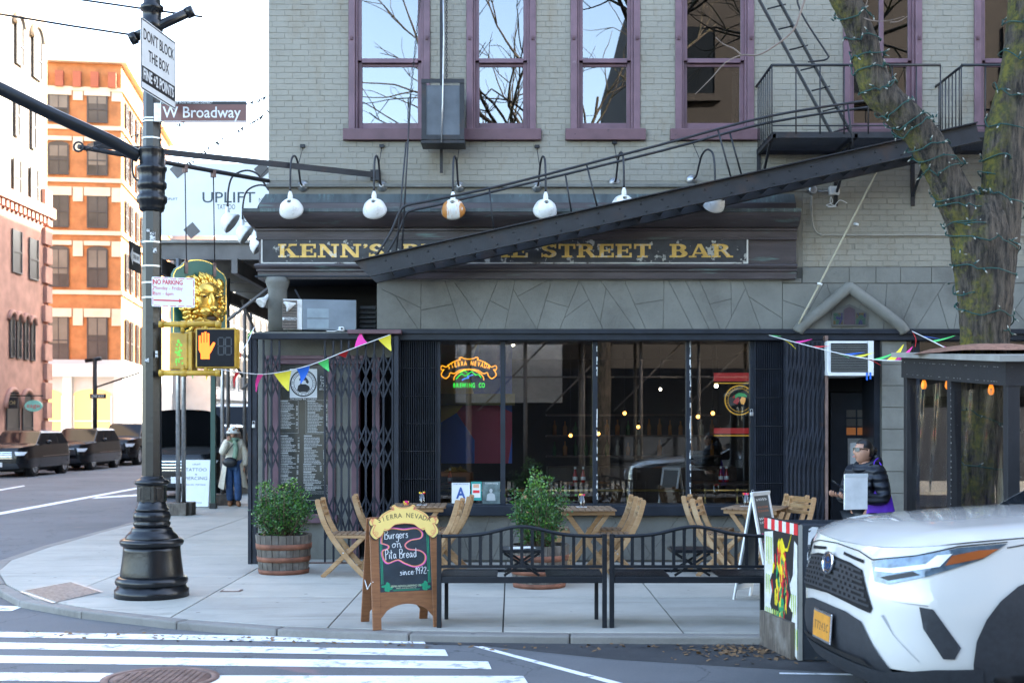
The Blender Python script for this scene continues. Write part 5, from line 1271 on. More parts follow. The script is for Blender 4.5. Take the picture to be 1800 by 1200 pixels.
# single stroke handwriting
GL = {'B': [[(0, 0), (.03, 1)], [(.03, .97), (.3, 1), (.42, .8), (.3, .58), (.08, .52), (.4, .42), (.46, .18), (.3, 0), (0, .03)]], 'u': [[(0, .5), (.03, .15), (.15, .02), (.3, .2), (.36, .5)], [(.36, .5), (.36, .12), (.46, .0)]], 'r': [[(0, .5), (.06, 0)], [(.03, .3), (.15, .5), (.3, .48)]],
      'g': [[(.35, .45), (.2, .52), (.03, .3), (.15, .05), (.33, .25), (.36, .5), (.35, -.2), (.2, -.4), (0, -.3)]], 'e': [[(.03, .25), (.33, .3), (.25, .5), (.08, .45), (.03, .15), (.18, 0), (.38, .12)]], 's': [[(.3, .45), (.12, .5), (.08, .36), (.28, .2), (.2, .02), (0, .05)]], 'o': [[(.2, .5), (.03, .3), (.1, .03), (.3, .08), (.36, .35), (.2, .5), (.42, .45)]],
      'n': [[(0, .5), (.05, 0)], [(.03, .35), (.2, .52), (.3, .35), (.33, .0), (.45, .08)]], 'P': [[(.05, -.1), (.05, 1)], [(0, .95), (.3, 1.02), (.42, .8), (.3, .55), (.06, .5)]], 'i': [[(.05, .5), (.07, 0)], [(.06, .68), (.08, .72)]], 't': [[(.15, .95), (.12, .1), (.25, 0)], [(-.02, .62), (.32, .68)]], 'a': [[(.33, .42), (.15, .5), (.02, .25), (.12, .02), (.3, .2), (.35, .48), (.36, .1), (.46, .02)]],
      'd': [[(.33, .4), (.15, .5), (.02, .22), (.15, .0), (.33, .2), (.38, 1), (.38, .05)]], 'c': [[(.33, .45), (.15, .5), (.03, .22), (.15, .02), (.36, .1)]], '1': [[(0, .7), (.15, 1), (.13, 0)]], '9': [[(.35, .85), (.15, 1), (.02, .75), (.15, .55), (.34, .75), (.35, .9), (.3, 0)]], '7': [[(0, .95), (.38, 1), (.12, 0)], [(.05, .5), (.35, .52)]], '2': [[(.02, .8), (.2, 1), (.36, .8), (.0, .02), (.42, .03)]], '.': [[(.05, .42), (.1, .44)]], '-': [[(0, .4), (.2, .42)]]}
def hand(mb, s, x, y, h, m, wd=.006, width=.2, slope=.03, rr=random.Random(6)):
    sx = width / (h * sum(.35 if c == ' ' else max(u for st_ in GL[c] for u, v in st_) + .12 for c in s))
    for ch in s:
        if ch == ' ': x += h * .35 * sx; continue
        mx = 0
        for st_ in GL[ch]:
            p = [(x + u * h * sx, y + v * h + (u * slope) * h) for u, v in st_]; mx = max(mx, max(u for u, v in st_))
            P = [(q.x, q.y) for q in spline([Vector((a, b, 0)) for a, b in p], 4)]
            ribbon(mb, P, wd, m, .0006 + rr.random() * .0004)
        x += (mx + .12) * h * sx; y += slope * h * .5
    return x
mt['chalk'] = M('white_chalk', (.72, .73, .72), .9, 0, .2, 60)
ck = MB(); hand(ck, 'Burgers', -.155, .80, .078, BL_, .005, .19); hand(ck, 'on', -.10, .722, .075, BL_, .005, .085); hand(ck, 'Pita Bread', -.155, .622, .082, BL_, .005, .25); hand(ck, 'since.1972-', -.045, .475, .058, BL_, .0048, .235)
setp(ck.build('handwriting', mt['chalk'], bd), kind='stuff')
blob = [(-.185, .70), (-.17, .80), (-.10, .845), (0, .83), (.10, .84), (.145, .79), (.13, .735), (.05, .715), (.005, .67), (.03, .625), (.12, .605), (.165, .55), (.15, .475), (.08, .44), (.0, .475), (-.06, .515), (-.14, .485), (-.175, .535), (-.18, .61), (-.135, .635), (-.13, .665), (-.165, .685)]
for nm_, c, w_, dz, sc_ in (('pink_outline', (.75, .12, .42), .012, .0004, 1.0), ('orange_outline', (.80, .30, .10), .007, .0007, .965)):
    mb = MB(); P = spline([Vector((x * sc_, (y - .72) * sc_ + .72, 0)) for x, y in [(q, .545 + (r_ - .44) * .87) for q, r_ in blob]], 5, True); ribbon(mb, [(q.x, q.y) for q in P], w_, BL_, dz, True); mb.build(nm_, M(nm_, c, .8), bd)
gb = MB()
for s in (-1, 1):
    for o_ in (.192, .181): ribbon(gb, [(s * o_, .40), (s * o_, .89)], .005, BL_, .0004)
    for k in range(26):
        a = random.Random(k).uniform(0, 6.28); r_ = random.Random(k + 50).uniform(0, .036); gb.prism([(s * .15 + r_ * math.cos(a) + .013 * math.cos(b), .375 + r_ * math.sin(a) + .011 * math.sin(b)) for b in (0, 1.3, 2.5, 3.8, 5)], .0003 + k * .00002, BL_)
ribbon(gb, [(-.11, .347), (.11, .347)], .004, BL_, .0004); ribbon(gb, [(-.10, .339), (.10, .339)], .003, BL_, .0004)
gb.build('green_border', M('green_print', (.012, .27, .13), .6), bd)
text('SIERRA NEVADA BREWING CO.', .026, M('pale_print', (.55, .62, .40), .6), bd, mw(sb_) @ BL_ @ Matrix.Translation((0, .378, .0005)), width=.24)
text('CHICO, CA & MILLS RIVER, NC', .014, bpy.data.materials['pale_print'], bd, mw(sb_) @ BL_ @ Matrix.Translation((0, .359, .0005)), width=.16)
# yellow scroll on top
def scr(kx, ky, oy): 
    h_ = [(x * kx, y * ky + oy) for x, y in SCROLL]; P = spline([Vector((*p, 0)) for p in h_], 3); h2 = [(q.x, q.y) for q in P]
    return h2 + [(-x, y) for x, y in h2[::-1]]
yw, rdp, bkp = M('scroll_yellow', (.80, .58, .18), .4, var=.06), M('scroll_coral', (.72, .22, .12), .4), M('scroll_edge', (.03, .02, .015), .5)
TM = LF @ Matrix.Translation((0, 0, .002))
sc_t = MB().prism(scr(.283, .33, .945), .012, TM).build('scroll', bkp, sb_)
def shrink(pts, f, cy): return [(x * f, (y - cy) * (f - .02) + cy) for x, y in pts]
cen = scr(.283, .33, .945)
MB().prism(shrink(cen, .975, .985), .0135, TM).build('yellow_face', yw, sc_t)
mb = MB(); ribbon(mb, shrink(cen, .90, .985), .006, TM, .0145, True); mb.build('coral_line', rdp, sc_t)
MB().prism(shrink(cen, .86, .985), .0150, TM).build('inner_face', yw, sc_t)
nl = MB(); text_on(nl, 'SIERRA NEVADA', .062, TM @ Matrix.Translation((0, 0, .0155)), lambda t: ((t - .5) * .43, .955 + .055 * math.cos((t - .5) * 2.8), -(t - .5) * .55), .78, .0); nl.build('lettering', bkp, sc_t)
curl = MB()
for s in (-1, 1):
    for (cx, cy, r_) in ((.252, .965, .018), (.225, .85, .022), (.088, 1.07, .015)):
        ribbon(curl, [(s * (cx + r_ * (1 - i / 14) * math.cos(i * .7)), cy + r_ * (1 - i / 14) * math.sin(i * .7)) for i in range(13)], .004, TM, .0158)
curl.build('curl_lines', rdp, sc_t)
MB().tube([(-.262, .06, .42), (-.268, .12, .40), (-.266, .26, .33), (-.262, .40, .40)], .004, 5).build('stay_cord', mt['rope'], sb_)
# ------------------------------------------------------------------ narrow white sandwich board by the right table
nb_ = thing('narrow_sandwich_board', 'narrow white framed chalkboard standing between right table and mural barrier', 'sandwich board', (X(1338, 13.0), 13.0, 0), R(52))
NF = leanm(-.21, 0, R(11)); NB = leanm(.21, 0, R(11), -1)
for L, inner in ((NF, 1), (NB, 0)):
    MB().box(-.20, -.16, 0, 1.14, -.02, 0, L).build('frame_post', mt['plastic_white'], nb_, bevel=.003); MB().box(.16, .20, 0, 1.14, -.02, 0, L).build('frame_post', mt['plastic_white'], nb_, bevel=.003)
    MB().box(-.16, .16, 1.10, 1.139, -.02, -.001, L).build('frame_rail', mt['plastic_white'], nb_); MB().box(-.16, .16, .10, .16, -.02, -.001, L).build('frame_rail', mt['plastic_white'], nb_)
    pb = MB().box(-.16, .16, .1601, 1.0999, -.016, -.006, L).build('board', mt['chalkbg'], nb_)
    if inner:
        L2 = L @ Matrix.Translation((0, 0, -.0055)); rr = random.Random(12)
        for c, rows in (('white', (1.06, .86, .82)), ('brown', (.98, .94)), ('pink', (.70, .62, .54)), ('blue', (.42, .36, .28))):
            mb = MB()
            for y in rows:
                x = -.12
                while x < .1:
                    l = rr.uniform(.02, .05); ribbon(mb, [(x + l * i / 5, y + .014 * math.sin(i * 2.2 + rr.random())) for i in range(6)], .009, L2, .0005); x += l + .012
            mb.build('chalk_' + c, {'white': mt['chalk'], 'pink': mt['flag_pink'], 'blue': M('blue_chalk', (.05, .22, .5), .8), 'brown': M('brown_chalk', (.35, .12, .06), .8)}[c], pb)
# ------------------------------------------------------------------ lamp post with signal and signs
PY_ = 13.26; PX_ = X(267, PY_); ks = PY_ / FPX
pol = thing('traffic_pole', 'ornate black cast iron traffic pole with wide fluted base on the corner', 'pole', (PX_, PY_, 0))
TP = Matrix.Translation((PX_, PY_, 0))
def pz(py): return Z(py, PY_)
def prof(L): return [(max(r_ * ks, .0005), pz(y)) for y, r_ in L]
zb0 = pz(1047)
sh_ = lambda L: [(r_, z - zb0) for r_, z in prof(L)]
MB().lathe(sh_([(1047, 64), (1034, 63.5), (1032, 60), (1026, 59)]), 40, TP).build('base_plate', mt['pole'], pol, True)
MB().lathe(sh_([(1028, 57), (1024, 61), (1019, 62), (1014, 60), (1011, 55)]), 48, TP, rfun=lambda a, z: 1 + .012 * math.sin(a * 36)).build('rope_ring', mt['pole'], pol, True)
MB().lathe(sh_([(1014, 54), (1008, 54), (1000, 53), (990, 51.5), (978, 50), (966, 49), (958, 49)]), 48, TP).build('base_bell', mt['pole'], pol, True)
MB().lathe(sh_([(959, 48), (957, 53), (952, 55), (948, 54), (945, 49)]), 60, TP, rfun=lambda a, z: 1 + .016 * math.sin(a * 30)).build('rope_ring', mt['pole'], pol, True)
MB().lathe(sh_([(946, 46), (943, 45.5), (941, 44), (940, 44), (934, 38), (930, 34.5), (928, 35), (926, 33), (924, 28)]), 48, TP, rfun=lambda a, z: 1 + .012 * math.sin(a * 24)).build('shoulder', mt['pole'], pol, True)
MB().lathe(sh_([(925, 29), (922, 31.5), (918, 32), (915, 29), (914, 30), (909, 32), (904, 32), (899, 29.5), (897, 26.5)]), 48, TP, rfun=lambda a, z: 1 + .014 * math.sin(a * 16)).build('acanthus_ring', mt['pole'], pol, True)
MB().lathe(sh_([(898, 27), (896, 29), (893, 29), (891, 26), (887, 25.5), (885, 24), (880, 24)]), 40, TP).build('neck_ring', mt['pole'], pol, True)
MB().lathe(sh_([(881, 25.5), (852, 25.5)]), 8, TP, smooth=False, a0=R(22.5)).build('panel_drum', mt['pole'], pol, True)
for k in range(8):
    a = R(45 * k); rr_ = 25.5 * ks * math.cos(R(22.5))
    MB().box(-.030, .030, -.006, .004, pz(877) - zb0, pz(856) - zb0, TP @ Matrix.Rotation(a + R(90), 4, 'Z') @ Matrix.Translation((0, -rr_, 0))).build('raised_panel', mt['pole'], pol, True, bevel=.004)
MB().lathe(sh_([(853, 25), (850, 29), (846, 29.5), (843, 27), (841, 21), (838, 19.5), (836, 18)]), 40, TP).build('cap_ring', mt['pole'], pol, True)
MB().lathe(sh_([(837, 17), (372, 16.2)]), 8, TP, smooth=False, a0=R(22.5)).build('shaft', mt['pole'], pol, True)
MB().lathe(sh_([(373, 17), (371, 20), (366, 22), (360, 22), (355, 26), (346, 26), (343, 22), (333, 22), (330, 25), (322, 25), (318, 22), (303, 23), (299, 25.5), (294, 25.5), (291, 21), (269, 20.5), (266, 22), (262, 22), (260, 16)]), 40, TP, rfun=lambda a, z: 1 + .02 * math.sin(a * 14)).build('collar', mt['pole'], pol, True)
MB().lathe(sh_([(262, 15.5), (55, 14.5)]), 8, TP, smooth=False, a0=R(22.5)).build('shaft', mt['pole'], pol, True)
MB().lathe(sh_([(56, 15), (54, 19), (40, 19.5), (36, 16), (22, 16), (19, 20), (12, 20), (8, 15), (-20, 13)]), 32, TP).build('collar', mt['pole'], pol, True)
MB().lathe(sh_([(-18, 13), (-420, 10)]), 8, TP, smooth=False).build('shaft', mt['pole'], pol, True)
# mast arm to the left and cross bar
MB().tube(spline([W(245, 276, PY_), W(190, 246, PY_ - .1), W(90, 200, PY_ - .3), W(-20, 146, PY_ - .5), W(-300, 10, PY_ - .9)], 6), [.068] * 25, 12).build('mast_arm', mt['pole'], pol, True)
MB().tube(spline([W(235, 270, PY_), W(232, 290, PY_), W(236, 312, PY_), W(245, 318, PY_)], 5), .011, 6).build('arm_cable', mt['black'], pol, True)
MB().tube([W(236, 66, PY_ - .05), W(336, 20, PY_ + .05)], .052, 12).build('cross_bar', mt['pole'], pol, True)
MB().tube([W(229, 70, PY_ - .05), W(240, 65, PY_ - .05)], .066, 12).tube([W(328, 24, PY_ + .05), W(340, 19, PY_ + .05)], .062, 12).build('bar_caps', mt['pole'], pol, True)
for y in (212, 217, 246, 428, 470, 499, 525): MB().lathe([(16.9 * ks, pz(y) - zb0), (17.2 * ks, pz(y) - zb0), (17.2 * ks, pz(y - 3) - zb0), (16.9 * ks, pz(y - 3) - zb0)], 8, TP, smooth=False, a0=R(22.5), cap=False).build('steel_band', mt['steel'], pol, True)
stk = MB()
rr = random.Random(3)
for (a, b, w_, h_) in ((275, 622, 4, 12), (258, 633, 7, 7), (268, 415, 9, 14), (272, 440, 6, 8), (260, 405, 6, 5), (273, 350, 5, 6)):
    y = PY_ - .125 * (1 - .1); stk.box(X(a - w_ / 2, y), X(a + w_ / 2, y), y, y + .02, Z(b + h_ / 2, y), Z(b - h_ / 2, y))
setp(stk.build('sticker_remains', M('torn_sticker', (.6, .6, .58), .7, 0, .1, 9, dirt=(.03, .03, .035), ds=60, dlo=.5, dhi=.55), pol, True), kind='stuff')
# overhead cables
cb = thing('overhead_cable', 'upper thin black cable running from the pole top to the left', 'cable', W(355, 30, PY_))
MB().tube([W(356, 30, PY_ + .05), W(240, 14, PY_), W(60, -12, PY_ - .3)], .011, 6).build('cable', mt['black'], cb, True)
cb = thing('overhead_cable', 'lower thin black cable running left from the pole cross bar', 'cable', W(232, 60, PY_))
MB().tube([W(234, 62, PY_ - .05), W(120, 45, PY_ - .3), W(-80, 12, PY_ - .8)], .011, 6).build('cable', mt['black'], cb, True)
# ---- signs
mt['signwhite'] = M('sign_white', (.72, .74, .74), .4, var=.04)
def sign(name, label, m, w_, h_, mat, th=.004, r_=.03, cat='sign'):
    t = thing(name, label, cat, m.translation)
    pts = []
    for cx, cy, a0 in ((w_ / 2 - r_, h_ / 2 - r_, 0), (-w_ / 2 + r_, h_ / 2 - r_, 90), (-w_ / 2 + r_, -h_ / 2 + r_, 180), (w_ / 2 - r_, -h_ / 2 + r_, 270)):
        for k in range(5): pts.append((cx + r_ * math.cos(R(a0 + k * 22.5)), cy + r_ * math.sin(R(a0 + k * 22.5))))
    MB().prism(pts, th, m @ Matrix.Translation((0, 0, -th))).build('plate', mat, t, True)
    return t
def outline(t, m, w_, h_, d, wd, mat, dash=None, name='border'):
    mb = MB(); c = [(w_ / 2 - d, h_ / 2 - d), (-w_ / 2 + d, h_ / 2 - d), (-w_ / 2 + d, -h_ / 2 + d), (w_ / 2 - d, -h_ / 2 + d)]
    for i in range(4):
        a, b = Vector(c[i]), Vector(c[(i + 1) % 4])
        if dash:
            k = max(2, round((b - a).length / dash))
            for j in range(k):
                p, q = a.lerp(b, (j + .12) / k), a.lerp(b, (j + .88) / k); ribbon(mb, [tuple(p), tuple(q)], wd, m, .0006)
        else: ribbon(mb, [tuple(a), tuple(b)], wd, m, .0006 + i * .0001)
    return mb.build(name, mat, t, True)
p0, p1 = W(247.5, 92.5, 12.28), W(309, 130, 13.13)
dirv = Vector((p1.x - p0.x, p1.y - p0.y, 0)); cen_ = (p0 + p1) / 2; cen_.z = (Z(28.5, 12.28) + Z(156, 12.28)) / 2
SM = rot_frame(cen_, dirv, (0, 0, 1)); sw, sh2 = dirv.length, Z(28.5, 12.28) - Z(156, 12.28)
t = sign('road_sign', "white sign reading DON'T BLOCK THE BOX, high on the pole", SM, sw, sh2, mt['signwhite'])
outline(t, SM, sw, sh2, .016, .012, mt['text_black'])
for s_, y, h_, wd in (("DON'T BLOCK", .20, .155, .74), ('THE BOX', .015, .155, .50)): text(s_, h_, mt['text_black'], t, SM @ Matrix.Translation((0, y, .001)), width=wd, bold=.002)
MB().box(-.40, .40, -.275, -.115, 0, .0008, SM).build('black_panel', mt['text_black'], t, True)
text('FINE +2 POINTS', .15, mt['signwhite'], t, SM @ Matrix.Translation((0, -.195, .0015)), width=.74, bold=.004)
YB = 13.15
SM = FRONT(X(358, YB), YB, Z(196.5, YB)); sw, sh2 = X(433, YB) - X(283, YB), Z(178, YB) - Z(215, YB)
brn = M('brown_sign', (.15, .05, .04), .4, var=.06)
t = sign('street_name_sign', 'brown street sign reading W Broadway on the pole', SM, sw, sh2, brn, r_=.004)
MB().box(-sw / 2, sw / 2, sh2 / 2 - .034, sh2 / 2, 0, .0008, SM).build('black_strip', mt['text_black'], t, True)
text('SOHO-CAST IRON HISTORIC DISTRICT', .030, mt['text_white'], t, SM @ Matrix.Translation((-.17, sh2 / 2 - .017, .001)), width=.53, bold=.0004)
text('W Broadway', .165, mt['text_white'], t, SM @ Matrix.Translation((-.02, -.012, .001)), width=.82, bold=.0015)
ribbon_mb = MB(); ribbon(ribbon_mb, [(-sw / 2, -sh2 / 2 + .014), (sw / 2, -sh2 / 2 + .014)], .003, SM, .001); ribbon_mb.build('white_line', mt['text_white'], t, True)
MB().box(-sw / 2 - .075, -sw / 2, -sh2 / 2 + .01, sh2 / 2 - .02, -.012, -.001, SM).build('clamp', mt['steel'], t, True)
p0 = W(278.5, 262, 13.30); SM = rot_frame(p0 + Vector((-.08, .42, 0)), (-.16, .85, 0), (0, 0, 1))
t = sign('street_name_sign', 'brown street sign for the cross street seen nearly edge on beside the pole', SM, .86, .26, brn, r_=.004)
text('Broome ST', .155, mt['text_white'], t, SM @ Matrix.Translation((0, -.01, .001)), width=.76, bold=.001)
YN_ = 13.1
SM = rot_frame(W(304.5, 513.5, YN_), (1, .10, -.02), (0, 0, 1)); sw, sh2 = .44, .31
t = sign('parking_sign', 'white and red sign reading NO PARKING Monday - Friday with arrow', SM, sw, sh2, mt['signwhite'], r_=.012)
sr = M('sign_red', (.55, .02, .035), .4, var=.03)
outline(t, SM, sw, sh2, .012, .007, sr, dash=.085)
text('NO PARKING', .068, sr, t, SM @ Matrix.Translation((-.205, .10, .001)), ax='LEFT', width=.30, bold=.002)
text('Monday - Friday', .056, sr, t, SM @ Matrix.Translation((-.205, .04, .001)), ax='LEFT', width=.30)
text('8am - 6pm', .056, sr, t, SM @ Matrix.Translation((-.205, -.018, .001)), ax='LEFT', width=.205)
MB().prism([(-.2, -.096), (.06, -.096), (.06, -.112), (.095, -.088), (.06, -.064), (.06, -.080), (-.2, -.080)], .001, SM).build('arrow', sr, t, True)
SM = rot_frame((-4.07, 13.52, Z(452, 13.5)), (-.02, .45, 0), (0, 0, 1))
t = sign('one_way_sign', 'black and white one way arrow sign half behind the pole', SM, .5, .30, mt['text_black'], r_=.01)
MB().prism([(-.22, 0), (-.1, .1), (-.1, .05), (.2, .05), (.2, -.05), (-.1, -.05), (-.1, -.1)], .001, SM).build('arrow', mt['signwhite'], t, True)
text('ONE WAY', .07, mt['text_black'], t, SM @ Matrix.Translation((.04, 0, .0015)), width=.24)
# ---- pedestrian signal on yellow brackets
YSg = 13.12
mt['sigyellow'] = M('signal_yellow', (.46, .27, .025), .45, 0, .3, 6, .15, 40, dirt=(.25, .13, .03), ds=7, dlo=.58, dhi=.7)
sgn = thing('pedestrian_signal', 'yellow pedestrian signal showing a glowing orange hand on the pole', 'traffic signal', W(350, 612, YSg))
for y, x1_ in ((570, 388), (655.5, 388)):
    MB().tube([W(280, y, YSg + .02), W(x1_, y + (-1 if y < 600 else 0), YSg + .02)], .029, 12).build('bracket_pipe', mt['sigyellow'], sgn, True)
    MB().tube([W(379, y, YSg + .02), W(388, y, YSg + .02)], .036, 12).tube([W(280, y, YSg + .02), W(287, y, YSg + .02)], .036, 12).tube([W(318, y, YSg + .02), W(328, y, YSg + .02)], .038, 12).build('pipe_fitting', mt['sigyellow'], sgn, True)
    for x in (321, 362): MB().tube([W(x, y, YSg + .02), W(x, y + (14 if y < 600 else -14), YSg + .02)], .022, 10).build('hanger', mt['sigyellow'], sgn, True)
MB().tube(spline([W(332, 567, YSg + .05), W(350, 561, YSg + .05), W(366, 563, YSg + .05), W(378, 568, YSg + .05)], 4), .008, 6).build('hoop', mt['sigyellow'], sgn, True)
MB().box(X(343, YSg), X(415, YSg), YSg + .0, YSg + .20, Z(647, YSg), Z(576, YSg)).build('housing', mt['sigyellow'], sgn, True, bevel=.02)
MB().box(X(346.5, YSg), X(412, YSg), YSg - .012, YSg - .001, Z(644, YSg), Z(579, YSg)).build('door_panel', M('signal_black', (.006, .006, .008), .6, spec=.2), sgn, True, bevel=.012)
hm = FRONT(X(363, YSg), YSg - .0125, Z(610, YSg)); orange = EM('signal_orange', (1, .14, .004), .32)
hd = MB(); u_ = YSg / FPX
hand_p = [(-13, 5), (-13, 20), (-9.5, 20.5), (-9.5, 7), (-8, 7), (-8, 25), (-4.5, 25.5), (-4.5, 8), (-3, 8), (-3, 27), (.5, 27), (.5, 8), (2, 8), (2, 24.5), (5.5, 24), (5.5, 3), (7, 1), (12, 8.5), (15.5, 8), (15.5, 5), (9, -8), (6, -12), (6, -21), (-9.5, -21), (-9.5, -12), (-13, -5)]
hd.prism([(x * u_, y * u_) for x, y in hand_p], .002, hm); hd.build('lit_hand', orange, sgn, True)
dg = MB()
for cx in (389, 402):
    for (a, b, c, d_) in ((-4, 15, 4, 15), (-4, 0, 4, 0), (-4, -15, 4, -15), (-5, 14, -5, 1), (5, 14, 5, 1), (-5, -1, -5, -14), (5, -1, 5, -14)):
        ribbon(dg, [((cx - 363 + a) * u_, b * u_ + .01), ((cx - 363 + c) * u_, d_ * u_ + .01)], .012, hm, .0006)
dg.build('countdown_segments', M('unlit_segment', (.022, .025, .03), .5), sgn, True)
MB().box(X(297, YSg), X(330, YSg), YSg + .02, YSg + .24, Z(649, YSg), Z(584, YSg)).build('side_housing', mt['sigyellow'], sgn, True, bevel=.016)
MB().box(X(330.5, YSg), X(337, YSg), YSg + .01, YSg + .25, Z(651, YSg), Z(582, YSg)).build('side_door', mt['sigyellow'], sgn, True, bevel=.006)
gs = MB(); rr = random.Random(2)
for k in range(26):
    cx, cy = rr.gauss(0, .018), rr.uniform(-.13, .13); gs.prism([(cx + rr.uniform(.006, .02) * math.cos(b), cy + rr.uniform(.006, .02) * math.sin(b)) for b in (0, 1.2, 2.4, 3.7, 5)], .0008 + k * .00005, FRONT(X(313, YSg), YSg + .0195, Z(619, YSg)))
gs.build('green_paint_marks', M('lime_paint', (.22, .65, .06), .6), sgn, True)
# ------------------------------------------------------------------ lion sign on its bracket
ln = thing('lion_sign', 'green hanging board with a gilded lion head in relief', 'sign', (X(351, 15.8), 15.8, 3.0))
e0, e1 = Vector((XL, 16.6, 5.04)), Vector((-5.04, 14.55, 5.04))
bk_ = thing('sign_bracket', 'long black iron bracket arms holding the hanging lion board', 'bracket', e0)
MB().tube([e0, e1], .028, 10).build('pipe', mt['iron'], bk_, True)
MB().tube([e1 + Vector((.055 * math.cos(a), .0, .055 * math.sin(a))) for a in [i * math.pi / 6 for i in range(12)]], .012, 6, closed=True).build('end_ring', mt['iron'], bk_, True)
MB().bar(W(664, 308, 16.56), Vector((-4.93, 14.74, 5.11)), .014, .075, Vector((0, 0, 1))).build('flat_stay', mt['iron'], bk_, True)
MB().box(wx(652), wx(668), YF - .06, YF, Z(318, YF), Z(300, YF)).build('wall_plate', mt['iron'], bk_, True)
dd = (e0 - e1).normalized(); LM_ = rot_frame((0, 0, 0), dd, (0, 0, 1)); bc = e1.lerp(e0, .605); bc.z = 0
LM_.translation = bc
zt_, zb2 = Z(456, 15.8), 2.78
hw = .40
pts = [(-hw, zb2), (hw, zb2), (hw, zt_ - .22), (hw - .04, zt_ - .15), (hw - .10, zt_ - .12)] + [(.27 * math.cos(R(a)), zt_ - .12 + .12 * math.sin(R(a))) for a in range(10, 180, 16)] + [(-hw + .10, zt_ - .12), (-hw + .04, zt_ - .15), (-hw, zt_ - .22)]
lg = M('sign_green', (.012, .105, .072), .4, 0, .2, 3)
MB().prism(pts, .04, LM_ @ Matrix.Translation((0, 0, -.02))).build('board', lg, ln, True)
gold2 = M('gilding', (.80, .50, .10), .24, .9, .2, 9, .15, 50)
mb = MB(); ribbon(mb, [(x * .975, (y - 3.3) * .98 + 3.3) for x, y in pts], .008, LM_, .0206, True); mb.build('gold_edge', gold2, ln, True)
for x in (-.21, .21):
    zq = 5.02
    MB().tube([LM_ @ Vector((x, zt_ - .06, .03)), LM_ @ Vector((x, zq, 0))], .008, 6).build('hanging_rod', mt['iron'], ln, True)
    MB().box(x - .022, x + .022, zt_ - .2, zt_ - .02, .02, .034, LM_).box(x - .022, x + .022, zq - .06, zq + .03, -.03, .03, LM_).build('strap', mt['rust'], ln, True)
HM = LM_ @ Matrix.Translation((0, zt_ - .56, .02)); rr = random.Random(8)
mane = MB()
for ring_, (rx, ry, nz, ln_) in enumerate(((.24, .30, .06, .09), (.28, .36, .03, .11), (.31, .40, .0, .09), (.21, .26, .10, .08))):
    nn = (24, 30, 34, 20)[ring_]
    for k in range(nn):
        a = 2 * math.pi * (k + .5 * (ring_ % 2)) / nn + rr.gauss(0, .05); o = Vector((math.cos(a), math.sin(a), 0)); b = Vector((rx * .78 * o.x, ry * .78 * o.y - .02, nz + .05))
        L_ = ln_ * rr.uniform(.8, 1.15) * (1.35 if o.y < -.6 else 1); tw = Vector((-o.y, o.x, 0)) * rr.choice((-1, 1)) * L_ * .3
        P = spline([b, b + o * L_ * .4 + Vector((0, 0, .04)) + tw * .5, b + o * L_ * .8 + tw * .2 + Vector((0, 0, .015)), b + o * L_ + tw * 1.0 + Vector((0, 0, -.01))], 3)
        mane.tube([HM @ p for p in P], [.024, .028, .031, .031, .030, .028, .024, .019, .013, .007], 6)
mane.build('mane', gold2, ln, True)
fc_ = MB(); fc_.lathe([(max(1e-4, math.sin(math.pi * j / 10)), -math.cos(math.pi * j / 10)) for j in range(11)], 24, HM @ Matrix.Translation((0, -.03, 0)) @ Matrix.Diagonal((.29, .37, .10, 1)), cap=False)
def blobp(c, r_, sc_):
    c = Vector(c) * 1.4; r_ *= 1.4
    fc_.lathe([(max(1e-4, math.sin(math.pi * j / 8)) * r_, -math.cos(math.pi * j / 8) * r_) for j in range(9)], 14, HM @ Matrix.Translation(c) @ Matrix.Diagonal((*sc_, 1)), cap=False)
for c, r_, sc_ in (((0, .0, .05), .17, (.92, 1.25, .75)), ((0, .10, .12), .11, (1.1, .8, .6)), ((0, .0, .17), .05, (.8, 1.9, .8)), ((0, -.055, .215), .036, (1.3, .8, .8)), ((-.055, -.085, .17), .058, (1.1, .8, .9)), ((.055, -.085, .17), .058, (1.1, .8, .9)), ((0, -.19, .12), .06, (1.1, .8, .9)), ((-.07, .06, .155), .032, (1.3, .5, .6)), ((.07, .06, .155), .032, (1.3, .5, .6)), ((-.16, .17, .06), .055, (1, 1.2, .6)), ((.16, .17, .06), .055, (1, 1.2, .6)), ((0, -.29, .05), .08, (.9, 1.3, .6))): blobp(c, r_, sc_)
fc_.build('face', gold2, ln, True)
ey = MB()
for c, sc_ in (((0, -.20, .245), (.075, .034, .02)), ((-.098, .072, .245), (.032, .013, .012)), ((.098, .072, .245), (.032, .013, .012)), ((0, -.10, .335), (.022, .008, .006))): ey.lathe([(max(1e-4, math.sin(math.pi * j / 6)), -math.cos(math.pi * j / 6)) for j in range(7)], 10, HM @ Matrix.Translation(c) @ Matrix.Diagonal((*sc_, 1)), cap=False)
ey.build('mouth_and_eyes', M('dark_gilding', (.05, .03, .01), .6), ln, True)
# light strings from the corner to the left
def fairy(label, pts, n):
    t = thing('string_lights', label, 'string lights', W(*pts[0])); P = spline([W(*p) for p in pts], 12)
    MB().tube(P, .0045, 5).build('cord', mt['black'], t, True); mb = MB(); rr = random.Random(n)
    for i in range(n):
        u = rr.random() * (len(P) - 2); k = int(u); p = P[k].lerp(P[k + 1], u - k); mb.bar(p, p + Vector((rr.gauss(0, .02), rr.gauss(0, .02), -.035)), .012, .012)
    setp(mb.build('bulbs', mt['black'], t, True), kind='stuff')
fairy('upper dotted light string sagging from the corner toward the pole', [(472, 168, 16.6), (440, 180, 16.4), (400, 192, 16.2), (320, 216, 15.6), (200, 248, 14.8), (150, 262, 14.5)], 44)
fairy('lower dotted light string hanging from the corner to the bracket', [(472, 192, 16.6), (455, 208, 16.5), (430, 222, 16.4), (380, 250, 16.2), (345, 276, 16.0), (325, 290, 15.8)], 40)
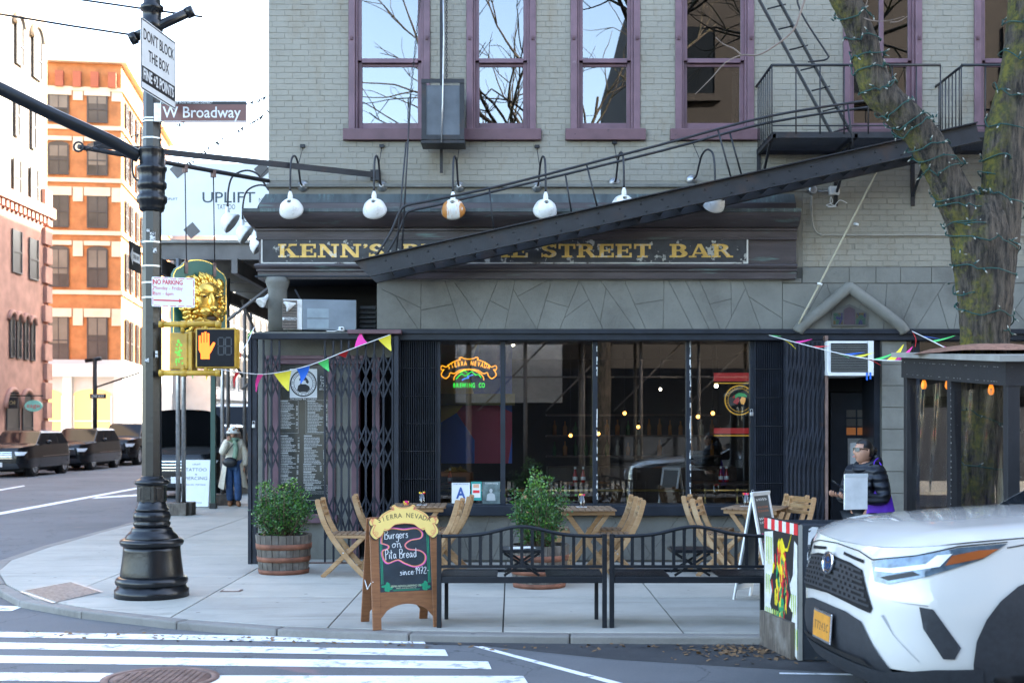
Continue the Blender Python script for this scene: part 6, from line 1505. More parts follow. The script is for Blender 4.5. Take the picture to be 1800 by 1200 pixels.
# ------------------------------------------------------------------ street tree
def bark():
    m, t, p = nodes('bark'); P = WORLDPOS(t); p.inputs['Roughness'].default_value = .85
    f = noise(t, 9, 9, .72, vec=P, stretch=(2.6, 2.6, .42)); o = mixc(t, ramp(t, f, .40, .62), (.016, .013, .010), (.16, .125, .092))
    g = N(t, 'NewGeometry'); s = N(t, 'SeparateXYZ'); t.links.new(g.outputs['Normal'], s.inputs[0])
    a = N(t, 'Math', operation='MULTIPLY'); t.links.new(ramp(t, s.outputs[0], .05, -.7), a.inputs[0]); t.links.new(ramp(t, noise(t, 4.5, 6, .7, vec=P), .44, .57), a.inputs[1])
    o = mixc(t, a.outputs[0], o, mixc(t, ramp(t, noise(t, 25, 3, .6, vec=P), .4, .6), (.21, .18, .028), (.09, .095, .025)))
    t.links.new(o, p.inputs['Base Color'])
    b = bump(t, p, f, 1.0, .11); return m
mt['bark'] = bark()
YT = 11.8
tr = thing('street_tree', 'bare mossy tree forking above the shed, its limbs wound with lights', 'tree', (X(1732, YT), YT, 0))
from mathutils import noise as mnoise
def limb(mb, pts, n=22, amp=.10):
    n = 72
    """pts [(px,py,Y,wpx)]"""
    P = spline([W(a, b, c) for a, b, c, d in pts], 10); Rr = [v.x * .93 for v in spline([Vector((d / 2 * c / FPX, 0, 0)) for a, b, c, d in pts], 10)]
    m = len(P); b = len(mb.v); s0 = None
    for i, p in enumerate(P):
        d = (P[min(i + 1, m - 1)] - P[max(i - 1, 0)]).normalized()
        if s0 is None: s, u = frame(d)
        else: s = (s0 - d * s0.dot(d)).normalized()
        s0 = s; u = d.cross(s)
        for k in range(n):
            a = 2 * math.pi * k / n; o = s * math.cos(a) + u * math.sin(a); q = p + o * Rr[i]
            f = 1 + amp * mnoise.noise(Vector((q.x * 9, q.y * 9, q.z * 2.2))) + amp * 1.1 * mnoise.noise(Vector((q.x * 3, q.y * 3, q.z * 1.3))) - .09 * abs(mnoise.noise(Vector((q.x * 26, q.y * 26, q.z * 4.5)))) + .04 * mnoise.noise(Vector((q.x * 60, q.y * 60, q.z * 14))) + .05
            mb.v.append(p + o * Rr[i] * f)
    for i in range(m - 1):
        for k in range(n):
            mb.f.append((b + i * n + k, b + i * n + (k + 1) % n, b + (i + 1) * n + (k + 1) % n, b + (i + 1) * n + k)); mb.s.append(True)
    return P, Rr
tk = MB(); LT = limb(tk, [(1734, 1088, YT, 140), (1733, 1000, YT, 112), (1732, 800, YT, 98), (1731, 650, YT, 88), (1730, 580, YT, 86), (1731, 520, YT, 96), (1728, 460, YT, 104), (1725, 400, YT, 106), (1728, 350, YT, 76)], 30, .11)
tk.build('trunk', mt['bark'], tr, True)
tl = MB(); LL = limb(tl, [(1728, 500, YT, 56), (1714, 430, YT, 70), (1690, 370, YT - .02, 72), (1660, 305, YT - .05, 62), (1628, 250, YT - .08, 60), (1590, 205, YT - .1, 58), (1545, 160, YT - .1, 60), (1528, 115, YT - .1, 56), (1520, 80, YT - .12, 50), (1500, 30, YT - .15, 50), (1480, -10, YT - .2, 48), (1455, -70, YT - .2, 44), (1440, -200, YT - .2, 36), (1400, -330, YT, 26), (1330, -440, YT, 14)], 26, .13)
tl.build('limb', mt['bark'], tr, True)
t2 = MB(); LR = limb(t2, [(1740, 500, YT, 62), (1750, 430, YT, 74), (1762, 340, YT, 76), (1764, 260, YT, 70), (1778, 180, YT, 66), (1792, 100, YT, 64), (1800, 20, YT, 60), (1815, -80, YT, 54), (1850, -250, YT, 40), (1900, -420, YT, 20)], 26, .12)
t2.build('limb', mt['bark'], tr, True)
tw = MB()
mt['twig'] = M('twig_bark', (.20, .15, .12), .7)
for pts, r0 in (([(1430, -50, 11.2), (1405, 28, 11.2), (1392, 56, 11.2), (1360, 82, 11.2), (1332, 97, 11.2), (1305, 97, 11.2), (1276, 110, 11.2), (1250, 138, 11.2), (1222, 166, 11.2)], .012), ([(1303, 97, 11.2), (1290, 86, 11.2), (1272, 78, 11.2), (1258, 66, 11.2)], .008), ([(1565, 40, 11.6), (1580, 38, 11.6), (1597, 28, 11.6)], .007), ([(1505, 25, 11.6), (1530, 36, 11.5), (1560, 37, 11.5), (1590, 29, 11.5)], .007), ([(1510, 30, 11.6), (1522, 10, 11.5), (1530, -20, 11.5)], .008)):
    P = spline([W(*p) for p in pts], 4); tw.tube(P, [r0 * (1 - .75 * i / len(P)) for i in range(len(P))], 6)
tw.build('twig', mt['twig'], tr, True)
# crown above the frame: recursive bare branches
def branch(mb, p, d, l, r_, depth, rr):
    n = 4; P = [p]; q = p.copy(); dd_ = d.copy()
    for i in range(n):
        dd_ = (dd_ + Vector((rr.gauss(0, .16), rr.gauss(0, .16), rr.gauss(.03, .12)))).normalized(); q = q + dd_ * l / n; P.append(q.copy())
    mb.tube(P, [r_ * (1 - .5 * i / n) for i in range(n + 1)], 6 if depth > 2 else 4, cap=False)
    if depth <= 0: return
    for k in range(rr.choice((2, 3)) if depth > 1 else 2):
        i = rr.choice((2, 3, 4)); s, u = frame(dd_); a = rr.uniform(0, 6.283)
        nd = (dd_ + (s * math.cos(a) + u * math.sin(a)) * rr.uniform(.5, .95)).normalized(); branch(mb, P[i], nd, l * rr.uniform(.62, .85), r_ * .55, depth - 1, rr)
cr_ = MB(); rr = random.Random(15)
for P in (LL[0], LR[0]):
    for k in range(6): branch(cr_, P[-2 - k * 7] if len(P) > 2 + k * 7 and P[-2 - k * 7].z > 7.9 else P[-1], Vector((rr.gauss(0, .8), rr.gauss(0, .6), .7)).normalized(), 1.5, .05, 3, rr)
cr_.build('crown', mt['bark'], tr, True)
# light strings wound round the tree
mt['lightcord'] = M('green_cord', (.008, .055, .045), .6); mt['lightbulb'] = M('unlit_bulb', (.34, .33, .28), .3)
def wind(label, path, turns, seed, i0=0, i1=None):
    P, Rr = path; i1 = i1 or len(P) - 1; rr = random.Random(seed); t = thing('string_lights', label, 'string lights', P[i0], group='lights wound round the tree')
    n = int(turns * 16); C = []; ph = rr.uniform(0, 6)
    for k in range(n + 1):
        f = i0 + (i1 - i0) * k / n; i = min(int(f), len(P) - 2); p = P[i].lerp(P[i + 1], f - i); d = (P[i + 1] - P[i]).normalized(); s, u = frame(d)
        a = ph + 2 * math.pi * turns * k / n + .3 * math.sin(k * .9); C.append(p + (s * math.cos(a) + u * math.sin(a)) * (Rr[i] * 1.13 + .006 + rr.random() * .01) + d * rr.gauss(0, .02))
    C = spline(C, 2); MB().tube(C, .0058, 5).build('cord', mt['lightcord'], t, True); bs_ = MB(); sk = MB()
    for k in range(0, len(C), 4):
        p = C[k] + Vector((rr.gauss(0, .015), -.01, rr.gauss(0, .01))); d = Vector((rr.gauss(0, 1), rr.gauss(-.4, .6), rr.gauss(0, .9))).normalized()
        sk.tube([p, p + d * .028], .0075, 5); bs_.tube([p + d * .028, p + d * .046, p + d * .058], [.007, .0065, .001], 5)
    setp(sk.build('sockets', mt['lightcord'], t, True), kind='stuff'); setp(bs_.build('bulbs', mt['lightbulb'], t, True), kind='stuff')
wind('green light string wound round the leaning left limb', LL, 11, 4, 14, 95); wind('loose green light string along the lower left limb', LL, 4, 9, 6, 60)
wind('green light string wound round the right limb', LR, 9, 5, 8, 75); wind('green light string wound round the trunk above the shed', LT, 4.5, 6, 34, 72); wind('green light string wound round the trunk inside the shed', LT, 4.5, 7, 8, 30)
# ------------------------------------------------------------------ dining shed
XS = 4.02; Y0, Y1 = 10.2, 12.8
shd = thing('dining_shed', 'dark timber dining shed with clear plastic walls round the tree trunk', 'shed', (XS, Y0, 0))
mt['shedblack'] = M('shed_black_paint', (.011, .011, .014), .6, 0, .3, 5, .2, 40, dirt=(.10, .10, .11), ds=40, dlo=.66, dhi=.72)
mt['ply'] = M('weathered_ply', (.26, .25, .225), .8, 0, .25, 3, .3, 40)
mt['vinyl'] = GLASS('clear_vinyl', .022, (.82, .82, .85), .10, 1.04, .05, 5)
zt1, zt2 = 2.33, 2.50; XE = 9.5
zroof = lambda y: zt1 + (zt2 - zt1) * (y - Y0) / (Y1 - Y0)
for y in (Y0, (Y0 + Y1) / 2 + .02, Y1): MB().box(XS, XS + .1, y - .05, y + .05, -.12, zroof(y) - .02).build('post', mt['shedblack'], shd, True, bevel=.004)
for x in (5.6, 7.2, 8.8): MB().box(x, x + .1, Y0 - .05, Y0 + .05, -.12, zroof(Y0) - .02).build('post', mt['shedblack'], shd, True, bevel=.004)
MB().add([(XS - .02, Y0 - .06, zt1 - .20), (XS - .02, Y1 + .06, zt2 - .20), (XS - .02, Y1 + .06, zt2), (XS - .02, Y0 - .06, zt1), (XS + .06, Y0 - .06, zt1 - .2), (XS + .06, Y1 + .06, zt2 - .2), (XS + .06, Y1 + .06, zt2), (XS + .06, Y0 - .06, zt1)], [(0, 3, 2, 1), (4, 5, 6, 7), (0, 1, 5, 4), (3, 7, 6, 2), (0, 4, 7, 3), (1, 2, 6, 5)]).build('fascia', mt['shedblack'], shd, True)
MB().box(XS + .0601, XE, Y0 - .06, Y0 + .02, zt1 - .2, zt1).build('fascia', mt['shedblack'], shd, True)
tc_ = Vector((X(1732, YT), YT)); hole = .34
rf = MB()
for a, b, c, d in ((XS - .1, tc_.x - hole, Y0 - .14, Y1 + .14), (tc_.x + hole, XE, Y0 - .14, Y1 + .14), (tc_.x - hole, tc_.x + hole, Y0 - .14, tc_.y - hole), (tc_.x - hole, tc_.x + hole, tc_.y + hole, Y1 + .14)):
    rf.add([(a, c, zroof(c) + .002), (b, c, zroof(c) + .002), (b, d, zroof(d) + .002), (a, d, zroof(d) + .002), (a, c, zroof(c) + .05), (b, c, zroof(c) + .05), (b, d, zroof(d) + .05), (a, d, zroof(d) + .05)], [(3, 2, 1, 0), (4, 5, 6, 7), (0, 1, 5, 4), (1, 2, 6, 5), (2, 3, 7, 6), (3, 0, 4, 7)])
rf.build('roof', mt['ply'], shd, True)
MB().lathe([(hole + .25, zroof(YT) + .052), (hole + .1, zroof(YT) + .1), (.24, zroof(YT) + .13)], 20, Matrix.Translation((tc_.x, YT, 0)), cap=False, rfun=lambda a, z: 1 + .12 * math.sin(a * 5)).build('debris_mound', M('leaf_debris', (.26, .13, .085), .9, 0, .4, 25, .8, 70), shd, True)
for ya, yb in ((Y0 + .05, 11.47), (11.57, Y1 - .05)):      # vinyl curtains on the end, slightly wavy
    rows = []
    for i in range(9):
        z = .3 + (zroof(ya) - .21 - .3) * i / 8; rows.append([(XS + .05 + .018 * math.sin(j * 1.7 + i * .9) * (i / 8), ya + (yb - ya) * j / 10, z) for j in range(11)])
    MB().grid(rows).build('vinyl_curtain', mt['vinyl'], shd, True)
for xa, xb in ((XS + .1, 5.6), (5.7, 7.2), (7.3, 8.8)):
    rows = []
    for i in range(9):
        z = .3 + (zt1 - .21 - .3) * i / 8; rows.append([(xa + (xb - xa) * j / 12, Y0 + .02 * math.sin(j * 1.3 + i * 1.1), z) for j in range(13)])
    MB().grid(rows).build('vinyl_curtain', mt['vinyl'], shd, True)
rows = [[(XS + .0 - .09 * (i / 8) * abs(math.sin(j)) , Y0 + .02 + .05 * j + .05 * math.sin(i * .8), zt1 - .22 - .24 * i) for j in range(4)] for i in range(9)]
MB().grid(rows).build('loose_vinyl', mt['vinyl'], shd, True)
BX('knee_wall', mt['shedblack'], shd, XS + .01, XS + .06, Y0 + .051, Y1 - .051, -.12, .299); BX('knee_wall', mt['shedblack'], shd, XS + .101, XE, Y0 - .02, Y0 + .03, -.12, .299)
stp = MB(); rr = random.Random(7)
for k in range(60):
    y = rr.uniform(Y0, Y1); stp.box(XS - .0225, XS - .0201, y, y + .012, zroof(y) - (.17 if k % 2 else .05), zroof(y) - (.165 if k % 2 else .045))
for k in range(34):
    z = .3 + 1.9 * k / 34; stp.box(XS - .003, XS, 11.45 + rr.uniform(-.01, .02), 11.462, z, z + .012)
setp(stp.build('staples', mt['steel'], shd, True), kind='stuff')
def bulb(px, py, Y, lab):
    t = thing('bulb_lamp', lab, 'lamp', W(px, py, Y), group='glowing bulbs inside the shed')
    MB().lathe([(.003, -.046), (.016, -.040), (.026, -.02), (.027, -.002), (.022, .022), (.014, .045)], 14).build('glass_bulb', EM('shed_bulb', (1, .26, .02), .14) if 'shed_bulb' not in bpy.data.materials else bpy.data.materials['shed_bulb'], t)
    MB().lathe([(.018, .045), (.018, .09), (.006, .10)], 10).tube([(0, 0, .1), (0, 0, max(.12, 2.38 - Z(py, Y)))], .004, 5).build('socket_and_cord', mt['black'], t)
bulb(1624, 676, 12.4, 'glowing bulb at the left end inside the shed'); bulb(1666, 676, 12.0, 'glowing bulb half behind the middle shed post'); bulb(1742, 685, 11.0, 'glowing bulb near the front corner of the shed')
tt = thing('shed_table', 'pale slatted table inside the shed behind the plastic', 'table', (4.6, 12.2, 0))
MB().box(-.4, .9, -.3, .3, .72, .76).build('top', mt['slatwood'], tt, bevel=.006)
for x in (-.34, .84):
    for y in (-.24, .24): MB().box(x - .025, x + .025, y - .025, y + .025, 0, .72).build('leg', mt['slatwood'], tt)
# ------------------------------------------------------------------ mural barrier
brr = thing('mural_barrier', 'dark plywood street barrier whose end panel carries a drippy red yellow green painting', 'barrier', (2.25, 10.0, ZR))
mt['barnavy'] = M('barrier_navy', (.022, .028, .038), .55, 0, .35, 4, .3, 40, dirt=(.09, .075, .055), ds=9, dlo=.66, dhi=.72)
Yb0, Yb1, xb = 10.0, 10.74, 2.29
zt3 = 1.03
BX('front_panel', mt['barnavy'], brr, xb + .03, 4.6, Yb0, Yb0 + .02, ZR + .01, zt3 - .02); BX('rear_panel', mt['barnavy'], brr, xb + .02, 4.6, Yb1 - .02, Yb1, ZR + .01, zt3 - .03)
BX('cap_board', mt['barnavy'], brr, xb + .03, 4.6, Yb0 + .021, Yb1 - .021, zt3 - .09, zt3 - .06); BX('edge_post', mt['ply'], brr, xb - .004, xb + .028, Yb0 - .012, Yb0 + .03, ZR + .01, zt3 - .015)
MB().box(-.38, .32, ZR + .005, ZR + .30, .001, .04, rot_frame((xb - .066, (Yb0 + Yb1) / 2, 0), (.16, -1, 0), (0, 0, 1))).build('kick_board', mt['barrel'], brr, True)
# end panel: plane x ~ xb facing -X, right = +... (looking towards +X, left is +Y)
EM_ = rot_frame((xb - .066, (Yb0 + Yb1) / 2, 0), (.16, -1, 0), (0, 0, 1)); pw = (Yb1 - Yb0) / 2 + .01
MB().box(-pw, pw, ZR + .26, zt3, -.02, 0, EM_).build('end_panel', M('mural_black', (.014, .013, .014), .5), brr, True)
def paintm(name, c): return M(name, c, .45, 0, .15, 12)
mc = dict(white=paintm('mural_white', (.66, .65, .61)), red=paintm('mural_red', (.60, .025, .03)), yellow=paintm('mural_yellow', (.78, .62, .02)), green=paintm('mural_green', (.015, .26, .11)), lime=paintm('mural_lime', (.55, .58, .10)))
lay = {k: MB() for k in mc}
for i in range(9):
    a = -pw + .005 + 2 * (pw - .005) * i / 9; lay['red' if i % 2 == 0 else 'white'].prism([(a, zt3 - .10), (a + 2 * (pw - .005) / 9, zt3 - .10), (a + 2 * (pw - .005) / 9, zt3 - .01), (a, zt3 - .01)], .0012, EM_)
def drip(L, poly, z): lay[L].prism([(x * pw, y) for x, y in poly], z, EM_)
drip('white', [(-.96, .90), (-.45, .92), (-.40, .62), (-.62, .50), (-.5, .42), (-.62, .30), (-.42, .22), (-.5, .05), (-.38, .0), (-.45, .16), (-.55, .10), (-.62, .17), (-.8, .12), (-.96, .18)], .0010)
drip('white', [(.96, .85), (.80, .88), (.72, .60), (.55, .52), (.45, .62), (.62, .44), (.5, .34), (.72, .30), (.62, .2), (.2, .16), (.12, .0), (.3, .04), (.5, .01), (.96, -.06)], .0012)
rr = random.Random(33)
for k in range(150):
    u = rr.random(); y = .86 - .80 * u; cx = -.02 + .16 * math.sin(u * 3) - .12 * u; sp2 = .10 + .30 * math.sin(math.pi * min(1, u * 1.15)) ; x = cx + rr.gauss(0, .5) * sp2
    c = 'yellow' if rr.random() < .34 + .1 * (abs(x - cx) > .2) else ('red' if rr.random() < max(.15, .85 - 1.1 * u) else 'green'); l = rr.uniform(.03, .14); w_ = rr.uniform(.02, .055)
    tip = x + rr.gauss(0, .06)
    drip(c, [(x - w_, y), (x, y + .02), (x + w_, y - .01), (tip + w_ * .4, y - l), (tip - w_ * .3, y - l * .9)], .0016 + k * .00002)
for P in ([(.05, .86), (.25, .78), (.45, .80), (.62, .92)], [(.0, .84), (.12, .74), (.28, .70)]):
    for a, b in zip(P, P[1:]): drip('yellow', [(a[0] - .03, a[1]), (a[0] + .05, a[1] + .02), (b[0] + .04, b[1] + .015), (b[0] - .02, b[1] - .02)], .0049)
for (x0_, n_, y1, y0_) in ((-.86, 4, .86, .62), (-.88, 3, .54, .36), (-.90, 8, .26, .06), (.62, 3, .44, .26), (.18, 8, .17, -.03)):
    for i in range(n_):
        x = x0_ + i * .105; l = rr.uniform(.75, 1)
        drip('lime', [(x, y1), (x + .05, y1 + .01), (x + .045, y1 - (y1 - y0_) * l), (x + .012, y1 - (y1 - y0_) * l)], .0021)
        drip('green', [(x + .045, y1 + .008), (x + .06, y1 + .01), (x + .055, y1 - (y1 - y0_) * l * .8), (x + .046, y1 - (y1 - y0_) * l * .8)], .0022)
for k, m_ in mc.items(): setp(lay[k].build('mural_' + k, m_, brr, True), kind='stuff')
mb = MB(); 
mb.prism([(0, .60), (.02, .98), (.05, 1.0), (.20, .99), (.26, .94), (.20, .90), (.16, .86), (.15, .7), (.12, .56)], .001, FRONT(xb + .06, Yb0, 0)); mb.build('torn_paper', M('torn_paper', (.6, .6, .6), .7, 0, .1, 9, dirt=(.03, .035, .045), ds=16, dlo=.52, dhi=.56), brr, True)
# ------------------------------------------------------------------ vehicles
mt['tyre'] = M('tyre_rubber', (.012, .012, .013), .75, 0, .2, 20)
mt['alloy'] = M('alloy', (.50, .51, .53), .35, .5, .1)
mt['carglass'] = M('car_glass', (.008, .010, .013), .06, 0, 0, spec=.22)
mt['cladding'] = M('black_cladding', (.022, .025, .031), .6, 0, .2, 30, .1, 200)
mt['chrome'] = M('chrome', (.75, .75, .76), .12, 1, .05)
mt['lamp_clear'] = M('lamp_lens', (.10, .145, .19), .08, .3, .6, 14, coat=1)
mt['led'] = M('led_strip', (.9, .92, .95), .2); mt['amber'] = M('amber_lens', (.34, .085, .02), .2, 0, .2, coat=1)
def car_paint(name, c, metal=.0, rough=.25, coat=1.0):
    m, t, p = nodes(name); p.inputs['Base Color'].default_value = c4(c); p.inputs['Metallic'].default_value = metal; p.inputs['Roughness'].default_value = rough; p.inputs['Coat Weight'].default_value = coat; p.inputs['Coat Roughness'].default_value = .04; p.inputs['Specular IOR Level'].default_value = .5 if coat > .5 else .25; return m
class Car:
    def __init__(s, name, label, loc, rz, body, L=4.6, Wd=1.86, hb=1.0, roof=1.68, cowl=1.2, wtop=2.0, wheel=.36, base=2.69, cat='car', group=None, axle=.93, hood_open=False, rend=.55, rise=.10, crown=.055):
        s.t = thing(name, label, cat, loc, rz, group); s.body = body; s.L, s.Wh, s.hb, s.roof = L, Wd / 2, hb, roof; k = s.Wh / .93; s.rise, s.crown = rise, crown
        P = [(0, 0), (.006, .2), (.02, .40), (.05, .58), (.10, .70), (.18, .79), (.30, .86), (.48, .905), (.75, .93), (1.2, .93), (2.2, .935), (L - .7, .93), (L - .25, .89), (L - .08, .78), (L - .02, .5), (L, 0)]
        Q = spline([Vector((x, y * k, 0)) for x, y in P], 6); s.pl = Q; s.cu = [0]
        for a, b in zip(Q, Q[1:]): s.cu.append(s.cu[-1] + (b - a).length)
        s.axle, s.base, s.wr, s.cowl, s.wtop = axle, base, wheel, cowl, wtop; s.rend = rend; s.hood_open = hood_open
    def plan(s, u):
        u = max(0, min(u, s.cu[-1] - 1e-6)); lo, hi = 0, len(s.cu) - 1
        while hi - lo > 1:
            m = (lo + hi) // 2
            if s.cu[m] <= u: lo = m
            else: hi = m
        f = (u - s.cu[lo]) / (s.cu[hi] - s.cu[lo]); return s.pl[lo].lerp(s.pl[hi], f)
    def uy(s, y): return next(c for p, c in zip(s.pl, s.cu) if p.y >= y * s.Wh / .93 - 1e-6)
    def ux(s, x):
        for i, (p, c) in enumerate(zip(s.pl, s.cu)):
            if p.x >= x and p.y > .3: return c
    def ztop(s, x): return s.hb * (.965 + s.rise * min(1, max(0, x) / s.cowl) ** .7)
    def pt(s, u, z, sg=1, d=0):
        def f(u, z):
            p = s.plan(u); q = z / s.hb
            n = .10 * max(0, (.42 - q) / .25) ** 2 + .14 * max(0, q - .62) ** 1.6 * 2.2 + .02 * max(0, q - .9) * 10
            fade = math.exp(-p.x / .55); r_ = max(0, (p.x - s.L + .5)) * .12 * max(0, q - .5)
            y = p.y * (1 - .045 * max(0, (.45 - q) / .25) ** 2 - .05 * max(0, q - .72) / .3 + .012 * math.exp(-((q - .62) / .07) ** 2) * (1 - fade))
            return Vector((p.x + n * fade - r_, y, z))
        a = f(u, z)
        if d:
            e = .01; nn = (f(u + e, z) - f(u - e, z)).cross(f(u, z + e) - f(u, z - e))
            if nn.length > 1e-9: a = a + nn.normalized() * d * (1 if nn.dot(Vector((a.x - s.L / 2, a.y * 4, 0))) > 0 else -1)
        a.y *= sg; return a
    def drape(s, name, mat, poly, d=0.0, du=.09, dz=.08, parent=None, both=True, smooth=True, join=True):
        bm = bmesh.new(); f = bm.faces.new([bm.verts.new((u, z, 0)) for u, z in poly]); bmesh.ops.triangulate(bm, faces=[f])
        for k, st, no in ((0, du, (1, 0, 0)), (1, dz, (0, 1, 0))):
            lo = min(p[k] for p in poly); hi = max(p[k] for p in poly); c = math.floor(lo / st) * st + st
            while c < hi:
                bmesh.ops.bisect_plane(bm, geom=bm.verts[:] + bm.edges[:] + bm.faces[:], plane_co=(c if k == 0 else 0, c if k == 1 else 0, 0), plane_no=no); c += st
        bm.verts.index_update(); vs = [(v.co.x, v.co.y) for v in bm.verts]; fs = [tuple(v.index for v in f.verts) for f in bm.faces]; bm.free(); out = []
        mb = MB()
        for sg in ((1, -1) if both else (1,)):
            if not join: mb = MB()
            mb.add([s.pt(u, z, sg, d) for u, z in vs], [f if sg > 0 else f[::-1] for f in fs], smooth)
            if not join: out.append(mb.build(name, mat, parent or s.t))
        if join: out.append(mb.build(name, mat, parent or s.t))
        return out
    def shell(s):
        r_ = s.wr * 1.16; bot = .30 * s.hb; U = s.cu[-1]; top = []; n = 60
        for i in range(n + 1):
            u = U * (n - i) / n; top.append((u, s.ztop(s.plan(u).x)))
        def arch(cx, m=12):
            u0 = s.ux(s.axle + .0) + (cx - s.axle); o = []
            for i in range(m + 1):
                a = math.pi - math.pi * i / m; o.append((u0 + r_ * math.cos(a), max(bot, s.wr + r_ * math.sin(a))))
            return o
        s.ua = s.ux(s.axle); A = arch(s.axle); B = arch(s.axle + s.base); s.archA, s.archB = A, B
        poly = [(0, bot)] + [(A[0][0], bot)] + A + [(A[-1][0], bot), (B[0][0], bot)] + B + [(B[-1][0], bot), (U, bot)] + top
        pp = [poly[0]]
        for p in poly[1:]:
            if math.hypot(p[0] - pp[-1][0], p[1] - pp[-1][1]) > 1e-4: pp.append(p)
        return s.drape('body', s.body, pp, 0, .1, .07)[0]
    def clad(s, mat, wd=.075):
        for A in (s.archA, s.archB):
            cx = (A[0][0] + A[-1][0]) / 2; o = [(cx + (u - cx) * (1 + wd / s.wr * .9), s.wr + (z - s.wr) * (1 + wd / s.wr * .9)) for u, z in A]; lo = .24 * s.hb
            s.drape('wheel_arch_trim', mat, [(A[0][0], lo)] + A + [(A[-1][0], lo), (o[-1][0], lo)] + o[::-1] + [(o[0][0], lo)], .016, .1, .1, join=False)
        s.drape('rocker_trim', mat, [(s.archA[-1][0], .2 * s.hb), (s.archB[0][0], .2 * s.hb), (s.archB[0][0], .36 * s.hb), (s.archA[-1][0], .36 * s.hb)], .012, .3, .1, join=False)
    def hood(s, mat):
        rows = []; ni, nj = 12, 16; u1 = s.ux(.28)
        for i in range(ni + 1):
            v = i / ni; row = []
            for j in range(nj + 1):
                q = -1 + 2 * j / nj; uf = abs(q) * u1; front = s.pt(uf, s.ztop(s.plan(uf).x)); xs_ = front.x + (s.cowl - front.x) * v
                side = s.pt(s.ux(.28 + (s.cowl - .28) * v), s.ztop(.28 + (s.cowl - .28) * v)); yy = front.y + (side.y * abs(q) - front.y) * v
                z = s.ztop(xs_ * .7 + .3 * side.x) + s.crown * s.hb * (1 - abs(q) ** 2.5) * min(1, v * 4 + .15) - (.0 if abs(q) < 1 else 0)
                if i == 0: z = front.z + .002
                crease = .012 * math.exp(-((abs(q) - .72) / .06) ** 2) * min(1, v * 3)
                row.append(Vector((xs_ if i else front.x, yy * (1 if q > 0 else -1), z + crease)))
            rows.append(row)
        if s.hood_open:
            h = Vector((s.cowl, 0, s.ztop(s.cowl))); m = Matrix.Translation(h) @ Matrix.Rotation(R(52), 4, 'Y') @ Matrix.Translation(-h)
            MB().grid(rows, flip=False).build('engine_bay', mt['dark'], s.t); lift = [[m @ (p + Vector((0, 0, .02))) for p in r_] for r_ in rows]
            return MB().grid(lift).build('raised_hood', mat, s.t)
        return MB().grid(rows).build('hood', mat, s.t)
    def cabin(s, mat, van=False):
        zb_ = s.ztop(s.cowl) - .02; wt, wb = s.Wh * (.74 if not van else .84), s.Wh * .93; x0, x1, x2, x3 = s.cowl - .05, s.wtop, s.L - s.rend, s.L - .1
        zc = .06
        def ring(y_): return None
        v = [(x0, wb * .92, zb_), (x1, wt, s.roof - zc), (x2, wt, s.roof - zc), (x3, wb * .93, zb_ + .02), (x1 + .15, wt * .86, s.roof), (x2 - .1, wt * .86, s.roof - .01)]
        V = [Vector(p) for p in v] + [Vector((p[0], -p[1], p[2])) for p in v]
        f = [(0, 3, 2, 1), (1, 2, 5, 4), (6, 7, 8, 9), (7, 10, 11, 8), (4, 5, 11, 10), (0, 1, 7, 6), (1, 4, 10, 7), (3, 9, 8, 2), (2, 8, 11, 5)]
        cb_ = MB().add(V, f).build('cabin', mat, s.t, bevel=.03)
        def panel(name, q, ins, mat2=mt['carglass']):
            c = sum(q, Vector()) / 4; n_ = (q[1] - q[0]).cross(q[2] - q[0]).normalized()
            if n_.dot(c - Vector((s.L / 2, 0, (zb_ + s.roof) / 2))) < 0: n_ = -n_
            MB().add([p + (c - p).normalized() * ins + n_ * .006 for p in q], [(0, 1, 2, 3)]).build(name, mat2, s.t)
        panel('windshield', [V[0], V[1], V[7], V[6]], .07); panel('rear_window', [V[3], V[2], V[8], V[9]], .1)
        nw = 3 if not van else 1; cuts = [0, .36, .68, 1] if not van else [0, .25]
        for b in (0, 6):
            for i in range(nw):
                a0, a1 = cuts[i], cuts[i + 1]; lo0, lo1 = V[b].lerp(V[b + 3], a0), V[b].lerp(V[b + 3], a1); t0, t1 = V[b + 1].lerp(V[b + 2], a0), V[b + 1].lerp(V[b + 2], a1); panel('side_window', [lo0, lo1, t1, t0], .055)
            sg = 1 if b == 0 else -1
            MB().sphere((s.cowl + .52, sg * (s.Wh + .09), zb_ + .10), .1, 12, 8, (.8, 1.1, .85)).build('mirror', mat, s.t)
        return cb_
    def wheels(s, rim=mt['alloy']):
        r_ = s.wr
        for x in (s.axle, s.axle + s.base):
            for sg in (1, -1):
                e = bpy.data.objects.new('wheel', None); col.objects.link(e); e.parent = s.t; m = Matrix.Translation((x, sg * (s.Wh - .13), r_)) @ Matrix.Rotation(R(-90 * sg), 4, 'X')
                MB().lathe([(r_ * .66, -.11), (r_ * .93, -.115), (r_ * .99, -.09), (r_, 0), (r_ * .99, .09), (r_ * .93, .115), (r_ * .66, .11)], 32, m, cap=False).build('tyre', mt['tyre'], e)
                mb = MB().lathe([(r_ * .68, -.1), (r_ * .68, .10), (r_ * .63, .105), (r_ * .60, .05), (.001, .04)], 28, m, cap=False)
                for k in range(5):
                    a = 2 * math.pi * k / 5
                    for o_ in (-.18, .18): mb.bar(m @ Vector((.04 * math.cos(a), .04 * math.sin(a), .085)), m @ Vector((r_ * .64 * math.cos(a + o_), r_ * .64 * math.sin(a + o_), .095)), .035, .03)
                mb.lathe([(.055, .05), (.055, .10), (.001, .105)], 14, m, cap=False); mb.build('rim', rim, e)
                MB().lathe([(s.wr * 1.12, -.16), (s.wr * 1.12, .04), (.001, -.16)], 20, m, cap=False).build('wheel_well', mt['dark'], e)
    def underside(s): MB().box(.25, s.L - .25, -s.Wh * .82, s.Wh * .82, .2, .42).build('underbody', mt['dark'], s.t)
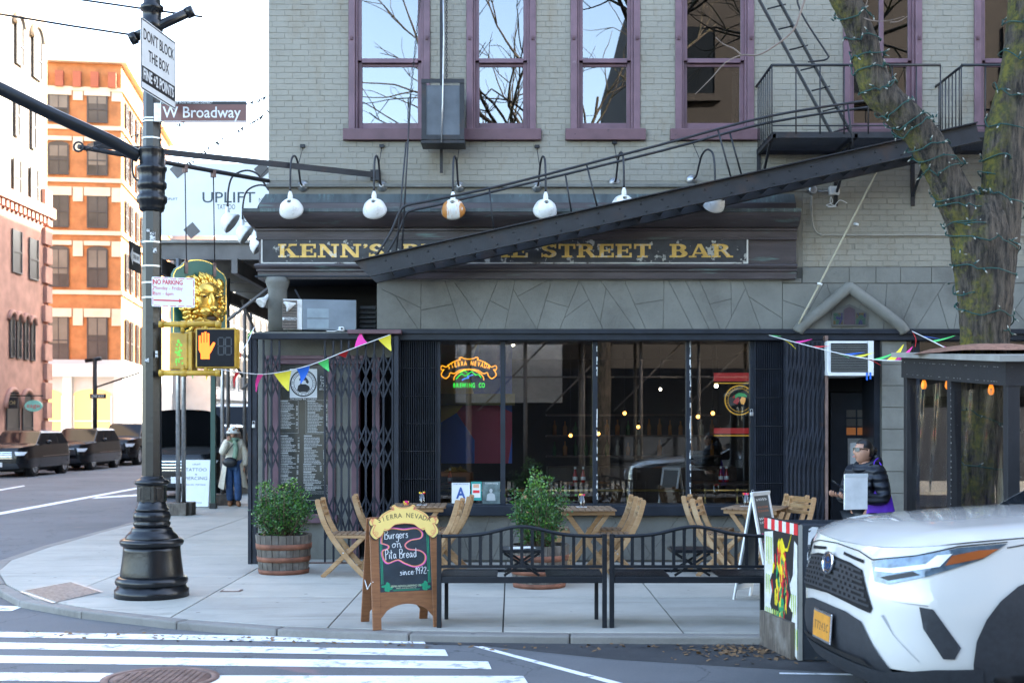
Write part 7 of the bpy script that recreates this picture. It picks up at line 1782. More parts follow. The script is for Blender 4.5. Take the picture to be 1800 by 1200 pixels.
# ---- the white SUV in front
wp = car_paint('pearl_white', (.64, .62, .585), 0, .22)
C = Car('suv', 'white hybrid SUV entering at the right edge, orange licence plate', (2.21, 8.75, ZR), R(5), wp, hb=1.0, cowl=1.42, wtop=2.25, rise=.13, crown=.075, roof=1.64); C.t.scale = (1.12, 1.12, 1.12)
C.shell(); C.hood(wp); C.cabin(wp); C.wheels(); C.underside(); C.clad(mt['cladding']); 
uy = lambda y: C.uy(y)
C.drape('lower_grille', mt['cladding'], [(0, .575), (uy(.30), .57), (uy(.48), .54), (uy(.66), .36), (uy(.73), .27), (uy(.73), .21), (0, .20)], .010)
C.drape('bumper_lip', mt['cladding'], [(0, .29), (uy(.68), .29), (C.ux(.28), .33), (C.ux(.52), .34), (C.ux(.52), .22), (C.ux(.3), .20), (0, .19)], .028, .08, .04)
C.drape('skid_slots', mt['dark'], [(0, .335), (uy(.50), .335), (uy(.58), .305), (0, .305)], .032, .08, .04)
G1 = [(0, .875), (uy(.30), .86), (uy(.46), .835), (uy(.60), .63), (uy(.575), .60), (uy(.3), .625), (0, .64)]
gr1 = C.drape('grille', mt['dark'], G1, .006)[0]
for i in range(7):
    z = .655 + i * .031; w_ = .56 - max(0, (z - .645)) * .55
    C.drape('grille_bar', mt['cladding'], [(0, z), (uy(w_ * .5), z - .006), (uy(w_), z - .022), (uy(w_), z - .008), (uy(w_ * .5), z + .008), (0, z + .014)], .014, .08, .05, parent=gr1)
for i in range(6):
    for k in range(9):
        y = .03 + k * .062 + (.03 if i % 2 else 0); z = .67 + i * .031 - y * .03
        if y < .52 - (z - .645) * .55: C.drape('grille_stud', mt['cladding'], [(uy(max(.001, y)), z - .002), (uy(y + .03), z - .002), (uy(y + .03), z + .018), (uy(max(.001, y)), z + .018)], .012, .2, .2, parent=gr1, join=False)
C.drape('hood_gap', mt['dark'], [(uy(.13), .912), (uy(.46), .892), (uy(.46), .872), (uy(.13), .895)], .005, join=False)
C.drape('hood_line', mt['dark'], [(0, .952), (uy(.35), .938), (uy(.55), .906), (uy(.80), .953), (C.ux(.40), 1.012), (C.ux(.68), 1.036), (C.ux(.68), 1.030), (C.ux(.40), 1.004), (uy(.80), .945), (uy(.55), .899), (uy(.35), .932), (0, .946)], .005, .05, .05)
C.drape('bumper_line', M('crease_shadow', (.30, .305, .31), .5), [(uy(.66), .60), (uy(.72), .50), (uy(.82), .36), (uy(.825), .365), (uy(.73), .505), (uy(.67), .605)], .003, .05, .05)
q0 = C.pt(0, .825, 1, .02); em_m = rot_frame(q0, (0, -1, 0), (.12, 0, 1))
MB().lathe([(.088, 0), (.09, .012), (.080, .016), (.078, .010)], 28, em_m @ Matrix.Diagonal((1, .78, 1, 1)), cap=False).build('emblem_ring', mt['chrome'], C.t)
eb = MB().prism([(.080 * math.cos(i * .3), .062 * math.sin(i * .3)) for i in range(21)], .008, em_m).build('emblem_field', M('emblem_blue', (.02, .06, .16), .2), C.t)
mb = MB()
for rx, ry, oy in ((.070, .052, 0), (.028, .050, 0), (.050, .022, .022)): ribbon(mb, [(rx * math.cos(i * .3491), ry * math.sin(i * .3491) + oy) for i in range(18)], .008, em_m, .009 + rx * .01, True)
mb.build('emblem_ovals', mt['chrome'], eb)
HL = [(uy(.54), .895), (uy(.60), .785), (uy(.70), .78), (uy(.83), .835), (C.ux(.52), .94), (C.ux(.68), 1.025), (C.ux(.40), 1.0), (uy(.80), .945)]
hl = C.drape('headlight', mt['lamp_clear'], HL, .008, .05, .04, join=False)
for o in hl: o['label'] = 'clear headlight with white running strip and amber corner'
C.drape('running_strip', mt['led'], [(uy(.585), .862), (uy(.70), .868), (uy(.83), .905), (uy(.86), .955), (uy(.885), .965), (uy(.865), .895), (uy(.72), .846), (uy(.60), .843)], .014, .05, .04, parent=hl[0], join=False)
C.drape('amber_corner', mt['amber'], [(C.ux(.34), .90), (C.ux(.52), .945), (C.ux(.64), .995), (C.ux(.50), .985), (C.ux(.36), .955)], .013, .05, .04, parent=hl[0], join=False)
C.drape('lamp_bezel', mt['text_black'], [(uy(.63), .812), (uy(.70), .800), (uy(.82), .845), (uy(.80), .862), (uy(.70), .828)], .0115, .05, .04, parent=hl[0])
for kx in (.66, .74):
    q = C.pt(uy(kx), .825 + (kx - .66) * .25, 1, .014)
C.drape('fog_duct', mt['cladding'], [(uy(.82), .67), (C.ux(.30), .66), (C.ux(.42), .45), (C.ux(.41), .385), (C.ux(.345), .385), (uy(.835), .55)], .007, .05, .05, join=False)
C.drape('duct_crease', M('panel_line', (.25, .25, .26), .5), [(uy(.70), .69), (uy(.84), .68), (uy(.84), .673)], .003)
C.drape('hood_shutline', mt['dark'], [(C.ux(.66), 1.004), (C.ux(1.15), 1.088), (C.ux(1.15), 1.082), (C.ux(.66), .997)], .003)
C.drape('door_shutline', mt['dark'], [(C.ux(1.33), .38), (C.ux(1.335), .38), (C.ux(1.30), 1.08), (C.ux(1.295), 1.08)], .003)
q0 = C.pt(0, .44, 1, .03); pm_ = rot_frame(q0, (0, -1, 0), (.06, 0, 1))
pl_ = MB().box(-.165, .165, -.10, .09, 0, .012, pm_).build('licence_plate', mt['chrome'], C.t, bevel=.006)
MB().box(-.15, .15, -.082, .072, .012, .0135, pm_).build('plate_face', M('plate_orange', (.60, .26, .03), .4, 0, .15, 14), pl_); 
text('T 7 2 4 3 C', .075, M('plate_ink', (.12, .08, .05), .5), pl_, pm_ @ Matrix.Translation((0, -.01, .0142)), world=False, width=.24)
MB().box(1.02, 1.28, -.70, .70, 1.085, 1.100).build('cowl', mt['cladding'], C.t)
# ---- dark SUVs parked across the avenue
bp = car_paint('black_metallic', (.006, .007, .009), 0, .25, .4); bp2 = car_paint('dark_metallic', (.008, .008, .009), 0, .25, .4)
def parked(name, label, loc, rz, paint, hb, roof, L, Wd, grille='bars', **kw):
    c = Car(name, label, loc, rz, paint, L=L, Wd=Wd, hb=hb, roof=roof, cowl=1.45, wtop=2.15, wheel=.425, base=3.0, axle=.98, **kw); c.shell(); c.hood(paint); c.cabin(paint); c.wheels(); c.underside(); k = hb
    g_ = c.drape('grille', mt['cladding'], [(0, .86 * k), (c.uy(.45), .85 * k), (c.uy(.50), .60 * k), (0, .58 * k)], .008)[0]
    for i in range(4): c.drape('grille_bar', mt['chrome'], [(0, (.62 + i * .065) * k), (c.uy(.45), (.62 + i * .065) * k), (c.uy(.45), (.635 + i * .065) * k), (0, (.635 + i * .065) * k)], .014, .2, .2, parent=g_)
    c.drape('headlight', mt['led'], [(c.uy(.54), .84 * k), (c.uy(.56), .72 * k), (c.uy(.80), .72 * k), (c.ux(.35), .84 * k)], .010, join=False)
    c.drape('lower_bumper', mt['cladding'], [(0, .48 * k), (c.uy(.6), .46 * k), (c.uy(.7), .30 * k), (0, .25 * k)], .01)
    q = c.pt(0, .42 * k, 1, .02); MB().box(-.005, .008, -.16, .16, -.08, .08, Matrix.Translation(q)).build('licence_plate', mt['plastic_white'], c.t)
    c.drape('door_handle_line', mt['chrome'], [(c.ux(1.6), .66 * k), (c.ux(4.3), .68 * k), (c.ux(4.3), .695 * k), (c.ux(1.6), .675 * k)], .006, .4, .2, join=False)
    return c
labs = ['black SUV at the left picture edge, first of the parked row', 'black SUV second in the parked row, orange sky glints on its windshield', 'dark full-size SUV third in the parked row with headlights showing', 'dark SUV last in the parked row, nearest the lamp pole']
for i in range(4):
    Yc_ = 44.3 + i * 6.3; parked('parked_suv', labs[i], (-18.2, Yc_, ZR), R(90), bp2 if i == 2 else bp, (1.08, 1.08, 1.2, 1.2)[i], (1.66, 1.72, 1.93, 1.93)[i], (4.8, 4.9, 5.3, 5.2)[i], (1.95, 1.98, 2.05, 2.04)[i], group='dark SUVs parked across the avenue')
ro = parked('suv', 'black SUV with its hood raised, parked at the kerb behind the pole', (X(312, 31.5), 31.5, ZR), R(90), bp, 1.16, 1.88, 5.0, 2.02, hood_open=True)
mesh_g = MB()
vn = Car('van', 'white van standing behind the black SUV at the kerb', (X(400, 44), 44, ZR), R(90), wp, L=5.6, Wd=2.05, hb=1.3, roof=2.62, cowl=.95, wtop=1.7, wheel=.36, base=3.4, axle=.9, cat='van', rend=.2); vn.shell(); vn.hood(wp); vn.cabin(wp, True); vn.wheels(); vn.underside()
vn.drape('grille', mt['cladding'], [(0, .95), (vn.uy(.5), .93), (vn.uy(.5), .72), (0, .70)], .008); vn.drape('headlight', mt['led'], [(vn.uy(.58), 1.0), (vn.uy(.58), .82), (vn.uy(.8), .84), (vn.ux(.35), 1.05)], .01, join=False)
# ------------------------------------------------------------------ people
def skin(nodes_, edges, sub=2):
    me = bpy.data.meshes.new('sk'); me.from_pydata([p for p, r_ in nodes_], edges, []); o = bpy.data.objects.new('sk', me); col.objects.link(o)
    m = o.modifiers.new('skin', 'SKIN'); m.use_smooth_shade = True
    ly = me.skin_vertices[0].data
    for i, (p, r_) in enumerate(nodes_): ly[i].radius = r_ if isinstance(r_, tuple) else (r_, r_)
    ly[0].use_root = True
    s = o.modifiers.new('sub', 'SUBSURF'); s.levels = sub; s.render_levels = sub
    ev = bpy.data.meshes.new_from_object(o.evaluated_get(bpy.context.evaluated_depsgraph_get()))
    vs_ = [v.co.copy() for v in ev.vertices]; fs_ = [tuple(p.vertices) for p in ev.polygons]
    bpy.data.objects.remove(o); bpy.data.meshes.remove(me); bpy.data.meshes.remove(ev); return vs_, fs_
def head_pt(th, ph, k=1.0):
    """th: polar from top, ph: azimuth, front = -Y"""
    x, y, z = math.sin(th) * math.sin(ph), -math.sin(th) * math.cos(ph), math.cos(th)
    p = Vector((x * .075, y * .094, z * .118)); 
    if z < 0: p.x *= 1 - .28 * (-z) ** 1.5; p.y *= 1 - .10 * (-z); p.y -= .012 * (-z) * (1 if y < 0 else .2)
    if y < 0:
        g = lambda cx, cz, sx, sz: math.exp(-((p.x - cx) / sx) ** 2 - ((p.z - cz) / sz) ** 2)
        p.y -= .024 * g(0, -.018, .011, .016) + .010 * g(0, .004, .008, .02) + .010 * g(0, -.098, .022, .016) + .007 * g(0, -.052, .02, .008) + .005 * g(0, -.066, .017, .006) + .005 * g(0, .035, .04, .01) - .010 * g(.03, .012, .015, .011) - .010 * g(-.03, .012, .015, .011) - .004 * g(0, -.059, .02, .003)
    return p * k
def head_mesh(mb, m, k=1.0, keep=None, nth=26, nph=36):
    b = len(mb.v); P = [[head_pt(math.pi * i / nth, 2 * math.pi * j / nph, k) for j in range(nph)] for i in range(nth + 1)]
    for r_ in P:
        for p in r_: mb.v.append(m @ p)
    for i in range(nth):
        for j in range(nph):
            c = (P[i][j] + P[i + 1][(j + 1) % nph]) / 2
            if keep is None or keep(c): mb.f.append((b + i * nph + j, b + (i + 1) * nph + j, b + (i + 1) * nph + (j + 1) % nph, b + i * nph + (j + 1) % nph)); mb.s.append(True)
def hand(mb, m, curl=.9, sg=1):
    """palm toward -Z local, fingers along +X"""
    v, f = skin([((0, 0, 0), (.026, .020)), ((.045, 0, 0), (.036, .015)), ((.085, 0, -.004), (.038, .013))], [(0, 1), (1, 2)], 2); mb.add([m @ p for p in v], f, True)
    for i, (y, l) in enumerate(((-.030, .070), (-.010, .080), (.011, .075), (.030, .058))):
        P = [Vector((.08, y * sg, 0))]; a = .25
        for k, q in enumerate((.45, .32, .23)): P.append(P[-1] + Vector((math.cos(a), 0, -math.sin(a))) * l * q * 1.15); a += curl * (.9, .8, .5)[k]
        mb.tube([m @ p for p in spline(P, 2)], [.0095, .0095, .009, .0088, .0082, .0075, .005], 8)
    P = [Vector((.02, -.026 * sg, -.004)), Vector((.045, -.052 * sg, -.014)), Vector((.072, -.056 * sg, -.026)), Vector((.092, -.048 * sg, -.034))]
    mb.tube([m @ p for p in P], [.014, .012, .0105, .007], 8)
mt['skin'] = M('skin', (.42, .22, .145), .5, 0, .06, 20); mt['hair'] = M('dark_hair', (.012, .009, .008), .38, 0, .4, 40, stretch=(20, 20, 3)); mt['lens'] = M('dark_lens', (.006, .006, .007), .1)
def quilt():
    m, t, p = nodes('black_puffer'); p.inputs['Base Color'].default_value = (.008, .011, .018, 1); p.inputs['Roughness'].default_value = .5
    tc = N(t, 'TexCoord').outputs['Object']; w_ = N(t, 'TexWave'); w_.bands_direction = 'Z'; w_.inputs['Scale'].default_value = 4.2; w_.inputs['Distortion'].default_value = 1.5; w_.inputs['Detail'].default_value = 2
    t.links.new(tc, w_.inputs[0]); bump(t, p, w_.outputs['Fac'], .8, .02); return m
pq = quilt()
RZ = R(-60)
w1 = thing('person', 'woman in black puffer jacket and sunglasses, looking at a phone and holding a white folder', 'person', (X(1520, 12.0), 12.0, 0), RZ)
J = {'pel': (0, 0, .93), 'sp': (0, .01, 1.10), 'ch': (0, .0, 1.27), 'nk': (0, .01, 1.42), 'hd': (0, -.005, 1.50), 'sL': (.165, .01, 1.355), 'eL': (.245, .02, 1.10), 'wL': (.09, -.25, 1.13), 'sR': (-.165, .01, 1.355), 'eR': (-.235, -.02, 1.10), 'wR': (-.06, -.26, 1.14), 'hL': (.09, 0, .88), 'kL': (.10, -.03, .48), 'aL': (.10, .03, .09), 'tL': (.11, -.12, .035), 'hR': (-.09, 0, .88), 'kR': (-.10, .02, .48), 'aR': (-.10, .10, .09), 'tR': (-.11, -.05, .035)}
def rig(rad, links):
    ks_ = list(rad); return [(J[k], rad[k]) for k in ks_], [(ks_.index(a), ks_.index(b)) for a, b in links]
bv = MB()
nd, ed = rig({'pel': .125, 'sp': .11, 'ch': .125, 'nk': .052, 'hd': .05, 'sL': .06, 'eL': .042, 'wL': .028, 'sR': .06, 'eR': .042, 'wR': .028, 'hL': .09, 'kL': .058, 'aL': .04, 'tL': .035, 'hR': .09, 'kR': .058, 'aR': .04, 'tR': .035},
             [('pel', 'sp'), ('sp', 'ch'), ('ch', 'nk'), ('nk', 'hd'), ('ch', 'sL'), ('sL', 'eL'), ('eL', 'wL'), ('ch', 'sR'), ('sR', 'eR'), ('eR', 'wR'), ('pel', 'hL'), ('hL', 'kL'), ('kL', 'aL'), ('aL', 'tL'), ('pel', 'hR'), ('hR', 'kR'), ('kR', 'aR'), ('aR', 'tR')])
bv.add(*skin(nd, ed), smooth=True)
HMt = Matrix.Translation((0, -.012, 1.555)) @ Matrix.Rotation(R(-6), 4, 'X') @ Matrix.Rotation(R(-14), 4, 'Z')
head_mesh(bv, HMt)
hand(bv, Matrix.Translation((.085, -.255, 1.13)) @ Matrix.Rotation(R(-105), 4, 'Z') @ Matrix.Rotation(R(160), 4, 'X'), 1.0, 1); hand(bv, Matrix.Translation((-.055, -.265, 1.14)) @ Matrix.Rotation(R(-78), 4, 'Z') @ Matrix.Rotation(R(180), 4, 'X'), .8, -1)
body = bv.build('body', mt['skin'], w1)
hb_ = MB(); head_mesh(hb_, HMt, 1.075, lambda c: c.z > -.04 and not (c.y < -.045 and c.z < .075 - .0) and not (abs(c.x) > .045 and c.y < .01 and c.z < .03)); hb_.sphere(HMt @ Vector((0, .10, .02)), .042, 12, 8); hb_.build('hair', mt['hair'], w1)
gl_ = MB()
for s in (-1, 1):
    gl_.grid([[HMt @ Vector((s * (.006 + .050 * j / 4), -.104 + .010 * (j / 4) ** 2 * 2.2, .030 - .040 * i / 4 * (1 - .15 * abs(j - 2) / 2))) for j in range(5)] for i in range(5)]); gl_.bar(HMt @ Vector((s * .058, -.085, .024)), HMt @ Vector((s * .076, .005, .016)), .004, .010)
gl_.build('sunglasses', mt['lens'], w1)
MB().lathe([(.001, 0), (.013, .0), (.016, .006), (.001, .008)], 10, HMt @ Matrix.Translation((-.076, .008, .0)) @ Matrix.Rotation(R(-90), 4, 'Y') @ Matrix.Diagonal((1.6, 1, 1, 1))).sphere(HMt @ Vector((.079, .006, .0)), .016, 8, 6, (.4, .8, 1.5)).build('ears', mt['skin'], w1)
MB().grid([[HMt @ Vector((-.018 + .036 * j / 4, -.1055 - .004 * math.sin(math.pi * j / 4), -.050 - .012 * i / 2)) for j in range(5)] for i in range(3)]).build('lips', M('lip', (.42, .12, .11), .4), w1)
nd, ed = rig({'pel': (.185, .165), 'sp': (.175, .15), 'ch': (.19, .16), 'nk': (.085, .085), 'sL': .098, 'eL': .076, 'wL': .050, 'sR': .098, 'eR': .076, 'wR': .050, 'hL': .135, 'hR': .135}, [('pel', 'sp'), ('sp', 'ch'), ('ch', 'nk'), ('ch', 'sL'), ('sL', 'eL'), ('eL', 'wL'), ('ch', 'sR'), ('sR', 'eR'), ('eR', 'wR'), ('pel', 'hL'), ('pel', 'hR')])
jk = MB(); jk.add(*skin(nd, ed), smooth=True)
jk.tube(spline([Vector((.085 * math.cos(a), .02 + .085 * math.sin(a), 1.425 + .035 * math.sin(a))) for a in [i * math.pi / 4 for i in range(8)]], 3, True), .048, 10, closed=True); jk.sphere((0, .115, 1.44), .09, 14, 10, (1.2, .7, 1.15)); jk.build('jacket', pq, w1)
nd, ed = rig({'pel': .14, 'hL': .108, 'kL': .075, 'aL': .058, 'hR': .108, 'kR': .075, 'aR': .058}, [('pel', 'hL'), ('hL', 'kL'), ('kL', 'aL'), ('pel', 'hR'), ('hR', 'kR'), ('kR', 'aR')])
tro = MB(); tro.add(*skin(nd, ed), smooth=True); tro.build('trousers', M('dark_trousers', (.010, .012, .016), .7), w1)
sho = MB()
for k in ('L', 'R'): a = Vector(J['a' + k]); tt_ = Vector(J['t' + k]); sho.tube(spline([a + Vector((0, .05, -.05)), a + Vector((0, .0, -.045)), tt_ + Vector((0, .02, 0)), tt_ + Vector((0, -.05, -.005))], 3), [.03, .042, .046, .046, .045, .044, .042, .038, .034, .02], 10)
sho.build('shoes', mt['text_black'], w1)
fo = thing('folder', 'white folder held flat against the jacket of the woman', 'folder', W(1505, 895, 11.72)); fm_ = rot_frame(W(1505, 864, 11.66), (.93, .30, 0), (.02, .05, 1))
MB().box(-.125, .125, -.165, .165, -.012, .0, fm_).build('cover', M('folder_white', (.88, .88, .87), .5), fo, True, bevel=.003); MB().box(-.125, .125, .135, .17, .0005, .004, fm_).build('flap', mt['signwhite'], fo, True)
ph_ = thing('phone', 'dark phone in the hands of the woman', 'phone', W(1478, 852, 11.72)); MB().box(-.037, .037, -.075, .075, -.004, .004, Matrix.Translation(W(1474, 852, 11.72)) @ Matrix.Rotation(R(65), 4, 'Z') @ Matrix.Rotation(R(35), 4, 'X')).build('case', mt['carglass'], ph_, True, bevel=.004)
tote = thing('tote_bag', 'bright purple tote bag hanging from the arm of the woman', 'bag', W(1545, 918, 12.1)); purp = M('purple_cloth', (.12, .025, .50), .7, 0, .2, 6, .3, 12)
bgm = Matrix.Translation(W(1547, 920, 11.88)) @ Matrix.Rotation(R(-6), 4, 'Z'); rows = []
for i in range(9):
    f = i / 8; hw_ = .075 + .105 * f ** .8; row = []
    for j in range(20):
        a = 2 * math.pi * j / 20; row.append(bgm @ Vector((hw_ * math.cos(a) * (1 + .03 * math.sin(5 * a)), (.02 + .045 * math.sin(math.pi * f)) * math.sin(a) + .008 * math.sin(j * 2.6), .46 * (1 - f) - .10)))
    rows.append(row + [row[0]])
MB().grid(rows).add(rows[-1][:-1], [tuple(range(20))]).build('bag', purp, tote, True)
MB().tube(spline([bgm @ Vector((-.05, -.01, .36)), bgm @ Vector((-.06, -.03, .50)), bgm @ Vector((-.05, .02, .58)), bgm @ Vector((.0, .1, .62))], 4), .006, 6).tube(spline([bgm @ Vector((.06, -.01, .36)), bgm @ Vector((.02, -.03, .52)), bgm @ Vector((.0, .03, .58))], 4), .006, 6).build('straps', purp, tote, True)
# ---- woman in the pale coat further up the pavement
w2 = thing('person', 'woman in long cream coat and spotted white hat, hand raised to her face', 'person', (X(410, 27.8), 27.8, 0), R(12))
J = {'pel': (0, 0, .97), 'sp': (0, .0, 1.14), 'ch': (0, .0, 1.31), 'nk': (0, .0, 1.47), 'hd': (0, -.005, 1.54), 'sL': (.17, .01, 1.40), 'eL': (.26, .02, 1.12), 'wL': (.24, -.04, .88), 'sR': (-.17, .01, 1.40), 'eR': (-.24, -.12, 1.16), 'wR': (-.12, -.20, 1.44), 'hL': (.09, 0, .92), 'kL': (.10, -.08, .50), 'aL': (.11, -.02, .10), 'tL': (.12, -.16, .04), 'hR': (-.09, 0, .92), 'kR': (-.08, .02, .50), 'aR': (-.07, .10, .10), 'tR': (-.07, -.04, .04)}
full_links = [('pel', 'sp'), ('sp', 'ch'), ('ch', 'nk'), ('nk', 'hd'), ('ch', 'sL'), ('sL', 'eL'), ('eL', 'wL'), ('ch', 'sR'), ('sR', 'eR'), ('eR', 'wR'), ('pel', 'hL'), ('hL', 'kL'), ('kL', 'aL'), ('aL', 'tL'), ('pel', 'hR'), ('hR', 'kR'), ('kR', 'aR'), ('aR', 'tR')]
nd, ed = rig({'pel': .125, 'sp': .11, 'ch': .125, 'nk': .052, 'hd': .05, 'sL': .06, 'eL': .042, 'wL': .028, 'sR': .06, 'eR': .042, 'wR': .028, 'hL': .09, 'kL': .058, 'aL': .04, 'tL': .035, 'hR': .09, 'kR': .058, 'aR': .04, 'tR': .035}, full_links)
bv = MB(); bv.add(*skin(nd, ed), smooth=True); HMt = Matrix.Translation((0, -.012, 1.61)); head_mesh(bv, HMt, 1.0, None, 16, 22)
hand(bv, Matrix.Translation((-.12, -.20, 1.45)) @ Matrix.Rotation(R(70), 4, 'Z') @ Matrix.Rotation(R(-60), 4, 'Y'), 1.0, 1); hand(bv, Matrix.Translation((.24, -.04, .87)) @ Matrix.Rotation(R(85), 4, 'Y'), .7, 1); bv.build('body', mt['skin'], w2)
cream = M('cream_fleece', (.66, .60, .48), .95, 0, .12, 25, .8, 60)
nd, ed = rig({'pel': (.21, .17), 'sp': (.19, .155), 'ch': (.20, .16), 'nk': (.09, .09), 'sL': .10, 'eL': .085, 'wL': .07, 'sR': .10, 'eR': .085, 'wR': .07}, [('pel', 'sp'), ('sp', 'ch'), ('ch', 'nk'), ('ch', 'sL'), ('sL', 'eL'), ('eL', 'wL'), ('ch', 'sR'), ('sR', 'eR'), ('eR', 'wR')])
ct = MB(); ct.add(*skin(nd, ed), smooth=True); rows = []
for i in range(7):
    f = i / 6; rows.append([Vector(((.21 + .12 * f) * math.sin(a), (.16 + .07 * f) * -math.cos(a) + .03 * f, 1.02 - .62 * f + .03 * math.sin(a * 3))) for a in [R(38 + (322 - 38) * j / 20) for j in range(21)]])
ct.grid(rows); ct.build('coat', cream, w2)
nd, ed = rig({'pel': .145, 'hL': .115, 'kL': .088, 'aL': .085, 'hR': .115, 'kR': .088, 'aR': .085}, [('pel', 'hL'), ('hL', 'kL'), ('kL', 'aL'), ('pel', 'hR'), ('hR', 'kR'), ('kR', 'aR')])
tro = MB(); tro.add(*skin(nd, ed), smooth=True); tro.build('jeans', M('blue_denim', (.022, .06, .15), .8, 0, .3, 12), w2)
sho = MB()
for k in ('L', 'R'): a = Vector(J['a' + k]); tt_ = Vector(J['t' + k]); sho.tube([a + Vector((0, .04, -.04)), a + Vector((0, -.02, -.03)), tt_, tt_ + Vector((0, -.06, -.01))], [.04, .055, .05, .025], 10)
sho.build('boots', M('tan_boot', (.22, .095, .04), .8), w2)
hb_ = MB(); head_mesh(hb_, HMt, 1.05, lambda c: c.z > -.09 and c.y > -.03, 16, 22); hb_.build('hair', M('brown_hair', (.10, .05, .03), .6), w2)
ht = MB().lathe([(.125, 1.625), (.128, 1.66), (.115, 1.71), (.09, 1.745), (.04, 1.765), (.001, 1.768)], 20, Matrix.Translation((0, -.01, 0)), cap=False).tube([(.125 * math.cos(a), -.01 + .125 * math.sin(a), 1.635) for a in [i * math.pi / 8 for i in range(16)]], .028, 8, closed=True).build('hat', M('white_fleece', (.7, .68, .62), .95, 0, .1, 30, .6, 60), w2)
sp3 = MB()
for a, z in ((-1.5, 1.70), (-.7, 1.66), (-2.3, 1.665), (0, 1.70), (-1.1, 1.74), (-2.9, 1.70)): sp3.sphere((.118 * math.cos(a), -.01 + .118 * math.sin(a), z), .026, 8, 6, (1, 1, 1))
sp3.build('hat_spots', M('brown_spot', (.28, .12, .05), .9), ht)
MB().box(-.07, .07, -.115, -.10, 1.60, 1.632).build('sunglasses', mt['lens'], w2)
sc_m = M('green_scarf', (.22, .32, .22), .9, 0, .3, 12, .4, 30); MB().tube(spline([Vector((.10 * math.cos(a), -.01 + .10 * math.sin(a), 1.47)) for a in [i * math.pi / 4 for i in range(8)]], 2, True), .05, 8, closed=True).tube(spline([Vector((.03, -.12, 1.45)), Vector((.06, -.19, 1.25)), Vector((.02, -.2, 1.05)), Vector((-.05, -.2, .93))], 3), [.05, .055, .06, .06, .06, .06, .06, .055, .05, .04], 8).build('scarf', sc_m, w2)
bg_ = thing('shoulder_bag', 'black crossbody bag worn over the cream coat', 'bag', (X(404, 27.55), 27.55, .98)); MB().sphere((0, 0, 0), .15, 14, 10, (1.1, .45, .75)).build('bag', mt['text_black'], bg_); MB().tube(spline([(-.14, 0, .02), (-.05, .02, .25), (.15, .12, .5)], 4), .010, 6).build('strap', mt['text_black'], bg_)
# ------------------------------------------------------------------ buildings down the avenue
def winpart(par, m, w_, h_, fmat, gmat, arch=False, sash=True, d=.25, sill=None, pier=False):
    """recessed window: m local x along wall, y up, z outwards; origin bottom centre"""
    e = bpy.data.objects.new('window', None); col.objects.link(e); e.parent = par
    top = [(w_ / 2 * math.cos(R(a)), h_ + w_ / 2 * math.sin(R(a)) * (1 if arch == 'round' else .35)) for a in range(0, 181, 20)] if arch else [(w_ / 2, h_), (-w_ / 2, h_)]
    MB().prism([(-w_ / 2, 0), (w_ / 2, 0)] + top, .02, m @ Matrix.Translation((0, 0, .0))).build('pane', gmat, e, True)
    f = MB(); t_ = .07
    for a, b, c, d_ in ((-w_ / 2, -w_ / 2 + t_, 0, h_), (w_ / 2 - t_, w_ / 2, 0, h_), (-w_ / 2 + t_, w_ / 2 - t_, 0, t_), (-w_ / 2 + t_, w_ / 2 - t_, h_ / 2 - t_ / 2, h_ / 2 + t_ / 2)): f.box(a, b, c, d_, .02, .06, m)
    if sash: f.box(-.025, .025, t_, h_, .02, .05, m)
    f.build('frame', fmat, e, True)
    if sill: MB().box(-w_ / 2 - .12, w_ / 2 + .12, -.2, -.001, -.02, .18, m).build('sill', sill, e, True)
    return e
# orange brick corner block
ob = thing('orange_brick_building', 'sunlit orange brick corner building with pale stone bands and tall windows', 'building', (X(213, 74), 74, 0), R(8)); OM = mw(ob)
mt['obrick'] = M('orange_brick', (.46, .185, .065), .8, 0, .25, 1.6, .3, 18); mt['ostone'] = M('cream_stone', (.74, .62, .44), .8, 0, .1, 1.5); mt['fdark'] = M('dark_sash', (.05, .045, .045), .5); mt['ored'] = M('red_brick_band', (.42, .12, .06), .8, 0, .15, 1)
mt['pane_glint'] = M('pane_reflection', (.20, .165, .125), .7, 0, .25, .7)
ow, od, oh = 9.0, 22.0, 23.4; zk = 74 / FPX
MB().box(-ow, 0, 0, od, 5.6, oh).build('wall', mt['obrick'], ob); MB().box(-ow - .1, .15, -.15, od, 0, 5.6).build('shop_front', M('white_iron', (.55, .545, .52), .5, 0, .05, 2), ob)
MB().box(-ow, .35, -.35, od, oh - .35, oh + .1).box(-ow, .15, -.15, od, oh - 2.0, oh - 1.8).build('cornice', mt['ostone'], ob); MB().box(-ow + .5, -2.5, 2, 8, oh + .1, oh + 1.1).build('roof_rail', mt['steel'], ob)
for k in range(9): MB().box(-ow + .3 + k * 1.0, -ow + .75 + k * 1.0, -.3, -.001, oh - 1.8, oh - .9).build('bracket', mt['ored'], ob)
rowsw = [(218, 171), (310, 258), (402, 346), (506, 440), (640, 558)]
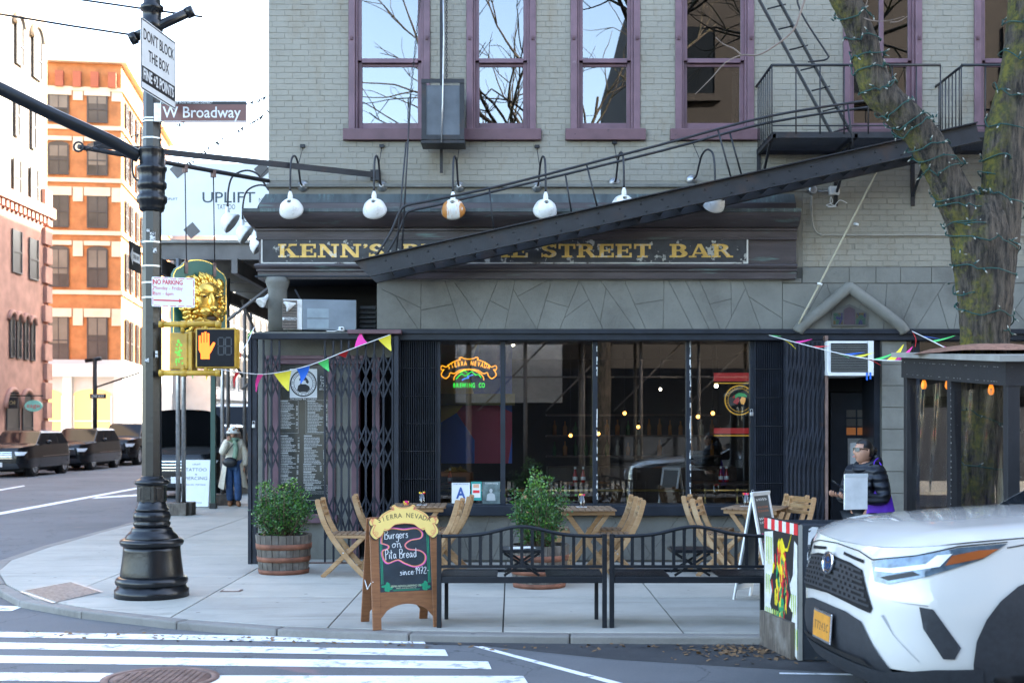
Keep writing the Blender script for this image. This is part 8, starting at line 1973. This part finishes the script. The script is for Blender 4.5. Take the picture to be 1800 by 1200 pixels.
for i, (pb, pt_) in enumerate(rowsw):
    zb_, h_ = HC + (745 - pb) * zk, (pb - pt_) * zk
    for kx in (-3.55, -1.35, -5.75, -7.9):
        winpart(ob, OM @ rot_frame((kx, -.06, zb_), (1, 0, 0), (0, 0, 1)), 1.18, h_, mt['fdark'], mt['glass_far'], 'seg' if i in (1, 3) else False, sill=None)
        if (i * 5 + int(kx * 3)) % 3: MB().box(kx - .5, kx + .5, -.095, -.085, zb_ + h_ * (.35 + .09 * ((i + int(kx)) % 5)), zb_ + h_ - .05).build('pane_glint', mt['pane_glint'], ob)  # pale sheet over some panes, painted stand-in for window reflections
        MB().box(kx - .75, kx + .75, -.14, -.001, zb_ + h_ + (.25 if i in (1, 3) else 0), zb_ + h_ + .5).build('lintel', mt['ostone'], ob)
    for ky in (1.6, 3.4, 5.6, 7.6, 10, 12.4, 15): winpart(ob, OM @ rot_frame((.06, ky, zb_), (0, 1, 0), (0, 0, 1)), .95, h_, mt['fdark'], mt['glass_far'])
    MB().box(-ow, .12, -.12, od, zb_ - .42, zb_ - .18).build('band', mt['ostone'], ob)
    for kx in (-2.45, -.25, -4.65, -6.8): MB().box(kx - .28, kx + .28, -.10, -.001, zb_ + h_ * .82, zb_ + h_ + .5).build('pilaster_cap', mt['ostone'], ob)
mt['shopglow'] = EM('lit_shop_interior', (.85, .55, .18), .11)
for kx in (-1.6, -4.4, -7.2):
    winpart(ob, OM @ rot_frame((kx, -.16, .5), (1, 0, 0), (0, 0, 1)), 2.2, 3.0, mt['plastic_white'], mt['shopglow'], 'seg'); 
for kx in (-.1, -3.0, -5.8): MB().box(kx - .25, kx + .25, -.4, -.151, 0, 4.6).build('column', mt['plastic_white'], ob)
MB().box(-ow, .3, -.55, -.151, 4.6, 5.3).build('shop_cornice', mt['plastic_white'], ob)
# brownstone with arches at the left edge
XBn = -23.0
bn_ = thing('brownstone_building', 'reddish brownstone building with arches at the left edge, pale sunlit upper floors', 'building', (XBn, 62.1, 0))
mt['bstone'] = M('rough_brownstone', (.46, .25, .19), .85, 0, .22, 1.3, .6, 5, world=True); mt['bpale'] = M('pale_stone_wall', (.42, .34, .25), .8, 0, .1, 1, .3, 8)
def BP(px, py): Yb = -XBn * FPX / (900 - px); return Yb, HC + (745 - py) * Yb / FPX
zc_ = BP(40, 365)[1]; y1b = BP(85, 500)[0]
MB().box(XBn - 9, XBn, 34, y1b, 0, zc_).build('lower_wall', mt['bstone'], bn_, True); MB().box(XBn - 9, XBn - .05, 34, y1b - .05, zc_ + .5, 27).build('upper_wall', mt['bpale'], bn_, True)
MB().box(XBn - 9, XBn + .3, 34, y1b + .25, zc_, zc_ + .5).build('string_course', mt['bstone'], bn_, True); MB().box(XBn - 9, XBn + .25, 34, y1b + .2, 26.4, 27.2).build('cornice', mt['bpale'], bn_, True)
den = [MB().box(XBn, XBn + .2, y, y + .25, zc_ - .35, zc_ - .001).build('dentil', mt['bstone'], bn_, True) for y in [46 + .5 * i for i in range(32)]]
for k in range(14): MB().box(XBn - .02, XBn + .16, y1b - .6 - .2 * (k % 2), y1b + .12, .2 + k * .95, 1.0 + k * .95).build('quoin', mt['bstone'], bn_, True)
def bwin(px0, px1, py0, py1, arch, fm):
    ya, z0 = BP((px0 + px1) / 2, py1); wd = BP(px1, 0)[0] - BP(px0, 0)[0]; z1 = BP((px0 + px1) / 2, py0)[1]
    h_ = z1 - z0 - (wd / 2 if arch else 0); winpart(bn_, rot_frame((XBn + .02, ya, z0), (0, 1, 0), (0, 0, 1)), wd, h_, fm, mt['glass_far'], 'round' if arch else False, sash=False)
    if arch:
        MB().tube([Vector((XBn + .05, ya + (wd / 2 + .12) * math.cos(R(a)), z0 + h_ + (wd / 2 + .12) * math.sin(R(a)))) for a in range(0, 181, 20)], .12, 6).build('arch_moulding', mt['bstone'] if z0 < zc_ else mt['bpale'], bn_, True)
for a in ((27, 40, 30, 115, 1), (57, 73, 50, 140, 1), (25, 33, 165, 240, 0), (54, 62, 185, 262, 0), (22, 36, 280, 345, 0), (52, 66, 296, 360, 0), (20, 37, 405, 480, 0), (50, 66, 420, 492, 0), (16, 24, 552, 628, 1), (28, 36, 555, 630, 1), (41, 48, 558, 632, 1), (53, 60, 562, 634, 1), (10, 33, 688, 790, 1), (38, 56, 690, 790, 1)): bwin(*a, mt['fdark'])
def hang(name, label, px, py, w_, h_, mat, oval=False, txt=None):
    p = W(px, py, 57.0); t = thing(name, label, 'sign', p); poly = [(w_ / 2 * math.cos(i * .4), h_ / 2 * math.sin(i * .4)) for i in range(16)] if oval else [(-w_ / 2, -h_ / 2), (w_ / 2, -h_ / 2), (w_ / 2, h_ / 2), (-w_ / 2, h_ / 2)]
    MB().prism(poly, .1, FRONT(*p)).build('panel', mat, t, True); MB().tube([p + Vector((-w_ / 2 - .8, .05, h_ / 2 + .2)), p + Vector((w_ / 2, .05, h_ / 2 + .2))], .03, 6).build('bracket', mt['black'], t, True)
    if txt: text(txt, h_ * .5, M('sign_gold', (.5, .42, .2), .5) if not oval else mt['flag_red'], t, FRONT(p.x, p.y - .105, p.z), width=w_ * .75)
hang('shop_sign', 'black rectangular shop sign hanging from the brownstone', 16, 708, .85, .5, mt['text_black'], False, 'NOCCHI'); hang('shop_sign', 'mint green oval shop sign hanging from the brownstone', 60, 713, .8, .52, M('mint', (.25, .62, .50), .5), True, 'sage')
# white cast-iron row further down, plain blocks beyond
wi = thing('cast_iron_building', 'pale cast iron building with rows of columns far down the avenue', 'building', (-23.5, 100, 0)); ci = M('pale_iron', (.62, .61, .57), .6, 0, .1, 1)
MB().box(-33, -23.5, 98, 150, 0, 21).build('wall', ci, wi, True)
for fl_ in range(5):
    z = .6 + fl_ * 4.1; MB().box(-23.501, -23.1, 98, 150, z + 3.2, z + 3.6).build('cornice', ci, wi, True)
    for k in range(18): winpart(wi, rot_frame((-23.47, 99.8 + k * 2.8, z), (0, 1, 0), (0, 0, 1)), 1.7, 2.5, ci, mt['glass_far'], 'seg', sash=False)
MB().box(-24.0, -23.0, 97.9, 150, 20.4, 21.4).build('roof_cornice', ci, wi, True)
for i, (x0, x1, y0, h_, c, lab) in enumerate(((-60, -33, 90, 30, (.5, .42, .33), 'tall tan block behind the orange brick building'), (-14, 8, 190, 26, (.45, .4, .36), 'distant grey block closing the avenue'))):
    fb = thing('distant_building', lab, 'building', (x0, y0, 0)); MB().box(x0, x1, y0, y0 + 30, 0, h_).build('wall', M('far_wall_%s' % 'ab'[i], c, .8, 0, .1, .3), fb, True)
    for r_ in range(int(h_ / 4)):
        for k in range(int((x1 - x0) / 3.2)): winpart(fb, rot_frame((x0 + 1.6 + k * 3.2, y0 - .03, 1.2 + r_ * 4), (1, 0, 0), (0, 0, 1)), 1.4, 2.2, mt['fdark'], mt['glass_far'], False, sash=False)
rb = thing('avenue_row_building', 'plain brick row along the avenue with unseen blocks added against sky reflections', 'building', (XL, 60, 0)); MB().box(XL, 30, 60.2, 80, 0, 25).build('wall', mt['sidebrick'], rb, True); MB().box(XL, 30, 80.2, 107, 0, 6.5).build('added_low_wing', mt['sidebrick'], rb, True); MB().box(XL, 30, 108, 185, 0, 20).build('added_rear_block', mt['sidebrick'], rb, True)  # low wing and rear block added unseen to block sky reflected in cars
# street lamp with one way sign
sl_ = thing('street_lamp', 'slim black lamp post with a one way sign before the orange building', 'street lamp', (X(167, 56), 56, ZR)); p = W(167, 632, 56)
MB().tube([(p.x, 56, 0), (p.x, 56, Z(632, 56))], .10, 10).build('post', mt['black'], sl_, True); MB().tube([W(150, 634, 56), W(178, 630, 56)], .09, 8).build('lamp_head', mt['black'], sl_, True); MB().tube([W(170, 680, 56), W(245, 655, 54)], .04, 6).build('arm', mt['black'], sl_, True)
MB().box(X(158, 55.8), X(186, 55.8), 55.8, 55.85, Z(700, 55.8), Z(692, 55.8)).build('one_way_plate', mt['text_black'], sl_, True); text('ONE WAY', .2, mt['text_white'], sl_, FRONT(X(172, 55.8), 55.79, Z(696, 55.8)), width=.55)
# ------------------------------------------------------------------ pavement shed with banner
YSh = 25.0
ps = thing('sidewalk_shed', 'steel sidewalk shed with a white banner over the avenue pavement', 'scaffold', (-5.2, YSh, 0)); zd = Z(428, YSh); mt['shedsteel'] = M('shed_steel', (.13, .12, .115), .6, .3, .3, 2)
for k in range(9): MB().box(-7.3, XL - .1, YSh + k * 2.0, YSh + .14 + k * 2.0, zd - .32, zd).build('cross_beam', mt['shedsteel'], ps, True)
for x in (-7.0, -5.5, -3.8): MB().box(x - .06, x + .06, YSh - .2, YSh + 18, zd - .62, zd - .321).build('girder', mt['shedsteel'], ps, True)
MB().box(-7.4, XL - .1, YSh - .1, YSh + 18, zd + .001, zd + .06).build('deck', mt['ply'], ps, True)
for px, Y in ((313, 25.0), (323, 25.2), (391, 28.2), (401, 28.4), (430, 33), (441, 36)):
    MB().tube([(X(px, Y), Y, .25), (X(px, Y), Y, zd - .3)], .045, 10).build('post', mt['steel'] if px < 400 else mt['shedsteel'], ps, True); MB().box(X(px, Y) - .2, X(px, Y) + .2, Y - .18, Y + .18, .001, .25).build('timber_block', mt['barrel'], ps, True)
for a, b in (((-6.6, 25.1, 3.2), (-4.3, 25.1, 5.0)), ((-6.1, 28.3, 2.6), (-3.6, 28.3, 4.8)), ((-6.2, 33, 4.8), (-4.4, 33, 2.4)), ((-6.4, 25.1, 4.6), (-6.1, 28.3, 2.9)), ((-6.1, 28.3, 4.6), (-6.0, 33, 2.4))): MB().tube([a, b], .035, 8).build('brace', mt['shedsteel'], ps, True)
bm_ = FRONT((X(268, YSh) + XL) / 2, YSh - .12, (Z(416, YSh) + Z(290, YSh)) / 2); bw_, bh_ = XL - X(268, YSh), Z(290, YSh) - Z(416, YSh)
bnr = MB().box(-bw_ / 2, bw_ / 2, -bh_ / 2, bh_ / 2, -.02, 0, bm_).build('banner', M('banner_vinyl', (.80, .80, .78), .6, 0, .05, 2), ps, True)
tl_ = M('banner_ink', (.05, .07, .08), .6); bx_ = lambda px, py: FRONT(X(px, YSh), YSh - .122, Z(py, YSh))
text('UPLIFT', .30, tl_, bnr, bx_(404, 350), width=1.05, bold=.002); text('TATTOO', .14, tl_, bnr, bx_(400, 366), width=.36); text('UPLIFT', .07, tl_, bnr, bx_(305, 352), width=.22); text('UPLIFT', .16, tl_, bnr, bx_(452, 388), width=.5); text('NYC', .12, tl_, bnr, bx_(466, 354), width=.2)
for px, py in ((316, 301), (340, 407), (463, 301)): MB().box(-.12, .12, -.12, .12, .001, .004, bx_(px, py) @ Matrix.Rotation(R(40), 4, 'Z')).build('corner_patch', mt['shedsteel'], bnr, True)
tb_ = thing('tattoo_board', 'white sandwich board reading TATTOO and PIERCING on the avenue pavement', 'sandwich board', (X(346, 27.5), 27.5, 0)); LFt = leanm(-.2, 0, R(10)); LBt = leanm(.25, 0, R(12), -1)
for L in (LFt, LBt): MB().box(-.30, .30, .02, 1.05, -.02, 0, L).build('board', mt['signwhite'], tb_, bevel=.004)
for s_, y, w_ in (('UPLIFT', .95, .18), ('TATTOO', .83, .46), ('&', .73, .05), ('PIERCING', .64, .50), ('WALK-INS   PORTFOLIO', .50, .44), ('UPLIFTTATTOO', .10, .3)): text(s_, .10 if w_ > .3 and y > .6 else .05, tl_, tb_, mw(tb_) @ LFt @ Matrix.Translation((0, y, .001)), width=w_)
gp_ = thing('green_sign_post', 'dark green square post standing at the kerb by the tattoo board', 'post', (X(375, 27), 27, 0)); MB().box(-.05, .05, -.05, .05, 0, Z(650, 27)).build('post', M('green_paint', (.012, .055, .04), .5), gp_); MB().box(-.07, .07, -.07, .07, 0, .12).build('foot', mt['black'], gp_)
# ------------------------------------------------------------------ other side of the cross street (seen mirrored in the glass)
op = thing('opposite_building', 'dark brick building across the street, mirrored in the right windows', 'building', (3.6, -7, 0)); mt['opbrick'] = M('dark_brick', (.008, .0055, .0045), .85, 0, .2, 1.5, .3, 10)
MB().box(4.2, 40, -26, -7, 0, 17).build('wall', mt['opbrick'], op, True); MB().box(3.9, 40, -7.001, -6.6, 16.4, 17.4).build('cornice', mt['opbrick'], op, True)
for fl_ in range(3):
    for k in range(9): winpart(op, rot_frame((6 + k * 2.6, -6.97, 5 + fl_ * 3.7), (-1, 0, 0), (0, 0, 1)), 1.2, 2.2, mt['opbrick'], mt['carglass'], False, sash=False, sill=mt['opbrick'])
MB().box(-2.5, 40, -7.0, -6.7, .0, 3.6).build('shop_front', mt['navy'], op, True)
lo_ = thing('low_opposite_building', 'low shop across the street behind a scaffold, mirrored in the windows', 'building', (-2.5, -7, 0)); MB().box(-2.5, 4.19, -26, -7.001, 0, 5.2).build('wall', mt['opbrick'], lo_, True); MB().box(-1.8, 1.6, -6.7, -6.66, 2.5, 4.4).build('white_hoarding', M('grey_hoarding', (.42, .44, .46), .7), lo_, True)
sf_ = thing('opposite_scaffold', 'steel scaffold in front of the low shop across the street', 'scaffold', (0, -5, 0))
for k in range(8):
    for y in (-3.6, -5.4): MB().tube([(-3 + k * 1.7, y, 0), (-3 + k * 1.7, y, 4.3)], .05, 8).build('post', mt['shedsteel'], sf_, True)
MB().box(-3.4, 10.5, -5.9, -3.2, 4.3, 4.5).build('deck', mt['shedsteel'], sf_, True)
for k in range(6): MB().tube([(-3 + k * 2, -3.6, 2.2), (-1 + k * 2, -3.6, 4.2)], .03, 6).tube([(-3 + k * 2, -3.6, 3.2), (-1 + k * 2, -3.6, 3.2)], .03, 6).build('brace', mt['shedsteel'], sf_, True)
mtr = thing('bare_tree', 'bare street tree across the street, mirrored in the upper windows', 'tree', (2.5, -2.6, 0)); tk = MB(); tk.tube(spline([(2.5, -2.6, 0), (2.55, -2.6, 4), (2.4, -2.6, 9)], 4), [.30, .29, .28, .28, .27, .26, .25, .24, .22], 12); tk.build('trunk', mt['bark'], mtr, True)
cr2 = MB(); rr = random.Random(77)
for k in range(11): branch(cr2, Vector((2.45, -2.6, 6.6 + k * .22)), Vector((rr.gauss(-.75, .6), rr.gauss(0, .4), .55)).normalized(), 3.3, .13, 4, rr)
cr2.build('crown', mt['bark'], mtr, True)
